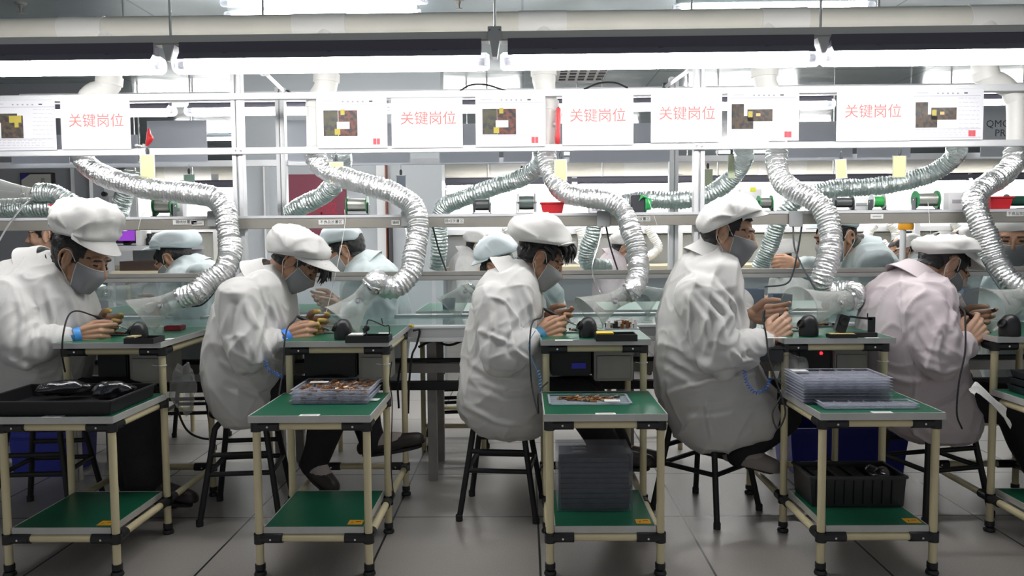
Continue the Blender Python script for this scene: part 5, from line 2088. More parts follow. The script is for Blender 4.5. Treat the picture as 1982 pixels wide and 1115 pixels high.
make_person(dict(
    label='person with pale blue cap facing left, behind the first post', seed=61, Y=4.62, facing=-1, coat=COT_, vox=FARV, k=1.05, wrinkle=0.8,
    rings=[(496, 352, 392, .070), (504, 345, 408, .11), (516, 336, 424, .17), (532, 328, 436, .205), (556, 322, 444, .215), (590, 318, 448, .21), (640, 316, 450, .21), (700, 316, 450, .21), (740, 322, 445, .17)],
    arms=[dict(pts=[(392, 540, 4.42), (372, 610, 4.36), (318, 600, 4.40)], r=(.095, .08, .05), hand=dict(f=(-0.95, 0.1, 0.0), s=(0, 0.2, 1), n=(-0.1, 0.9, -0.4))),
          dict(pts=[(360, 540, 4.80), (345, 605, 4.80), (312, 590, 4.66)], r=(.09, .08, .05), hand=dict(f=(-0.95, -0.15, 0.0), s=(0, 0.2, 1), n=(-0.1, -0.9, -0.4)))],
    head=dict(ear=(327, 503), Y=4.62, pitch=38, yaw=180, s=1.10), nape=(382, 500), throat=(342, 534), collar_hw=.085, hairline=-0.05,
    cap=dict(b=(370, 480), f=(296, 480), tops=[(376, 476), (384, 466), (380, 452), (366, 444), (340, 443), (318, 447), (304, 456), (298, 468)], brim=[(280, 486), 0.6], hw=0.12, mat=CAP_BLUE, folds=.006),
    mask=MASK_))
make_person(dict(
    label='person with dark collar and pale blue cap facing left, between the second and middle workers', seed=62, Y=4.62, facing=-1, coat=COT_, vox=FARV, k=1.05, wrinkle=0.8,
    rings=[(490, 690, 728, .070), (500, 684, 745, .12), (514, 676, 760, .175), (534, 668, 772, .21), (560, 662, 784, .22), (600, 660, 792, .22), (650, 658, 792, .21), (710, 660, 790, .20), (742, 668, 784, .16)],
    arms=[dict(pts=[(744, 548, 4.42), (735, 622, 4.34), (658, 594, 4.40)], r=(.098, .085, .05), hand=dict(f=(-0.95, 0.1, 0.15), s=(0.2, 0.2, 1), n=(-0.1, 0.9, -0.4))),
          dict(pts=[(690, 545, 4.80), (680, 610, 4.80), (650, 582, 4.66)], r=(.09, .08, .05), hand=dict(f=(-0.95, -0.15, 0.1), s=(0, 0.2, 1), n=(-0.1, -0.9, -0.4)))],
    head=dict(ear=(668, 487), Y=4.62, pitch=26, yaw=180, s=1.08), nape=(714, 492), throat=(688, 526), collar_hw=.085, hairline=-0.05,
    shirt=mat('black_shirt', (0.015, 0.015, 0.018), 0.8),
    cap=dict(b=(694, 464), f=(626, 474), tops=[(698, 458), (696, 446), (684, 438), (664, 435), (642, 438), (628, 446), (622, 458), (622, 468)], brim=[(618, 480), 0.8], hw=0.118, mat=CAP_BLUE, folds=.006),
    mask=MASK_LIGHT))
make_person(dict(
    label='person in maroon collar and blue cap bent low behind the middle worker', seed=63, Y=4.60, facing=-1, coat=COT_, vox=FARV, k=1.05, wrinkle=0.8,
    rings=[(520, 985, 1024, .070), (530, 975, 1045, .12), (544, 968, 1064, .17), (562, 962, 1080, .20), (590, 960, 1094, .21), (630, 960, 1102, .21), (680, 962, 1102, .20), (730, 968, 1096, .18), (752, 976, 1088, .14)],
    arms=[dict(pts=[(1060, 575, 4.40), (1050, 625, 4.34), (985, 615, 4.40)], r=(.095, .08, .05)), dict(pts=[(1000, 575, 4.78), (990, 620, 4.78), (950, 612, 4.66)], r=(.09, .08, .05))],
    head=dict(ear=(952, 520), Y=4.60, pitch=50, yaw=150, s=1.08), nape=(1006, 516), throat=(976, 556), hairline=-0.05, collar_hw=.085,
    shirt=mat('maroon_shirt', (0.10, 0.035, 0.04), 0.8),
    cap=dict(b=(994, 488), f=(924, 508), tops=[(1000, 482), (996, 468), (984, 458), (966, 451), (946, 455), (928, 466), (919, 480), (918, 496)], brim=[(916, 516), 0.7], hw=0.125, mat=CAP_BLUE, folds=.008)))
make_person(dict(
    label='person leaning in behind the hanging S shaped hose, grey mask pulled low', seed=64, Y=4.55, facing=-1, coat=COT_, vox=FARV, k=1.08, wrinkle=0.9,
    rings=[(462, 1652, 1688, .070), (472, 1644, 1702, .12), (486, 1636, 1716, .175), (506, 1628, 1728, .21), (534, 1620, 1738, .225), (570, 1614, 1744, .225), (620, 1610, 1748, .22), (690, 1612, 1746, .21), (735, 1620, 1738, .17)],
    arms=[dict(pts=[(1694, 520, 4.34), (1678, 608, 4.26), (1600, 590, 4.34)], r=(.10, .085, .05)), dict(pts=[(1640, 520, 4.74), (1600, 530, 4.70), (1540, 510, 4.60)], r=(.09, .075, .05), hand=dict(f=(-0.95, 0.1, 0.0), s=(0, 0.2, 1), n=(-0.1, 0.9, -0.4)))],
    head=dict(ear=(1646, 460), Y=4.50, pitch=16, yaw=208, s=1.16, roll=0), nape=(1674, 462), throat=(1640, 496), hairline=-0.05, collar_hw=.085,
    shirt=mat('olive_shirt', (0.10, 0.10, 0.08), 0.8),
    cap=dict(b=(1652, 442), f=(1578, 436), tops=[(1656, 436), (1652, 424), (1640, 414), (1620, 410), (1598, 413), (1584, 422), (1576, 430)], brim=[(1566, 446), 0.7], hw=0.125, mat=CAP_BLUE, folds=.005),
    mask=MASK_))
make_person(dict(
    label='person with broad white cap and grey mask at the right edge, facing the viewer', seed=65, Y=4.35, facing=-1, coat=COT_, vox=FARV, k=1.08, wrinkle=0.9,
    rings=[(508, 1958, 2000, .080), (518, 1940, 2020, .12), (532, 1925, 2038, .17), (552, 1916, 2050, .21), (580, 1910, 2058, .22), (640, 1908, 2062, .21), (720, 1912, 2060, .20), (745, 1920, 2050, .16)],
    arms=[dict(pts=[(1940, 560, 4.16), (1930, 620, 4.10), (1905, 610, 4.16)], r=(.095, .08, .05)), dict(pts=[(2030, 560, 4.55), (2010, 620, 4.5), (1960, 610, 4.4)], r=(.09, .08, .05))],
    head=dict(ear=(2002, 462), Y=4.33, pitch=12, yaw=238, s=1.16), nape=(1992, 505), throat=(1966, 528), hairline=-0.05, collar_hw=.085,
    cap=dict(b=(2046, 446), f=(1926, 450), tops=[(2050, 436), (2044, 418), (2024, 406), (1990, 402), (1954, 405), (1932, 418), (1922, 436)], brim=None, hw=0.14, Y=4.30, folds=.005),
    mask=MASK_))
# bare-headed person further back at the left
make_person(dict(
    label='person with short black hair and no mask, looking left behind the leftmost worker', seed=66, Y=5.6, facing=-1, coat=mat('dark_grey_jacket', (0.05, 0.05, 0.06), 0.8), vox=(0.006, 0.012), k=1.05,
    rings=[(500, 62, 96, .07), (508, 55, 108, .12), (520, 48, 120, .18), (540, 42, 128, .21), (580, 38, 132, .21), (640, 38, 132, .21), (720, 40, 130, .2)],
    arms=[dict(pts=[(92, 545, 5.4), (96, 610, 5.36), (60, 640, 5.4)], r=(.095, .08, .05)), dict(pts=[(62, 545, 5.8), (60, 610, 5.8), (30, 640, 5.7)], r=(.09, .08, .05))],
    head=dict(ear=(90, 458), Y=5.5, pitch=2, yaw=198, s=1.22), nape=(94, 494), throat=(66, 506), hairline=-0.04, collar=False, skin=SKIN2,
    cap=dict(b=(104, 454), f=(98, 440), tops=[(106, 450), (108, 444), (104, 440)], hw=0.05)))

# ---- workers of the line behind, small
def small_worker(label, x, ytop, k, facing, seed, Y=7.0, coat=COAT, pitch=30):
    """a bent seated worker whose cap top is at photo (x, ytop); k scales the outline"""
    f = -facing
    X = lambda dx: x - f * dx * k
    Yp = lambda dy: ytop + dy * k
    rg = [(70, 38, 66, .07), (80, 26, 78, .12), (96, 10, 92, .18), (118, -4, 100, .21), (150, -14, 104, .215), (200, -20, 106, .21), (270, -22, 106, .21), (330, -16, 100, .18)]
    rings = []
    for dy, a, b_, hd in rg:
        p, q = X(a - 56), X(b_ - 56)
        rings.append((Yp(dy), min(p, q), max(p, q), hd))
    make_person(dict(label=label, seed=seed, Y=Y, facing=facing, coat=coat, vox=(0.008, 0.014), k=1.05,
        rings=rings,
        arms=[dict(pts=[(X(-10), Yp(150), Y - 0.2), (X(-4), Yp(240), Y - 0.26), (X(70), Yp(215), Y - 0.18)], r=(.095, .08, .05), hand=dict(f=(facing, 0.1, 0.1), s=(0, 0.2, 1), n=(0.1 * facing, 0.9, -0.4))),
              dict(pts=[(X(40), Yp(150), Y + 0.18), (X(46), Yp(220), Y + 0.18), (X(86), Yp(200), Y + 0.06)], r=(.09, .08, .05))],
        head=dict(ear=(X(36), Yp(66)), Y=Y, pitch=pitch, yaw=0 if facing > 0 else 180, s=1.08), nape=(X(-14), Yp(72)), throat=(X(26), Yp(122)), hairline=-0.05,
        cap=dict(b=(X(-6), Yp(46)), f=(X(80), Yp(56)), tops=[(X(-12), Yp(40)), (X(-16), Yp(24)), (X(-4), Yp(8)), (X(20), Yp(0)), (X(48), Yp(3)), (X(70), Yp(16)), (X(82), Yp(36))], brim=[(X(96), Yp(70)), 0.6], hw=0.12, folds=.006),
        mask=MASK_,
        legs=[dict(pts=[(X(40), Yp(270), Y - 0.1), (X(110), Yp(275), Y - 0.1), (X(105), 438 + 1849.2 / Y, Y - 0.1), (X(130), 454 + 1849.2 / Y, Y - 0.12)], r=(.085, .075, .055)), dict(pts=[(X(40), Yp(270), Y + 0.1), (X(110), Yp(275), Y + 0.1), (X(100), 432 + 1849.2 / Y, Y + 0.1), (X(125), 446 + 1849.2 / Y, Y + 0.08)], r=(.085, .075, .055))]))


small_worker('person far back in white smock seen left of the middle worker, facing right', 905, 446, 0.48, 1, 71)
small_worker('person far back in white smock bowed over, seen right of the middle worker', 1188, 449, 0.50, 1, 72, coat=COAT_LILAC, pitch=40)
small_worker('person far back in blue cap, seen between the last two silver hoses', 1880, 440, 0.44, -1, 73, coat=COAT_BLUE)
small_worker('person far back with rounded pale back, seen under the orange topped pole', 1772, 452, 0.46, -1, 74, coat=COAT_BLUE)
small_worker('person far back in white smock, half hidden by the hose of the upright man', 1535, 462, 0.58, -1, 75, Y=6.2)
small_worker('person far back with white cap, peeping over the cap of the rightmost worker', 1815, 448, 0.46, 1, 76, Y=6.6)

# ================================================================ the line behind: lamps, duct, shelves, benches
YB = 7.6
rail_back = lambda y, h, d, mat_, lab, x0, x1, Y=YB, nm='back_rail', cat='rail': None


def bar(name, lab, cat, x0, x1, y0, y1, Y, depth, material, group=None):
    a, c = at(x0, y0, Y), at(x1, y1, Y)
    b = MB()
    zc_ = (at((x0 + x1) / 2, y0, Y).z, at((x0 + x1) / 2, y1, Y).z)
    b.bx((a.x, Y, zc_[1]), (c.x, Y + depth, zc_[0]), material)
    return tag(b.build(name, bevel=0.003), lab, cat, group)


for (x0, x1, lab) in ((250, 462, 'left'), (862, 2150, 'right')):
    p0, p1 = at(x0, 326, YB), at(x1, 326, YB)
    zc_ = at(991, 326, YB).z
    e = thing('rear_exhaust_duct', 'cream exhaust pipe of the line behind, %s part' % ('short left' if lab == 'left' else 'long right'), 'duct', V((p0.x + p1.x) / 2, YB, zc_))
    b = MB()
    b.tube([V(p0.x, YB, zc_), V(p1.x, YB, zc_)], 0.082, PVC, seg=20)
    b.build('pipe', e)
    n = 1 if lab == 'left' else 5
    for i in range(n):
        x = p0.x + (p1.x - p0.x) * (i + 0.35) / n
        b = MB()
        b.tube([V(x, YB, zc_), V(x + 0.45, YB, zc_)], 0.087, PVC_WHITE, seg=20)
        b.build('sleeve_coupling', e)
    # lamp row under it, with its dark rail
    zr = at(991, 349, YB - 0.3).z
    for i in range(n + 1):
        x = p0.x + (p1.x - p0.x) * (i + 0.2) / (n + 1)
        b = MB()
        b.tube([V(x, YB, zc_), V(x, YB, CEIL)], 0.008, STEEL, seg=8)
        b.build('hanging_rod', e)
    b = MB()
    b.bx((at(x0, 349, YB - 0.3).x, YB - 0.33, zr - 0.022), (at(x1, 349, YB - 0.3).x, YB - 0.29, zr + 0.012), mat('dark_lamp_rail', (0.16, 0.16, 0.20), 0.5))
    rr_ = thing('rear_lamp_rail', 'dark rail over the lamps of the line behind, %s part' % ('short left' if lab == 'left' else 'long right'), 'rail', V((p0.x + p1.x) / 2, YB - 0.31, zr))
    b.build('channel', rr_)
    for i in range(n + 1):
        x = p0.x + (p1.x - p0.x) * (i + 0.4) / (n + 1)
        b = MB()
        b.tube([V(x, YB - 0.31, zr), V(x, YB - 0.31, CEIL)], 0.008, STEEL, seg=8)
        b.build('hanging_rod', rr_)
zl2 = at(991, 372, YB - 0.3).z
for i, xa in enumerate((250, 866, 1120, 1374, 1628, 1882)):
    A, Bq = at(xa, 372, YB - 0.3), at(xa + 238, 372, YB - 0.3)
    o = dup(far_lamp, (0, 0, 0))
    L0 = 1.18
    o.matrix_basis = Matrix.Translation(V((A.x + Bq.x) / 2, YB - 0.3, zl2 + 0.055))
    tag(o, ('lamp of the line behind, seen left of the first post', 'lamp of the line behind, first right of the grey partition', 'lamp of the line behind, second right of the grey partition', 'lamp of the line behind, third right of the grey partition', 'lamp of the line behind, fourth right of the grey partition', 'lamp of the line behind, at the right edge')[i], 'lamp', 'lamps of the line behind')
# white boards added to imitate the rear lamps' blown-out glare
for (x0, x1, lab) in ((200, 462, 'white board imitating the lamp glare of the line behind, left of the first post'), (862, 2120, 'long white board imitating the lamp glare of the line behind, right half')):
    bar('glare_board', lab, 'board', x0, x1, 340, 519, YB + 0.1, 0.03, mat('lamp_glare_white', (0.85, 0.86, 0.88), 0.5))
# shelf and bench surfaces of the line behind
for (x0, x1, a) in ((200, 462, 'left of the first post'), (862, 2120, 'right half')):
    bar('rear_shelf', 'grey shelf of the line behind, %s' % a, 'shelf', x0, x1, 440, 450, YB - 0.1, 0.2, ALU_PALE)
    bar('rear_bench', 'cream edged bench of the line behind, %s' % a, 'bench', x0, x1, 513, 521, YB - 0.7, 0.9, mat('cream_board', (0.62, 0.56, 0.40), 0.5))
    bar('rear_bench_screen', 'grey screen under the shelf of the line behind, %s' % a, 'screen', x0, x1, 452, 515, YB + 0.06, 0.02, WALL_GREY)
for i, px in enumerate((1065, 1310, 1500, 1760, 235, 430)):
    p = at(px, 480, YB - 0.05)
    b = MB()
    b.bx((p.x - 0.025, YB - 0.2, 0), (p.x + 0.025, YB - 0.15, at(px, 340, YB).z), ALU_PALE)
    tag(b.build('rear_line_post'), 'thin aluminium post of the line behind', 'post', 'posts of the line behind')
# white hoses of the line behind
WHOSE = mat('white_flexible_hose', (0.78, 0.79, 0.79), 0.45, 0.15, bump=(90, 0.4, 0.004))
for pts, lab in (
        ([(1122, 440), (1128, 470), (1124, 500), (1116, 512)], 'white hose of the line behind right of the middle cap'),
        ([(1254, 440), (1264, 460), (1274, 480), (1262, 495), (1246, 502)], 'white hose of the line behind with a bent foot, left of the post'),
        ([(1722, 432), (1733, 450), (1732, 474), (1716, 482), (1706, 470)], 'white hose of the line behind curling like a hook'),
        ([(1846, 430), (1858, 448), (1868, 470), (1874, 486)], 'white hose of the line behind above the rightmost cap'),
        ([(1676, 470), (1682, 450), (1694, 436)], 'white hose of the line behind above the leaning man shoulder'),
        ([(978, 440), (986, 452), (990, 466)], 'white hose of the line behind left of the middle cap')):
    hose('rear_hose', [at(x, y - 2, 7.46) for x, y in pts], 0.042, lab, WHOSE, amp=0.005, pitch=0.02)
# orange warning light on a pole
p = at(1748, 437, 6.0)
e = thing('signal_pole', 'thin pole with an orange lamp on top, right of the leaning man', 'signal light', V(p.x, 6.0, 0))
b = MB()
b.tube([V(p.x, 6.0, 0), V(p.x, 6.0, p.z)], 0.022, ALU_PALE, seg=12)
b.build('pole', e)
b = MB()
b.lathe([(0, 0), (0.05, 0), (0.055, 0.02), (0.05, 0.075), (0.03, 0.085), (0, 0.085)], V(p.x + 0.02, 6.0, p.z - 0.03), V(0, 0, 1), mat('orange_lamp', (0.85, 0.38, 0.02), 0.4), 16)
b.build('lamp_head', e)
# things on the back benches at the left: purple screen, machine, dark tray
e = thing('monitor', 'small screen glowing purple under the tool shelf, right of the tall white cap', 'monitor', at(245, 470, 6.2))
b = MB()
a, c = at(228, 446, 6.2), at(262, 466, 6.2)
b.bx((a.x - 0.02, 6.2, c.z - 0.02), (c.x + 0.02, 6.24, a.z + 0.02), BLACK)
m_ = at(245, 470, 6.2)
b.bx((m_.x - 0.03, 6.2, at(245, 474, 6.2).z), (m_.x + 0.03, 6.23, c.z), BLACK)
b.bx((m_.x - 0.09, 6.14, at(245, 476, 6.2).z), (m_.x + 0.09, 6.28, at(245, 474, 6.2).z), BLACK)
b.build('housing', e, bevel=0.004)
b = MB()
b.bx((a.x, 6.196, c.z), (c.x, 6.2, a.z), PURPLE)
b.build('screen', e)
e = thing('work_table', 'grey work table under the purple screen', 'table', V(at(290, 480, 6.2).x, 6.2, 0))
a, c = at(200, 476, 6.0), at(345, 484, 6.0)
b = MB()
b.bx((a.x, 6.0, c.z), (c.x, 6.5, a.z), ALU_PALE)
b.build('top', e)
b = MB()
b.bx((a.x, 6.45, 0), (c.x, 6.48, c.z), WALL_GREY)
b.build('back_panel', e)
for x in (a.x + 0.03, c.x - 0.03):
    b = MB()
    b.bx((x - 0.02, 6.02, 0), (x + 0.02, 6.06, c.z), ALU_PALE)
    b.build('leg', e)
e = thing('parts_tray', 'dark brown tray of parts on a low board left of the far blue cap', 'tray', at(280, 520, 5.2))
b = MB()
a, c = at(235, 506, 5.2), at(312, 524, 5.2)
b.open_box(V((a.x + c.x) / 2, 5.3, c.z), (c.x - a.x, 0.25, a.z - c.z), 0.012, mat('dark_brown_tray', (0.035, 0.02, 0.016), 0.6))
b.build('shell', e)
e = thing('low_board', 'cream edged board beneath the dark brown tray of parts', 'board', V(at(280, 527, 5.2).x, 5.3, 0))
a, c = at(215, 525, 5.15), at(330, 529, 5.15)
b = MB()
b.bx((a.x, 5.15, c.z), (c.x, 5.5, a.z), mat('cream_board', (0.62, 0.56, 0.40), 0.5))
b.build('top', e)
for x in (a.x + 0.03, c.x - 0.03):
    b = MB()
    b.tube([V(x, 5.3, 0), V(x, 5.3, c.z)], 0.014, CREAM)
    b.build('leg', e)
# white mask box and jars on the grey work table
for x0, x1, y0, y1, m_, lab in ((262, 274, 446, 475, LABEL_WHITE, 'white carton standing right of the purple screen'), (276, 292, 452, 476, BLACK, 'small black pot right of the white carton')):
    a, c = at(x0, y0, 6.15), at(x1, y1, 6.15)
    b = MB()
    if m_ is BLACK:
        b.lathe([(0, 0), ((c.x - a.x) / 2, 0), ((c.x - a.x) / 2, (a.z - c.z) * 0.6), ((c.x - a.x) / 3, (a.z - c.z) * 0.65), ((c.x - a.x) / 3, a.z - c.z), (0, a.z - c.z)], V((a.x + c.x) / 2, 6.2, c.z), V(0, 0, 1), BLACK, 16)
    else:
        b.bx((a.x, 6.15, c.z), (c.x, 6.25, a.z), m_)
    tag(b.build('carton' if m_ is not BLACK else 'pot', bevel=0.003), lab, 'box' if m_ is not BLACK else 'pot')
# white machine seen between the first cap and the shelf
a, c = at(200, 360, 6.9), at(262, 428, 6.9)
e = thing('test_machine', 'white bench machine with black knobs above the shelf, right of the tall cap', 'machine', V((a.x + c.x) / 2, 7.05, c.z))
b = MB()
b.bx((a.x, 6.9, at(230, 380, 6.9).z), (c.x, 7.2, a.z), mat('machine_white', (0.72, 0.74, 0.76), 0.45))
b.bx((a.x + 0.04, 6.95, 0), (c.x, 7.2, at(230, 380, 6.9).z), mat('machine_white', (0.72, 0.74, 0.76), 0.45))
b.build('cabinet', e, bevel=0.01)
for py in (358, 376):
    b = MB()
    q = at(204, py, 6.9)
    b.lathe([(0, 0), (0.022, 0), (0.022, 0.03), (0, 0.03)], V(q.x, 6.87, q.z), V(0, 1, 0), BLACK, 14)
    b.build('knob', e)
# ================================================================ hanging sheets with print
YS = Y_FRAME - 0.055
PLASTIC = clear('sheet_protector', (0.985, 0.985, 0.99), 0.012, 0.12, 0.12)
SHEET = mat('printed_sheet', (0.80, 0.80, 0.83), 0.55)
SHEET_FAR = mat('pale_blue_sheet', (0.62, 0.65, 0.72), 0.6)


def sheet(name, x0, y0, x1, y1, Y, label, material=SHEET, cat='sheet', group=None):
    """a sheet of paper in a plastic pocket, hung between the rails"""
    a, c = at(x0, y0, Y), at(x1, y1, Y)
    e = thing(name, label, cat, V((a.x + c.x) / 2, Y, c.z), group=group)
    b = MB()
    b.bx((a.x, Y, c.z), (c.x, Y + 0.0012, a.z), material)
    b.build('paper', e, smooth=0)
    b = MB()
    b.bx((a.x - 0.004, Y - 0.0030, c.z - 0.004), (c.x + 0.004, Y - 0.0022, a.z + 0.006), PLASTIC)
    b.build('plastic_pocket', e, smooth=0)
    return e, a, c


def lettering(e, s, px, py, Y, size, material, name='lettering'):
    vs, fs = text_mesh(s, size, material)
    p = at(px, py, Y - 0.0006)
    b = MB()
    b.add([v + p for v in vs], fs, material)
    return b.build(name, e, smooth=0, fix=False)


RED_FAINT = mat('red_lettering', (0.72, 0.17, 0.15), 0.6)
for x0, y0, x1, y1, tx, lab in (
        (116, 196, 254, 288, 186, 'white sheet with red characters left of the red lever valve'),
        (757, 190, 896, 285, 829, 'white sheet with red characters between two sheets with dark photos'),
        (1088, 184, 1226, 280, 1157, 'white sheet with red characters just right of the red pipe lever'),
        (1260, 181, 1397, 275, 1330, 'white sheet with red characters crossing the second post'),
        (1620, 176, 1762, 272, 1690, 'white sheet with red characters, rightmost of its kind')):
    e, a, c = sheet('red_lettered_sign', x0, y0, x1, y1, YS, lab, cat='sign', group='key position signs on the upper rails')
    lettering(e, '关键岗位', tx, (y0 + y1) / 2 - 7, YS, 0.066, RED_FAINT)


def quad(e_mb, x0, y0, x1, y1, Y, material, lift=0.001):
    a, c = at(x0, y0, Y), at(x1, y1, Y)
    e_mb.bx((min(a.x, c.x), Y - lift, min(a.z, c.z)), (max(a.x, c.x), Y - lift + 0.0006, max(a.z, c.z)), material)


def photo_mat(name, c1, c2, c3, scale):
    """blurry print of a circuit: mottled dark colours"""
    if name in MATS:
        return MATS[name]
    m = mat(name, c1, 0.5)
    nt = m.node_tree
    b = nt.nodes['Principled BSDF']
    tc = nt.nodes.new('ShaderNodeTexCoord')
    v = nt.nodes.new('ShaderNodeTexVoronoi')
    v.inputs['Scale'].default_value = scale
    v.distance = 'CHEBYCHEV'
    nt.links.new(tc.outputs['Object'], v.inputs['Vector'])
    r = nt.nodes.new('ShaderNodeValToRGB')
    r.color_ramp.elements[0].color = (*c1, 1)
    r.color_ramp.elements[1].color = (*c2, 1)
    k = r.color_ramp.elements.new(0.8)
    k.color = (*c3, 1)
    r.color_ramp.elements[0].position = 0.25
    r.color_ramp.elements[1].position = 0.55
    sp = nt.nodes.new('ShaderNodeSeparateColor')
    nt.links.new(v.outputs['Color'], sp.inputs[0])
    nt.links.new(sp.outputs[0], r.inputs[0])
    nt.links.new(r.outputs[0], b.inputs['Base Color'])
    return m


PH_A = photo_mat('print_dark_red', (0.010, 0.004, 0.004), (0.07, 0.008, 0.006), (0.16, 0.035, 0.012), 60)
PH_B = photo_mat('print_slate', (0.014, 0.018, 0.018), (0.030, 0.028, 0.018), (0.07, 0.06, 0.015), 55)
PH_C = photo_mat('print_brown_black', (0.004, 0.003, 0.003), (0.020, 0.011, 0.005), (0.08, 0.04, 0.012), 70)
PRINT_YEL = mat('print_yellow', (0.50, 0.40, 0.03), 0.5)
STAMP = mat('red_stamp', (0.70, 0.08, 0.10), 0.6)
STAMP_PALE = mat('pink_stamp', (0.80, 0.50, 0.52), 0.6)


def document(x0, y0, x1, y1, kind, lab):
    e, a, c = sheet('instruction_sheet', x0, y0, x1, y1, YS, lab, cat='instruction sheet', group='work instruction sheets on the upper rails')
    w, h = x1 - x0, y1 - y0
    S = lambda u, v: (x0 + u * w, y0 + v * h)
    b = MB()
    if kind == 'pair':
        ux, uy = S(0.10, 0.25)
        vx, vy = S(0.58, 0.76)
        mx, my = S(0.31, 0.52)
        quad(b, ux, uy, mx, vy, YS, PH_B)
        quad(b, mx, uy, vx, vy, YS, PH_A, 0.0012)
        for r in ((0.34, 0.23, 0.40, 0.34), (0.26, 0.62, 0.34, 0.74)):
            quad(b, *S(r[0], r[1]), *S(r[2], r[3]), YS, PRINT_YEL, 0.0018)
        quad(b, *S(0.29, 0.48), *S(0.47, 0.62), YS, WHITE_PAPER, 0.0018)
    elif kind == 'left':
        quad(b, *S(-0.06, 0.26), *S(0.44, 0.44), YS, PH_B)
        quad(b, *S(0.20, 0.30), *S(0.53, 0.76), YS, PH_C, 0.0012)
        quad(b, *S(0.32, 0.30), *S(0.50, 0.44), YS, PRINT_YEL, 0.0018)
        quad(b, *S(0.40, 0.44), *S(0.46, 0.54), YS, PRINT_YEL, 0.0018)
    else:
        quad(b, *S(0.06, 0.25), *S(0.23, 0.52), YS, PH_C)
        quad(b, *S(0.06, 0.50), *S(0.36, 0.76), YS, PH_C, 0.0012)
        quad(b, *S(0.28, 0.36), *S(0.63, 0.60), YS, PH_C, 0.0012)
        quad(b, *S(0.29, 0.40), *S(0.35, 0.52), YS, PRINT_YEL, 0.0018)
        quad(b, *S(0.40, 0.44), *S(0.46, 0.50), YS, mat('print_orange', (0.8, 0.45, 0.15), 0.5), 0.0018)
    b.build('printed_photo', e, smooth=0)
    b = MB()
    rnd = random.Random(int(x0))
    # rows of print as grey strokes: heading, column at the right, foot lines
    for i in range(5):
        quad(b, *S(0.36 + 0.07 * i, 0.055), *S(0.385 + 0.07 * i, 0.085), YS, GREY_INK)
    quad(b, *S(0.74, 0.05), *S(0.79, 0.075), YS, DARK_INK)
    quad(b, *S(0.08, 0.05), *S(0.24, 0.07), YS, mat('pale_ink', (0.62, 0.62, 0.68), 0.6))
    pale = MATS['pale_ink']
    for i in range(8):
        yy = 0.16 + i * 0.085
        x = 0.66
        while x < 0.93:
            l = rnd.uniform(0.02, 0.08)
            quad(b, *S(x, yy), *S(min(x + l, 0.95), yy + 0.012), YS, pale)
            x += l + 0.02
    for i in range(3):
        x = 0.06
        while x < 0.8:
            l = rnd.uniform(0.02, 0.07)
            quad(b, *S(x, 0.80 + 0.05 * i), *S(x + l, 0.815 + 0.05 * i), YS, pale)
            x += l + 0.025
    for q in (0.12, 0.78, 0.96):
        quad(b, *S(0.03, q), *S(0.97, q + 0.004), YS, pale)
    b.build('print', e, smooth=0)
    if kind != 'left':
        b = MB()
        quad(b, *S(0.80, 0.815), *S(0.845, 0.935), YS, STAMP, 0.0016)
        quad(b, *S(0.852, 0.815), *S(0.895, 0.935), YS, STAMP, 0.0016)
        b.build('stamp', e, smooth=0)


document(-26, 196, 110, 290, 'left', 'instruction sheet cut by the left edge, dark photo with yellow patches')
document(612, 190, 750, 286, 'pair', 'instruction sheet with dark red photo, nearest to the second riser pipe')
document(920, 187, 1056, 283, 'pair', 'instruction sheet with dark red photo, beside the big red pipe lever')
document(1408, 178, 1546, 272, 'step', 'instruction sheet with stepped brown photo, right of the second post')
document(1764, 174, 1902, 270, 'step', 'instruction sheet with stepped brown photo, near the right edge')

# sheets of the far side, hanging on the rear rails
YFS = Y_BACK - 0.02
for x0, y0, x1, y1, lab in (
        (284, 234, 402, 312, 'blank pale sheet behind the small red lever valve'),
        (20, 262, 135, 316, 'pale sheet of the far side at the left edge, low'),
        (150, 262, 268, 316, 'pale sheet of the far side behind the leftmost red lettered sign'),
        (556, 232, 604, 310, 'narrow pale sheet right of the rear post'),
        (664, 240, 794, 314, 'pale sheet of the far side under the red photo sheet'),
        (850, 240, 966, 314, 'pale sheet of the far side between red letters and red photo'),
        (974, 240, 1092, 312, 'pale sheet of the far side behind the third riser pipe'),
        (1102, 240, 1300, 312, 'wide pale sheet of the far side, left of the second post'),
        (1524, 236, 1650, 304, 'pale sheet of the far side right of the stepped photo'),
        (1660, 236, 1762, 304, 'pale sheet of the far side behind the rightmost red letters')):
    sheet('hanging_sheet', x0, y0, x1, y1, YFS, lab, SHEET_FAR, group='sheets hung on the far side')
e, a, c = sheet('grey_sign', 1900, 204, 2040, 302, YFS, 'grey sign with dark capitals at the right edge', mat('grey_sign_board', (0.50, 0.53, 0.56), 0.6), cat='sign')
lettering(e, 'QMO', 1932, 240, YFS, 0.055, DARK_INK)
lettering(e, 'PRC', 1943, 258, YFS, 0.055, DARK_INK)

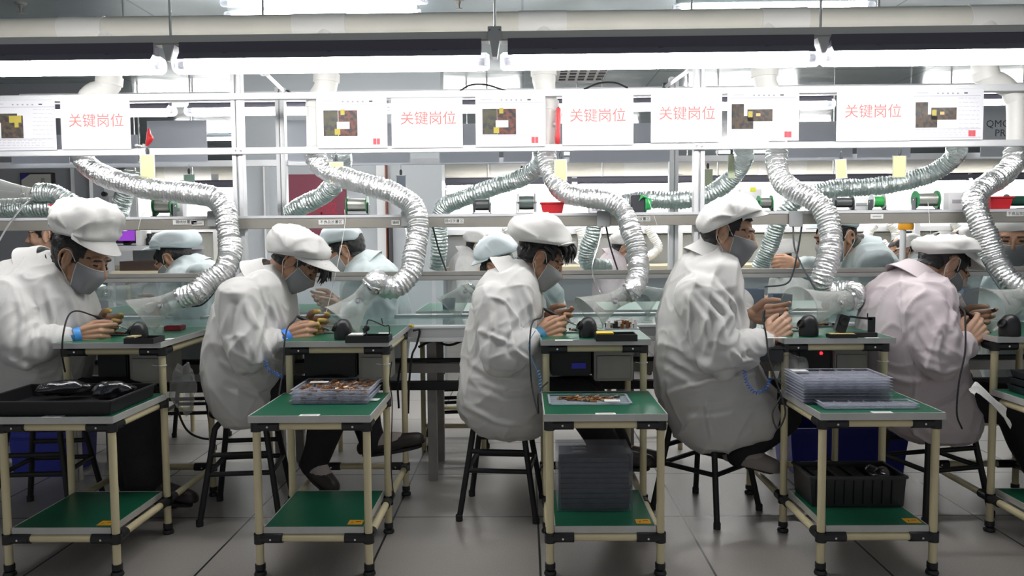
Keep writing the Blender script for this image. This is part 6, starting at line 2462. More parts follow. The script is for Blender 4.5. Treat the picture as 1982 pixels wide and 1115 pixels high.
# ================================================================ cards hung under the rails
def card(px, y0, y1, w, Y, label, col, rot=0.0, lanyard=True, frame=True, top=None, kind='yellow'):
    p = at(px, y0, Y)
    q = at(px, y1, Y)
    k = 1541.0 / Y
    ww = w / k
    hh = p.z - q.z
    e = thing('hanging_card', label, 'card', V(p.x, Y, q.z), group='cards hung under the rails')
    Rm = Matrix.Rotation(rot, 3, 'Y') @ Matrix.Rotation(math.radians(8 if rot else 0), 3, 'Z')
    c = V(p.x, Y, (p.z + q.z) / 2)
    b = MB()
    b.box(c, (ww, 0.0016, hh), col, rot=Rm)
    b.build('card', e, smooth=0)
    b = MB()
    t = 0.004
    for dx, dz, sx, sz in ((0, hh / 2, ww + 2 * t, t), (0, -hh / 2, ww + 2 * t, t), (-ww / 2, 0, t, hh), (ww / 2, 0, t, hh)):
        b.box(c + Rm @ V(dx, -0.001, dz), (sx, 0.004, sz), CLEARP if not frame else LABEL_WHITE, rot=Rm)
    b.build('card_holder', e, smooth=0)
    ztop = at(px, top or 292, Y).z
    b = MB()
    cc = c + Rm @ V(0, 0, hh / 2)
    b.tube([cc, V(p.x, Y, (cc.z + ztop) / 2), V(p.x, Y, ztop)], 0.0022, STEEL, seg=6)
    b.lathe([(0, 0), (0.007, 0), (0.008, 0.02), (0.004, 0.03), (0, 0.03)], V(p.x, Y, cc.z + 0.004), V(0, 0, 1), SPOOL_DARK, 10)
    b.build('hanger_clip', e)
    return e


YC_ = Y_FRAME - 0.052
card(285, 300, 345, 27, YC_, 'pale yellow card hanging under the red lever valve', YELLOW_TAG)
card(651, 314, 355, 25, YC_, 'yellow card in front of the crossing hoses above the red banner', YELLOW_TAG, frame=True)
card(1085, 309, 349, 23, YC_, 'yellow card right of the middle hose', YELLOW_TAG)
card(1628, 309, 345, 21, YC_, 'tilted yellow card with white border, above the solder reels', YELLOW_TAG, rot=-0.08)
card(1741, 302, 343, 24, YC_, 'yellow card in a clear round-shouldered pocket', YELLOW_TAG, frame=False)
PALE_GREEN = mat('pale_green_card', (0.50, 0.56, 0.38), 0.6)
card(366, 338, 358, 20, 4.468, 'greenish card in a clear case behind the first hose', mat('sea_green_card', (0.30, 0.46, 0.38), 0.6), frame=False, top=318)
card(1370, 328, 362, 18, 4.468, 'greenish yellow card right of the second post', PALE_GREEN, frame=False, top=318)
card(1416, 300, 345, 13, 3.98, 'narrow olive card against the far hose, right of the second post', PALE_GREEN, frame=False, top=290)
card(776, 340, 366, 18, 4.468, 'blue grey card in a white frame left of the partition edge', mat('blue_grey_card', (0.30, 0.34, 0.42), 0.6), top=318)
card(1010, 333, 352, 20, 4.468, 'brown tinged card behind the left sloping hose', mat('brown_card', (0.42, 0.36, 0.33), 0.6), top=318)

# ================================================================ things on the tool shelf
def reel(px, py, w, h, Y, label, flange, wirem=SOLDER, stand=True, group='solder reels on the tool shelf', core_only=False, axis=None):
    """solder wire reel lying on its stand: two flanges and the coil between, axis across the picture"""
    k = 1541.0 / Y
    c = at(px, py, Y)
    L, r = w / k, h / k / 2
    c.z = Z_SHELF_TOP + r + 0.008
    e = thing('solder_reel', label, 'reel', V(c.x, Y, Z_SHELF_TOP), group=group)
    ax = axis or V(1, 0, 0)
    b = MB()
    b.lathe([(0, 0.004), (r * 0.72, 0.004), (r * 0.74, L / 2), (r * 0.72, L - 0.004), (0, L - 0.004)], c - ax * L / 2, ax, wirem, 26)
    b.build('wire_coil', e)
    for s in (-1, 1):
        b = MB()
        b.lathe([(0, 0), (r, 0), (r, 0.004), (0, 0.004)], c + ax * (s * L / 2 - 0.002), ax, flange, 26)
        b.build('flange', e)
    if stand:
        b = MB()
        for s in (-1, 1):
            x = c.x + s * (L / 2 + 0.006)
            b.bx((x - 0.0015, Y - 0.02, Z_SHELF_TOP), (x + 0.0015, Y + 0.02, c.z + 0.01), SPOOL_DARK)
        b.bx((c.x - L / 2 - 0.012, Y - 0.03, Z_SHELF_TOP), (c.x + L / 2 + 0.012, Y + 0.03, Z_SHELF_TOP + 0.004), BLACK)
        b.tube([V(c.x - L / 2 - 0.01, Y, c.z), V(c.x + L / 2 + 0.01, Y, c.z)], 0.004, STEEL, seg=8)
        b.build('stand', e)
    return e


YRL = Y_FRAME + 0.02
reel(318, 400, 34, 36, YRL, 'green framed solder reel above the far blue cap, left of the post', SPOOL_GREEN)
reel(692, 398, 38, 34, YRL, 'green tinged solder reel in front of the partition, right of the banner', SPOOL_GREEN)
reel(933, 400, 28, 30, YRL, 'thin dark wire reel, first of two left of the red bin', SPOOL_DARK, mat('dark_wire_coil', (0.10, 0.11, 0.11), 0.4, 0.6, bump=(300, 0.4, 0.002)))
reel(1019, 396, 32, 36, YRL, 'dark wire reel just left of the red bin', SPOOL_DARK, mat('grey_green_coil', (0.14, 0.17, 0.16), 0.4, 0.6, bump=(300, 0.4, 0.002)))
reel(1632, 388, 32, 26, YRL, 'dark wire reel right of the S curved hose', SPOOL_DARK, MATS['dark_wire_coil'])
reel(1480, 394, 24, 28, YRL, 'short reel with green top, right of the upright man cap', SPOOL_GREEN, mat('grey_wire_coil', (0.22, 0.23, 0.22), 0.45, 0.5))
reel(1792, 386, 40, 34, YRL, 'green flanged solder reel with dark left side, under the clear card', SPOOL_GREEN)
reel(1698, 392, 22, 28, YRL, 'small reel with bright green core, between two larger reels', ALU_PALE, mat('bright_green_core', (0.02, 0.33, 0.06), 0.5))
# black box reel with green ribbon
c = at(1240, 390, YRL)
e = thing('boxed_reel', 'black square reel holder with bright green side, left of the second post', 'reel', V(c.x, YRL, Z_SHELF_TOP))
b = MB()
b.bx((at(1220, 390, YRL).x, YRL - 0.03, Z_SHELF_TOP), (at(1247, 390, YRL).x, YRL + 0.05, Z_SHELF_TOP + 0.083), mat('charcoal_block', (0.035, 0.035, 0.045), 0.5))
b.build('block', e, bevel=0.004)
b = MB()
b.lathe([(0, 0), (0.040, 0), (0.042, 0.008), (0.030, 0.012), (0.028, 0.03), (0, 0.03)], V(at(1247, 390, YRL).x, YRL, Z_SHELF_TOP + 0.042), V(1, 0, 0), mat('bright_green_side', (0.02, 0.36, 0.09), 0.45), 24)
for a in range(5):
    an = math.radians(-60 + a * 55)
    p0 = V(at(1249, 390, YRL).x, YRL - 0.03 + 0.012 * a, Z_SHELF_TOP + 0.07)
    b.tube([p0, p0 + V(-0.018 - 0.004 * a, -0.016, 0.012 * math.cos(an)), p0 + V(-0.036, -0.02, -0.012 - 0.004 * a)], [0.006, 0.005, 0.001], MATS['bright_green_side'], seg=6)
b.build('green_side', e)
b = MB()
b.tube([V(at(1252, 390, YRL).x, YRL - 0.05, Z_SHELF_TOP + 0.06), at(1265, 415, Y_FRAME - 0.09), at(1272, 437, Y_FRAME - 0.09)], 0.0011, LABEL_WHITE, seg=6)
b.build('loose_wire', e)


def red_bin(px, w, h, label, d=0.11):
    k = 1541.0 / YRL
    c = at(px, 400, YRL)
    e = thing('parts_bin', label, 'bin', V(c.x, YRL, Z_SHELF_TOP), group='red bins on the tool shelf')
    b = MB()
    b.open_box(V(c.x, YRL, Z_SHELF_TOP), (w / k, d, h / k), 0.003, RED_PLASTIC, taper=0.82)
    b.build('tub', e, bevel=0.001)
    b = MB()
    z = Z_SHELF_TOP + h / k
    b.frame(V(c.x, YRL, z - 0.006), w / k, d, 0.008, 0.006, RED_PLASTIC)
    b.build('lip', e)


red_bin(1069, 44, 21, 'red open bin right of the dark reels, behind the middle worker cap')
red_bin(1926, 42, 24, 'red open bin right of the sweeping hose at the right edge')
red_bin(124, 30, 26, 'red open bin half hidden by the tall cap at the left')
# dark green reel at the right edge
reel(1968, 392, 40, 26, YRL, 'dark green reel at the right edge beside the red bin', mat('dark_green_flange', (0.02, 0.07, 0.05), 0.5), mat('dark_green_coil', (0.02, 0.09, 0.06), 0.4, 0.3))
# white cartons behind on the shelf
for px, w, h, lab in ((343, 26, 30, 'white small carton beside the first green reel'), (1452, 40, 44, 'white carton with yellow note behind the upright man cap'), (1665, 34, 26, 'white carton between the reels right of the S curved hose'),
                      (1155, 30, 14, 'low white carton under the middle hose'), (1850, 34, 34, 'white carton with grey print left of the sweeping hose')):
    k = 1541.0 / (Y_FRAME + 0.10)
    c = at(px, 400, Y_FRAME + 0.10)
    e = thing('carton', lab, 'box', V(c.x, Y_FRAME + 0.1, Z_SHELF_TOP), group='white cartons on the tool shelf')
    b = MB()
    b.bx((c.x - w / k / 2, Y_FRAME + 0.085, Z_SHELF_TOP), (c.x + w / k / 2, Y_FRAME + 0.135, Z_SHELF_TOP + h / k), WHITE_PAPER)
    b.build('box', e, bevel=0.002)
    b = MB()
    if px == 1452:
        b.bx((c.x - 0.005, Y_FRAME + 0.083, Z_SHELF_TOP + h / k - 0.012), (c.x + 0.022, Y_FRAME + 0.0845, Z_SHELF_TOP + h / k + 0.010), mat('yellow_note', (0.80, 0.82, 0.05), 0.6))
    else:
        b.bx((c.x - w / k * 0.3, Y_FRAME + 0.083, Z_SHELF_TOP + h / k * 0.4), (c.x + w / k * 0.3, Y_FRAME + 0.0845, Z_SHELF_TOP + h / k * 0.6), GREY_INK)
    b.build('note', e, smooth=0)
# thin solder wires running down from reels
for pts, lab in (([(667, 406, 3.74), (668, 430, 3.70), (660, 480, 3.60), (645, 550, 3.48), (630, 610, 3.36)], 'thin white solder wire running down from the reel to the second worker hands'),
                 ([(1796, 392, 3.76), (1798, 412, 3.72), (1800, 440, 3.71), (1802, 455, 3.71)], 'thin solder wire hanging over the shelf front above the rightmost cap'),
                 ([(1040, 402, 3.76), (1034, 470, 3.62), (1046, 552, 3.52), (1062, 580, 3.46), (1078, 612, 3.38)], 'thin white solder wire drawn down to the middle worker hands'),
                 ([(289, 404, 3.76), (274, 420, 3.72), (266, 452, 3.72)], 'thin solder wire slanting over the shelf right of the tall cap')):
    b = MB()
    b.tube(smooth_path([at(*p) for p in pts], 8), 0.0012, LABEL_WHITE, seg=6)
    tag(b.build('solder_wire'), lab, 'wire')
# grey supply cables hanging from the shelf to the hoods
for pts, lab, m_ in (([(425, 438, 3.74), (424, 480, 3.70), (421, 540, 3.62), (418, 560, 3.55), (390, 590, 3.50), (352, 592, 3.45)], 'dark cable from the shelf looping under the first hose', SPOOL_DARK),
                     ([(786, 438, 3.74), (788, 480, 3.70), (784, 530, 3.62), (770, 560, 3.52), (740, 568, 3.46)], 'grey cable beside the second hose', STEEL),
                     ([(1166, 438, 3.74), (1158, 475, 3.70), (1146, 520, 3.64), (1158, 560, 3.55), (1164, 572, 3.48)], 'grey cable bowing left beside the middle hose', STEEL),
                     ([(1173, 438, 3.76), (1182, 480, 3.80), (1198, 530, 3.84)], 'dark cable slanting right beside the middle hose', SPOOL_DARK),
                     ([(1535, 436, 3.74), (1538, 480, 3.70), (1555, 520, 3.62), (1580, 562, 3.52), (1592, 574, 3.48)], 'grey cable crossing to the wide hood of the upright man', SPOOL_DARK),
                     ([(1552, 436, 3.74), (1545, 480, 3.76), (1534, 530, 3.78), (1520, 550, 3.78), (1480, 555, 3.78)], 'second grey cable making an X beside the S curved hose', SPOOL_DARK),
                     ([(1888, 430, 3.72), (1900, 500, 3.60), (1930, 550, 3.50), (1955, 590, 3.44)], 'dark cable along the sweeping hose at the right', SPOOL_DARK),
                     ([(838, 440, 3.86), (850, 485, 3.90), (864, 525, 3.92)], 'dark cable in front of the straight far hose', SPOOL_DARK),
                     ([(62, 384, 3.95), (44, 400, 3.80), (20, 430, 3.70), (-4, 470, 3.60)], 'thick grey cable falling from the shelf at the left edge', mat('grey_cable', (0.35, 0.36, 0.37), 0.4, 0.4)),
                     ([(890, 176, 3.76), (910, 165, 3.76), (940, 164, 3.76), (980, 176, 3.76)], 'short black cable arching over the top rail near the middle bracket', BLACK),
                     ([(1130, 173, 3.76), (1160, 161, 3.76), (1190, 160, 3.76), (1215, 170, 3.76)], 'short black cable arching over the top rail near the grille', BLACK)):
    b = MB()
    b.tube(smooth_path([at(*p) for p in pts], 8), 0.0042, m_, seg=8)
    tag(b.build('cable'), lab, 'cable')
# ================================================================ on the desks
ZD = Z_DESK + 0.0012


def rest(px, py, r, h, z, label, facing=1):
    """black domed iron rest: a short barrel with a rounded top, lying open end forward"""
    p = onz(px, py, z)
    e = thing('iron_rest', label, 'iron rest', p)
    b = MB()
    prof = [(r, 0.0), (r * 1.04, h * 0.15), (r * 1.02, h * 0.45), (r * 0.96, h * 0.62), (r * 0.80, h * 0.80), (r * 0.55, h * 0.93), (r * 0.25, h * 0.99), (0.0, h)]
    b.lathe(prof, p, V(0, 0, 1), BLACK, 26)
    b.lathe([(0, 0.001), (r, 0.0)], p, V(0, 0, 1), BLACK, 26)
    b.build('dome', e)
    b = MB()
    c = p + V(-r * 0.80 * facing, -r * 0.25, h * 0.55)
    d = V(-0.85 * facing, -0.2, 0.5).normalized()
    b.lathe([(r * 0.48, 0), (r * 0.50, 0.012), (r * 0.40, 0.012), (r * 0.36, 0.004), (0, 0.003)], c, d, BLACK_MATT, 20)
    b.build('mouth_ring', e)
    return e


rest(270, 660, 0.034, 0.078, ZD, 'black domed iron rest on the leftmost desk, in front of its clear hood')
rest(665, 656, 0.036, 0.082, ZD, 'black domed iron rest on the second desk, below the clear hood')
rest(1138, 652, 0.036, 0.082, ZD, 'black domed iron rest beside the yellow sponge on the middle desk')
rest(1565, 650, 0.037, 0.086, ZD, 'black domed iron rest on the desk of the upright man')
rest(1954, 650, 0.038, 0.086, ZD, 'black domed iron rest with open mouth at the right edge', 1)


def black_tray(px, py, w, d, h, label, wire=None, top=None, name='black_tray'):
    p = onz(px, py, ZD)
    e = thing(name, label, 'tray', p)
    b = MB()
    b.open_box(p + V(0, d / 2, 0), (w, d, h), 0.004, BLACK)
    b.build('shell', e, bevel=0.001)
    if wire:
        b = MB()
        z0 = h
        x0, x1 = wire
        yb = d * 0.5
        b.tube(smooth_path([p + V(x0, yb, z0 - 0.01), p + V(x0 + 0.004, yb, z0 + 0.05), p + V(x0 + 0.02, yb, z0 + 0.058), p + V(x1 - 0.02, yb, z0 + 0.036), p + V(x1, yb, z0 + 0.034), p + V(x1, yb, z0 - 0.012)], 6), 0.0022, BLACK_MATT, seg=8)
        b.tube([p + V((x0 + x1) / 2 + 0.02, yb, z0 + 0.044), p + V((x0 + x1) / 2 + 0.016, yb, z0 + 0.066)], 0.002, BLACK_MATT, seg=8)
        b.build('bent_wire', e)
        b = MB()
        b.ball(p + V(x0 + 0.002, yb, z0 + 0.028), (0.012, 0.010, 0.014), BLACK)
        b.lathe([(0, 0), (0.008, 0), (0.006, 0.02), (0.0, 0.022)], p + V(x0 - 0.004, yb, z0 + 0.008), V(-0.3, 0, 0.9), BLACK, 12)
        b.build('wire_clip', e)
    if top:
        b = MB()
        b.bx(p + V(top[0], 0.01, h), p + V(top[1], 0.07, h + 0.006), top[2])
        b.build('pad', e, bevel=0.001)
    return e


black_tray(268, 666, 0.118, 0.10, 0.022, 'low black tray with paper scraps on the leftmost desk', top=(-0.055, -0.02, mat('crumpled_kraft', (0.45, 0.38, 0.22), 0.8)))
black_tray(710, 664, 0.170, 0.09, 0.026, 'black tray with bent wire loop on the second desk', wire=(-0.01, 0.08), top=(-0.075, -0.02, LABEL_WHITE))
black_tray(1194, 661, 0.160, 0.10, 0.026, 'black flat tray right of the yellow sponge on the middle desk', top=(-0.075, -0.01, YELLOW))
# red box, leftmost desk
p = onz(330, 640, ZD)
b = MB()
b.bx(p + V(-0.03, 0, 0), p + V(0.045, 0.06, 0.02), mat('maroon_box', (0.22, 0.02, 0.03), 0.45))
b.bx(p + V(-0.026, 0.004, 0.02), p + V(0.041, 0.056, 0.023), CLEAR_TRAY)
tag(b.build('small_box', bevel=0.002), 'small dark red box with clear lid behind the black tray on the leftmost desk', 'box')
# iron stand with bracket, fourth desk
p = onz(1662, 653, ZD)
e = thing('iron_stand', 'black bracket stand with holes on the desk of the upright man', 'stand', p)
b = MB()
b.bx(p + V(-0.075, 0, 0), p + V(0.075, 0.05, 0.018), BLACK)
b.build('base', e, bevel=0.002)
b = MB()
b.box(p + V(-0.058, 0.025, 0.052), (0.042, 0.034, 0.072), BLACK, rot=Matrix.Rotation(0.30, 3, 'Y'))
b.build('holder_block', e, bevel=0.004)
b = MB()
b.lathe([(0.014, 0), (0.016, 0), (0.016, 0.006), (0.0, 0.004)], p + V(-0.056, 0.006, 0.062), V(0, -1, 0.1), BLACK_MATT, 16)
b.build('holder_hole', e)
b = MB()
b.box(p + V(0.062, 0.03, 0.045), (0.028, 0.006, 0.065), BLACK)
b.box(p + V(0.02, 0.03, 0.074), (0.09, 0.006, 0.008), BLACK, rot=Matrix.Rotation(0.12, 3, 'Y'))
b.tube([p + V(0.046, 0.03, 0.075), p + V(0.046, 0.03, 0.092)], 0.0025, BLACK, seg=8)
b.build('bracket', e)
p = onz(1634, 655, ZD)
e = thing('sponge_box', 'flat black box with yellow sponge top, front edge of the upright man desk', 'sponge box', p)
b = MB()
b.bx(p + V(-0.054, 0, 0), p + V(0.054, 0.05, 0.014), BLACK)
b.build('case', e, bevel=0.002)
b = MB()
b.bx(p + V(-0.047, 0.006, 0.014), p + V(0.047, 0.044, 0.017), mat('old_sponge', (0.50, 0.42, 0.16), 0.9, bump=(200, 0.8, 0.004)))
b.build('sponge', e, bevel=0.001)


def board(px, py, w, d, label, seed, z=None, base=None, parts=26, hmax=0.010, tilt=0.0):
    """circuit board with little parts on it"""
    z = z or ZD
    p = onz(px, py, z)
    e = thing('circuit_board', label, 'circuit board', p)
    rnd = random.Random(seed)
    b = MB()
    b.bx(p + V(-w / 2, 0, 0), p + V(w / 2, d, 0.004), base or mat('board_silver', (0.42, 0.44, 0.46), 0.3, 0.5))
    b.build('panel', e, bevel=0.0006)
    b = MB()
    for i in range(parts):
        x, y = rnd.uniform(-w / 2 + 0.008, w / 2 - 0.008), rnd.uniform(0.006, d - 0.006)
        s = rnd.uniform(0.003, 0.008)
        m_ = rnd.choice([BLACK, STEEL, LABEL_WHITE, STEEL, COPPER_DARK])
        b.bx(p + V(x - s, y - s * 0.7, 0.004), p + V(x + s, y + s * 0.7, 0.004 + rnd.uniform(0.002, hmax)), m_)
    b.build('components', e)
    return e


board(205, 650, 0.16, 0.10, 'circuit board in the hands of the leftmost worker', 1, base=mat('board_dark', (0.05, 0.06, 0.06), 0.4))
board(620, 645, 0.12, 0.12, 'circuit board before the hands of the second worker', 2)
board(1085, 644, 0.17, 0.09, 'circuit board on silver foil before the middle worker', 3)
board(1520, 641, 0.16, 0.12, 'circuit board on foil before the upright man', 4, parts=34)
board(1605, 632, 0.13, 0.07, 'flat circuit board behind the dome on the upright man desk', 5)
board(1890, 645, 0.12, 0.10, 'circuit board before the pale purple worker', 6, base=MATS['board_dark'])
board(1205, 638, 0.14, 0.07, 'tall parts rack of metal pins on the black tray, middle desk', 7, z=ZD + 0.026, parts=60, hmax=0.032)
board(880, 600, 0.14, 0.10, 'silver tray of parts on the conveyor left of the middle worker', 8, z=Z_CONV - 0.011, parts=30)
board(1245, 596, 0.16, 0.10, 'silver tray of parts on the conveyor left of the upright man', 9, z=Z_CONV - 0.011, parts=30)
board(760, 612, 0.12, 0.05, 'small silver part lying on the conveyor right of the second hood', 10, z=Z_CONV - 0.011, parts=5)
board(930, 622, 0.10, 0.04, 'flat bright part on the conveyor close to the middle worker', 11, z=Z_CONV - 0.011, parts=3)
# white slips on the desks
for px, py, w, d, lab in ((1092, 660, 0.07, 0.035, 'white slip at the front of the middle desk'), (1505, 655, 0.08, 0.03, 'white slip at the front left of the upright man desk'), (1690, 655, 0.05, 0.02, 'white slip at the right front of the upright man desk'), (740, 648, 0.05, 0.07, 'pale tray slip at the right of the second desk'), (322, 658, 0.03, 0.05, 'pale slip at the right front of the leftmost desk')):
    p = onz(px, py, ZD)
    b = MB()
    b.bx(p + V(-w / 2, 0, 0), p + V(w / 2, d, 0.0012), LABEL_WHITE)
    tag(b.build('paper_slip', smooth=0), lab, 'paper')

# grey steel boxes and black control units under the desktops
for i, ((l, r), lab) in enumerate(zip(XB, ('leftmost', 'second', 'middle', 'upright man', 'rightmost'))):
    if i == 4:
        continue
    pa, pb, pc, pd = ((250, 314, 188, 246), (694, 750, 588, 690), (1150, 1226, 1066, 1144), (1614, 1680, 1545, 1610))[i]
    x0, x1 = at(pa, 700, 3.34).x, at(pb, 700, 3.34).x
    e = thing('steel_box', 'dull grey steel box hung under the %s desk' % lab, 'box', V((x0 + x1) / 2, 3.4, 0.62))
    b = MB()
    b.bx((x0, 3.34, 0.592), (x1, 3.54, Z_DESK - 0.0235), STEEL_BOX)
    b.build('case', e, bevel=0.004)
    b = MB()
    b.bx((x0 + 0.01, 3.337, 0.60), (x1 - 0.01, 3.3405, 0.70), STEEL_BOX)
    b.build('front_cover', e, bevel=0.002)
    x2, x3 = at(pc, 700, 3.36).x, at(pd, 700, 3.36).x
    e = thing('control_unit', 'black soldering control unit under the %s desk' % lab, 'control unit', V((x2 + x3) / 2, 3.45, 0.62))
    b = MB()
    b.bx((x2, 3.36, 0.61), (x3, 3.58, Z_DESK - 0.0235), mat('black_unit', (0.012, 0.013, 0.016), 0.5))
    b.build('case', e, bevel=0.006)
    if i == 3:
        q = at(1590, 684, 3.355)
        b = MB()
        b.lathe([(0, 0), (0.007, 0), (0.006, 0.004), (0, 0.006)], V(q.x, 3.359, q.z), V(0, -1, 0), emitter('red_led', (1.0, 0.02, 0.03), 3.0), 14)
        tag(b.build('power_light', e), 'glowing red light')
    if i == 2:
        q = at(1120, 708, 3.355)
        b = MB()
        b.bx((q.x - 0.03, 3.352, q.z - 0.012), (q.x + 0.03, 3.359, q.z + 0.012), mat('blue_socket', (0.05, 0.05, 0.7), 0.4))
        tag(b.build('socket', e), 'bright blue socket')

# ================================================================ soldering irons and their cords
def iron(p, d, cord, label, handle=BLACK, r=0.0075):
    """pencil iron: p = grip point, d = towards the tip, cord = points the cord runs through"""
    d = d.normalized()
    e = thing('soldering_iron', label, 'soldering iron', p)
    b = MB()
    b.tube([p - d * 0.085, p - d * 0.07, p - d * 0.02, p + d * 0.012, p + d * 0.02], [0.004, r, r * 1.1, r * 1.2, r * 0.8], handle, seg=14)
    b.build('handle', e)
    b = MB()
    b.tube([p + d * 0.018, p + d * 0.055, p + d * 0.075, p + d * 0.088], [0.0038, 0.0036, 0.0024, 0.0006], STEEL, seg=10)
    b.build('tip', e)
    b = MB()
    b.tube(smooth_path([p - d * 0.083] + cord, 8), 0.0033, RUBBER, seg=8)
    b.build('cord', e)


def tips_mid(wk, h):
    w_, tips, f, s, n = wk[2][h]
    return (tips[0] + tips[4]) / 2, f, s, n


p, f, s, n = tips_mid(NEAR[0], 0)
iron(p, V(0.9, 0.1, -0.40), [at(150, 602, 3.2), at(132, 612, 3.15), at(122, 650, 3.10), at(121, 690, 3.10), at(126, 720, 3.14)], 'black soldering iron held by the leftmost worker, cord arching behind the hand')
p, f, s, n = tips_mid(NEAR[1], 0)
iron(p, V(0.9, 0.1, -0.40), [at(570, 620, 3.22), at(557, 634, 3.15), at(551, 660, 3.10), at(548, 710, 3.08), at(540, 765, 3.02)], 'black soldering iron held by the second worker, cord hanging past the blue strap')
p, f, s, n = tips_mid(NEAR[2], 0)
iron(p, V(0.85, 0.1, -0.45), [at(1048, 614, 3.22), at(1032, 622, 3.14), at(1026, 650, 3.09), at(1026, 700, 3.06), at(1030, 750, 3.04), at(1042, 800, 2.98), at(1042, 760, 2.98), at(1060, 740, 3.10)], 'black soldering iron held by the middle worker, cord falling to the side shelf')
p, f, s, n = tips_mid(NEAR[3], 0)
iron(p, V(0.8, 0.2, 0.25), [at(1480, 600, 3.16), at(1476, 612, 3.10), at(1483, 650, 3.06), at(1490, 700, 3.02), at(1510, 760, 2.98), at(1520, 800, 2.96), at(1505, 830, 2.95), at(1495, 800, 2.98), at(1510, 770, 3.02)], 'black soldering iron held by the upright man, cord looping at the bench leg')
p, f, s, n = tips_mid(NEAR[4], 0)
iron(p, V(0.7, 0.2, -0.5), [at(1866, 602, 3.16), at(1868, 620, 3.10), at(1868, 680, 3.06), at(1856, 740, 3.04), at(1852, 800, 3.04), at(1862, 830, 3.06)], 'black soldering iron held by the pale purple worker, long cord down the coat')

# wrist straps and coiled leads (worn)
for wk, m_ in ((NEAR[0], BLUE_BAND), (NEAR[1], mat('bright_blue_band', (0.04, 0.22, 0.80), 0.5)), (NEAR[2], mat('teal_band', (0.04, 0.20, 0.35), 0.6))):
    root, arms, hands, hd = wk
    sh, el, wr = arms[0]
    d = hands[0][2]
    o = wrist_strap(root, wr.lerp(el, 0.03) + d * 0.012, (wr - el), 0.036, m_)
    tag(o, 'blue wrist strap')
coil_cord(NEAR[1][0], [at(513, 697, 3.11), at(519, 715, 3.105), at(536, 724, 3.11), at(546, 730, 3.14)], 0.006, mat('blue_coil', (0.03, 0.16, 0.62), 0.45))
coil_cord(NEAR[2][0], [at(1040, 715, 3.10), at(1045, 735, 3.09), at(1046, 762, 3.08)], 0.0065, mat('light_blue_coil', (0.12, 0.34, 0.62), 0.45))
b = MB()
b.tube(smooth_path([at(1036, 640, 3.12), at(1023, 665, 3.10), at(1028, 690, 3.09), at(1038, 714, 3.09)], 6), 0.0016, mat('light_blue_coil', (0.12, 0.34, 0.62), 0.45), seg=6)
b.build('lead_wire', NEAR[2][0])
coil_cord(NEAR[3][0], [at(1441, 716, 3.05), at(1446, 742, 3.04), at(1462, 760, 3.035), at(1482, 754, 3.04), at(1492, 730, 3.06)], 0.0065, MATS['blue_coil'])

# ================================================================ on the side shelves
ZM = Z_MIDS + 0.0012


def blister(x, y, z, w, d, h, nx, ny, label, name='blister_tray', group=None, fill=None, seed=0, rz=0.0):
    """thin clear tray with a grid of pockets"""
    e = thing(name, label, 'tray', V(x, y, z), rz, group=group)
    Rm = Matrix.Rotation(rz, 3, 'Z')
    b = MB()
    t = 0.0014
    b.box(V(x, y, z + t / 2), (w, d, t), CLEAR_TRAY, rot=Rm)
    for s in (-1, 1):
        b.box(V(x, y, z + h / 2) + Rm @ V(s * w / 2, 0, 0), (t, d, h), CLEAR_TRAY, rot=Rm)
        b.box(V(x, y, z + h / 2) + Rm @ V(0, s * d / 2, 0), (w, t, h), CLEAR_TRAY, rot=Rm)
        b.box(V(x, y, z + h) + Rm @ V(s * (w / 2 + 0.004), 0, 0), (0.008, d + 0.016, t), CLEAR_RIM, rot=Rm)
        b.box(V(x, y, z + h) + Rm @ V(0, s * (d / 2 + 0.004), 0), (w, 0.008, t), CLEAR_RIM, rot=Rm)
    for i in range(1, nx):
        b.box(V(x, y, z + h * 0.45) + Rm @ V(-w / 2 + w * i / nx, 0, 0), (t, d, h * 0.9), CLEAR_TRAY, rot=Rm)
    for j in range(1, ny):
        b.box(V(x, y, z + h * 0.45) + Rm @ V(0, -d / 2 + d * j / ny, 0), (w, t, h * 0.9), CLEAR_TRAY, rot=Rm)
    b.build('shell', e, smooth=0)
    if fill:
        rnd = random.Random(seed)
        b = MB()
        n = fill
        for q in range(n):
            px_, py_ = (rnd.uniform(-w / 2 + 0.015, w / 2 - 0.015), rnd.uniform(-d / 2 + 0.012, d / 2 - 0.012)) if ny != 4 else (max(-0.11, min(0.11, rnd.gauss(0, 0.05))), max(-0.06, min(0.06, rnd.gauss(0.01, 0.02))))
            a = rnd.uniform(-0.5, 0.5) + (0 if rnd.random() < 0.7 else 1.2)
            L = rnd.uniform(0.012, 0.026)
            dx = V(math.cos(a) * L / 2, math.sin(a) * L / 2, rnd.uniform(-0.001, 0.002))
            c = V(x, y, z + 0.004 + rnd.uniform(0, 0.004)) + Rm @ V(px_, py_, 0)
            b.tube([c - dx, c + dx], rnd.uniform(0.0022, 0.0036), rnd.choice([COPPER, COPPER, COPPER_DARK, mat('pale_copper', (0.85, 0.60, 0.42), 0.3, 0.8), BLACK, COPPER_DARK]), seg=6)
        o = b.build('copper_coils', e)
        o['kind'] = 'stuff'
    return e


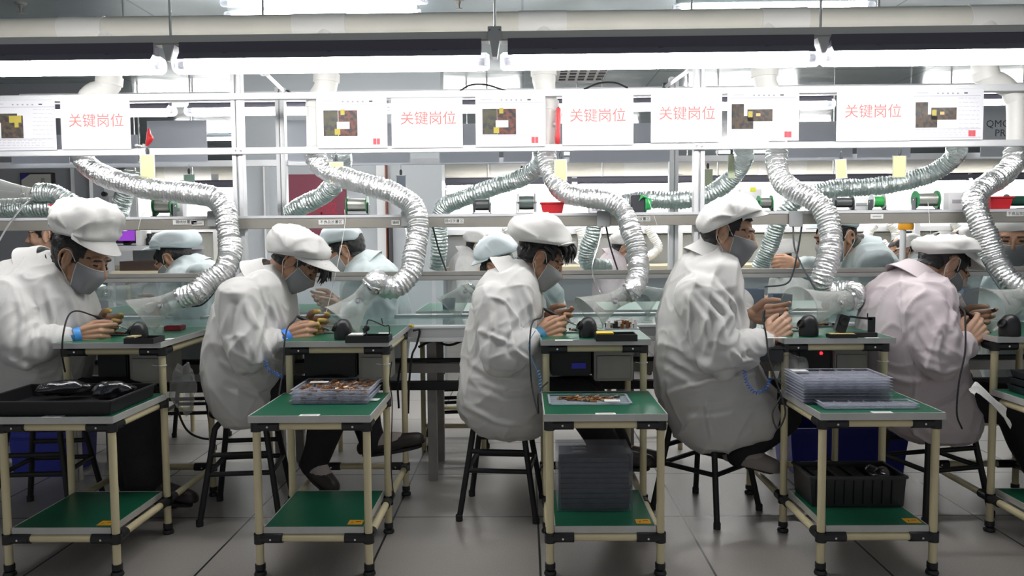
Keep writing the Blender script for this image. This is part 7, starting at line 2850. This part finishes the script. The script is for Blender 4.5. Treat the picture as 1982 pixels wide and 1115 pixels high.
# second bench: stack of clear trays full of copper coils
c = onz(636, 783, ZM)
for i in range(4):
    blister(c.x + 0.004 * (i % 2), c.y + 0.13 + 0.003 * i, ZM + i * 0.0135, 0.285, 0.24, 0.012, 6, 3,
            ('lowest clear tray of copper coils, bottom of the stack of four', 'second lowest clear tray of copper coils in the stack of four', 'third clear tray of copper coils in the stack of four', 'topmost clear tray of copper coils, with white slip')[i],
            group='clear trays of copper coils', fill=70 if i < 3 else 170, seed=i)
p = V(c.x - 0.075, c.y + 0.16, ZM + 4 * 0.0135 + 0.002)
b = MB()
b.box(p, (0.07, 0.035, 0.0012), LABEL_WHITE, rot=Matrix.Rotation(0.1, 3, 'Z'))
tag(b.build('paper_slip', smooth=0), 'white slip on top of the stack of copper coil trays', 'paper')
p = onz(718, 776, ZM)
b = MB()
b.box(p + V(0, 0.02, 0.001), (0.055, 0.04, 0.0014), LABEL_WHITE, rot=Matrix.Rotation(-0.1, 3, 'Z'))
tag(b.build('paper_slip', smooth=0), 'white slip on the green shelf right of the copper coil trays', 'paper')
# middle bench: one flat tray with a heap of coils and a white slip
c = onz(1143, 784, ZM)
blister(c.x, c.y + 0.085, ZM, 0.29, 0.16, 0.007, 1, 4, 'single flat clear tray with copper coils on the middle side shelf', fill=130, seed=9)
p = onz(1186, 782, ZM)
b = MB()
b.box(p + V(0, 0.02, 0.0085), (0.058, 0.04, 0.0014), LABEL_WHITE, rot=Matrix.Rotation(-0.05, 3, 'Z'))
tag(b.build('paper_slip', smooth=0), 'white slip on the flat copper coil tray of the middle bench', 'paper')
# fourth bench: tall stack of empty clear trays and a low pile in front
c = onz(1648, 786, ZM)
for i in range(9):
    blister(c.x + 0.0015 * (i % 3), c.y + 0.145, ZM + i * 0.0105, 0.31, 0.20, 0.0098, 5, 3, 'empty clear tray in the tall stack on the side shelf, below its topmost' if i < 8 else 'topmost empty clear tray of the tall stack, white slip on it', group='empty clear trays in the tall stack')
for i in range(2):
    blister(c.x + 0.05, c.y - 0.008, ZM + i * 0.009, 0.32, 0.075, 0.008, 6, 2, ('lower of two shallow clear trays in front of the tall stack', 'upper of two shallow clear trays in front of the tall stack')[i], group='shallow trays in front of the stack')
b = MB()
b.box(V(c.x - 0.12, c.y + 0.20, ZM + 9 * 0.0105 + 0.002), (0.06, 0.04, 0.0014), LABEL_WHITE)
tag(b.build('paper_slip', smooth=0), 'white slip on the tall stack of empty clear trays', 'paper')

# crumpled clear bag hung at the leg of the fourth bench
def bag(pts_c, r, label, material, seed, squash=(1, 1, 1), name='plastic_bag', amp=0.36):
    b = MB()
    b.ball(pts_c, tuple(r), material, seg=36)
    vs = np.array(b.v)
    d = vs - np.array(pts_c)
    nz = npnoise(vs, 55, seed) * amp + np.abs(npnoise(vs, 95, seed + 2)) * amp * 0.8
    vs = np.array(pts_c) + d * (1 + nz)[:, None]
    b.v = [tuple(p) for p in vs]
    return tag(b.build(name, smooth=25), label, 'bag')


BAGM = clear('thin_clear_bag', (0.94, 0.95, 0.95), 0.12, 0.55, 0.10, (0.7, 0.7, 0.68))
bag(at(1532, 724, 3.16), (0.050, 0.040, 0.062), 'crumpled clear bag hung at the bench leg beside the upright man', BAGM, 4)
bag(at(352, 752, 3.30), (0.042, 0.03, 0.10), 'crumpled clear bag hanging at the right leg of the leftmost bench', BAGM, 8)
# black holder clipped under the corner of the fourth desk
p = at(1478, 686, 3.17)
e = thing('desk_holder', 'black holder sticking out under the left corner of the upright man desk', 'holder', p)
b = MB()
b.rings([[V(x, 3.17 + dy, z + dz) for dy, dz in ((-0.03, -h), (0.03, -h), (0.03, h), (-0.03, h))] for x, z, h in ((at(1446, 684, 3.17).x, p.z + 0.008, 0.006), (at(1470, 686, 3.17).x, p.z, 0.022), (at(1512, 688, 3.17).x, p.z - 0.002, 0.026))], BLACK)
b.build('shell', e, bevel=0.003)
b = MB()
b.bx((at(1450, 680, 3.17).x, 3.138, p.z + 0.026), (at(1516, 680, 3.17).x, 3.202, p.z + 0.031), mat('dark_grey_lid', (0.05, 0.05, 0.06), 0.35))
b.build('lid', e, bevel=0.001)
rows = []
for i in range(9):
    t = i / 8
    a = smooth_path([at(1878, 752, 3.02), at(1890, 740, 3.02), at(1926, 772, 3.0), at(1944, 790, 3.0)], 4)[min(int(t * 12), 12)]
    c = a + V(-0.004 + 0.012 * t, -0.03, -0.022 - 0.05 * t)
    rows.append([a.lerp(c, q / 5) + V(0.006 * math.sin(q * 1.7 + i), 0.004 * math.sin(i * 1.3), 0) for q in range(6)])
b = MB()
b.grid(rows, COAT)
tag(b.build('white_wrapper', smooth=60, solid=0.002), 'white folded wrapper hanging at the left end of the pile at the right edge', 'wrapper')
# leftmost bench: shallow black tray with glossy black bags
GLOSS = mat('glossy_black_film', (0.010, 0.010, 0.014), 0.07, bump=(45, 0.35, 0.02), coat=1.0)
pl, pr = onz(-55, 806, ZM), onz(258, 806, ZM)
x0, x1 = pl.x, XB[0][1] + 0.004
e = thing('shallow_tray', 'large shallow black tray filling the leftmost side shelf', 'tray', V((x0 + x1) / 2, 2.95, ZM))
b = MB()
b.open_box(V((x0 + x1) / 2, pl.y + 0.175, ZM), (x1 - x0, 0.34, 0.05), 0.005, BLACK, taper=0.97)
b.build('shell', e, bevel=0.002)
b = MB()
b.frame(V((x0 + x1) / 2, pl.y + 0.175, ZM + 0.046), x1 - x0, 0.34, 0.012, 0.006, mat('worn_black_rim', (0.03, 0.03, 0.035), 0.3))
b.build('rim', e, bevel=0.002)
for (px, Yb, w, d, h, rz, seed, lab) in ((215, 2.98, 0.085, 0.05, 0.034, 0.2, 2, 'glossy black film bag with white glints in the leftmost tray, right one'),
                                         (118, 3.02, 0.095, 0.045, 0.030, 0.35, 5, 'glossy black film bag with a long glint in the leftmost tray, left one')):
    p = at(px, 762, Yb)
    b = MB()
    b.ball(V(p.x, Yb, ZM + 0.048), (w, d, h), GLOSS, seg=40, rot=Matrix.Rotation(rz, 3, 'Z'))
    vs = np.array(b.v)
    d0 = vs - np.array((p.x, Yb, ZM + 0.048))
    vs = vs + d0 * (npnoise(vs, 60, seed) * 0.22 + npnoise(vs, 130, seed + 3) * 0.08)[:, None]
    b.v = [tuple(q) for q in vs]
    tag(b.build('film_bag', smooth=60), lab, 'bag')
# rightmost bench: black trays with parts
for i in range(3):
    x = XB[4][0] + 0.20
    e = thing('stacked_tray', ('bottom black tray of the pile at the right edge', 'middle black tray of the pile at the right edge', 'top black tray of the pile at the right edge, glints on its parts')[i], 'tray', V(x, 3.0, ZM + 0.028 * i), group='black trays at the right edge')
    b = MB()
    b.open_box(V(x + 0.006 * i, 2.98, ZM + 0.028 * i), (0.36, 0.30, 0.027), 0.004, mat('dark_blue_grey_tray', (0.03, 0.033, 0.042), 0.4), taper=0.96)
    b.build('shell', e, bevel=0.001)
    if i == 2:
        for q in range(4):
            b = MB()
            cx, cy = x - 0.12 + 0.08 * q, 2.93 + 0.03 * (q % 2)
            b.ball(V(cx, cy, ZM + 0.075), (0.034, 0.024, 0.014), GLOSS, seg=20)
            b.build('packed_part', e)

# ================================================================ on the low shelves and the floor
ZL = Z_LOW + 0.0012
# clear box on the middle low shelf: block of dark packed trays in a clear cover
a, c = at(1082, 982, 2.93), at(1222, 982, 2.93)
e = thing('clear_box', 'large clear plastic box with dark packed contents on the middle low shelf', 'box', V((a.x + c.x) / 2, 3.03, ZL))
w, hB = c.x - a.x + 0.01, 0.215
cx = (a.x + c.x) / 2
b = MB()
for i in range(10):
    b.bx((cx - w / 2 + 0.012, 2.94, ZL + 0.004 + i * 0.0195), (cx + w / 2 - 0.012, 3.12, ZL + 0.0215 + i * 0.0195), mat('dark_grey_packed_tray', (0.035, 0.037, 0.046), 0.4, var=(40, 0.3)))
b.build('packed_trays', e, bevel=0.001)
b = MB()
t = 0.002
b.bx((cx - w / 2, 2.925, ZL), (cx + w / 2, 2.925 + t, ZL + hB), CLEAR_TRAY)
b.bx((cx - w / 2, 3.135, ZL), (cx + w / 2, 3.135 + t, ZL + hB), CLEAR_TRAY)
b.bx((cx - w / 2, 2.927, ZL), (cx - w / 2 + t, 3.135, ZL + hB), CLEAR_TRAY)
b.bx((cx + w / 2 - t, 2.927, ZL), (cx + w / 2, 3.135, ZL + hB), CLEAR_TRAY)
b.bx((cx - w / 2, 2.925, ZL + hB), (cx + w / 2, 3.137, ZL + hB + t), CLEAR_TRAY)
b.build('clear_cover', e, smooth=0)
b = MB()
for i in range(3):
    b.tube([V(cx - w * 0.28, 2.95 + 0.05 * i, ZL + hB + 0.004), V(cx - w * 0.22, 2.945 + 0.05 * i, ZL + hB + 0.006), V(cx - w * 0.12, 2.95 + 0.05 * i, ZL + hB + 0.004)], 0.003, CLEARP, seg=8, round_ends=True)
b.build('lid_ridges', e)
# black crate on the low shelf of the fourth bench
a, c = at(1535, 984, 2.98), at(1762, 984, 2.98)
x0, x1 = XB[3][0] + 0.03, XB[3][1] - 0.005
cx, w = (x0 + x1) / 2, x1 - x0
e = thing('black_crate', 'black open crate with glossy film on the low shelf, right of the upright man', 'crate', V(cx, 3.05, ZL))
b = MB()
b.open_box(V(cx, 3.06, ZL), (w, 0.20, 0.115), 0.005, BLACK, taper=0.96)
for i in range(9):
    b.bx((cx - w / 2 + 0.02 + i * (w - 0.04) / 9, 2.9555, ZL + 0.01), (cx - w / 2 + 0.026 + i * (w - 0.04) / 9, 2.9645, ZL + 0.10), BLACK_MATT)
b.build('shell', e, bevel=0.001)
b = MB()
b.frame(V(cx, 3.06, ZL + 0.107), w, 0.20, 0.012, 0.010, MATS['worn_black_rim'])
b.build('rim', e, bevel=0.002)
b = MB()
b.ball(V(cx + w * 0.33, 3.06, ZL + 0.10), (0.05, 0.06, 0.025), GLOSS, seg=30)
vs = np.array(b.v)
vs[:, 2] += npnoise(vs, 90, 3) * 0.008
b.v = [tuple(q) for q in vs]
tag(b.build('film_bag', smooth=60), 'glossy black film lump on top in the black crate', 'bag')
for i in range(3):
    b = MB()
    x = cx - w * 0.33 + i * w * 0.2
    b.bx((x - w * 0.09, 2.975, ZL + 0.006), (x + w * 0.09, 3.145, ZL + 0.102 + 0.004 * (i % 2)), mat('black_wrapped_pack', (0.008, 0.008, 0.010), 0.3, bump=(60, 0.3, 0.004)))
    tag(b.build('wrapped_pack', bevel=0.008), 'black wrapped pack in the crate, %s from its left end' % ('first', 'second', 'third')[i], 'pack', 'black packs in the crate')
# cables under the second bench
for pts, lab, r in (([(800, 640, 3.70), (812, 640, 3.72), (806, 668, 3.72), (797, 690, 3.70), (792, 740, 3.70), (790, 800, 3.72)], 'black cable looping round the right rear leg of the second bench', 0.005),
                    ([(782, 672, 3.66), (776, 700, 3.66), (770, 745, 3.68), (772, 790, 3.7)], 'black cable hanging inside the right rear leg of the second bench', 0.005),
                    ([(758, 700, 3.14), (754, 740, 3.13), (759, 780, 3.15), (757, 900, 3.155), (762, 960, 3.15)], 'thin black wire running down the right leg of the second bench', 0.0022),
                    ([(1595, 838, 3.3), (1600, 880, 3.4), (1625, 910, 3.5), (1660, 925, 3.6)], 'black cable hanging under the fourth bench', 0.005),
                    ([(338, 780, 4.2), (360, 830, 4.2), (390, 848, 4.2), (430, 850, 4.2)], 'black cable sagging between the first two benches', 0.006),
                    ([(905, 655, 3.80), (870, 668, 3.80), (838, 660, 3.80), (810, 672, 3.80)], 'black cable bundle under the conveyor edge left of the middle worker', 0.006)):
    b = MB()
    b.tube(smooth_path([at(*p) for p in pts], 8), r, RUBBER, seg=8)
    tag(b.build('cable'), lab, 'cable')
# yellow tie at the second bench corner
p = at(795, 631, 3.72)
b = MB()
b.tube([p + V(0.012 * math.cos(a), 0.012 * math.sin(a), 0.004 * math.sin(3 * a)) for a in [2 * math.pi * k / 16 for k in range(17)]], 0.004, YELLOW, seg=8)
tag(b.build('wire_tie'), 'yellow wire tie at the rear right corner of the second desk', 'tie')

# blue grey boxes on the far desks, seen through the clear sheets
for px, py, w, d, h, m_, lab in ((1452, 606, 0.16, 0.12, 0.10, mat('slate_blue_box', (0.10, 0.14, 0.26), 0.5), 'slate blue box on the far desk just right of the upright man chest'),
                                 (1515, 604, 0.11, 0.10, 0.07, mat('dull_blue_box', (0.16, 0.21, 0.32), 0.5), 'dull blue box on the far desk behind the upright man hands'),
                                 (868, 606, 0.07, 0.08, 0.06, mat('navy_box', (0.03, 0.05, 0.16), 0.5), 'navy box on the far desk left of the middle worker'),
                                 (1885, 606, 0.12, 0.10, 0.09, mat('slate_blue_box', (0.10, 0.14, 0.26), 0.5), 'slate blue box on the far desk beyond the rightmost hood')):
    p = onz(px, py, ZD)
    p.y = max(p.y, 4.50)
    p.x = at(px, py, p.y).x
    b = MB()
    b.open_box(V(p.x, p.y + d / 2, ZD), (w, d, h), 0.004, m_, taper=0.94)
    tag(b.build('parts_box', bevel=0.002), lab, 'box')
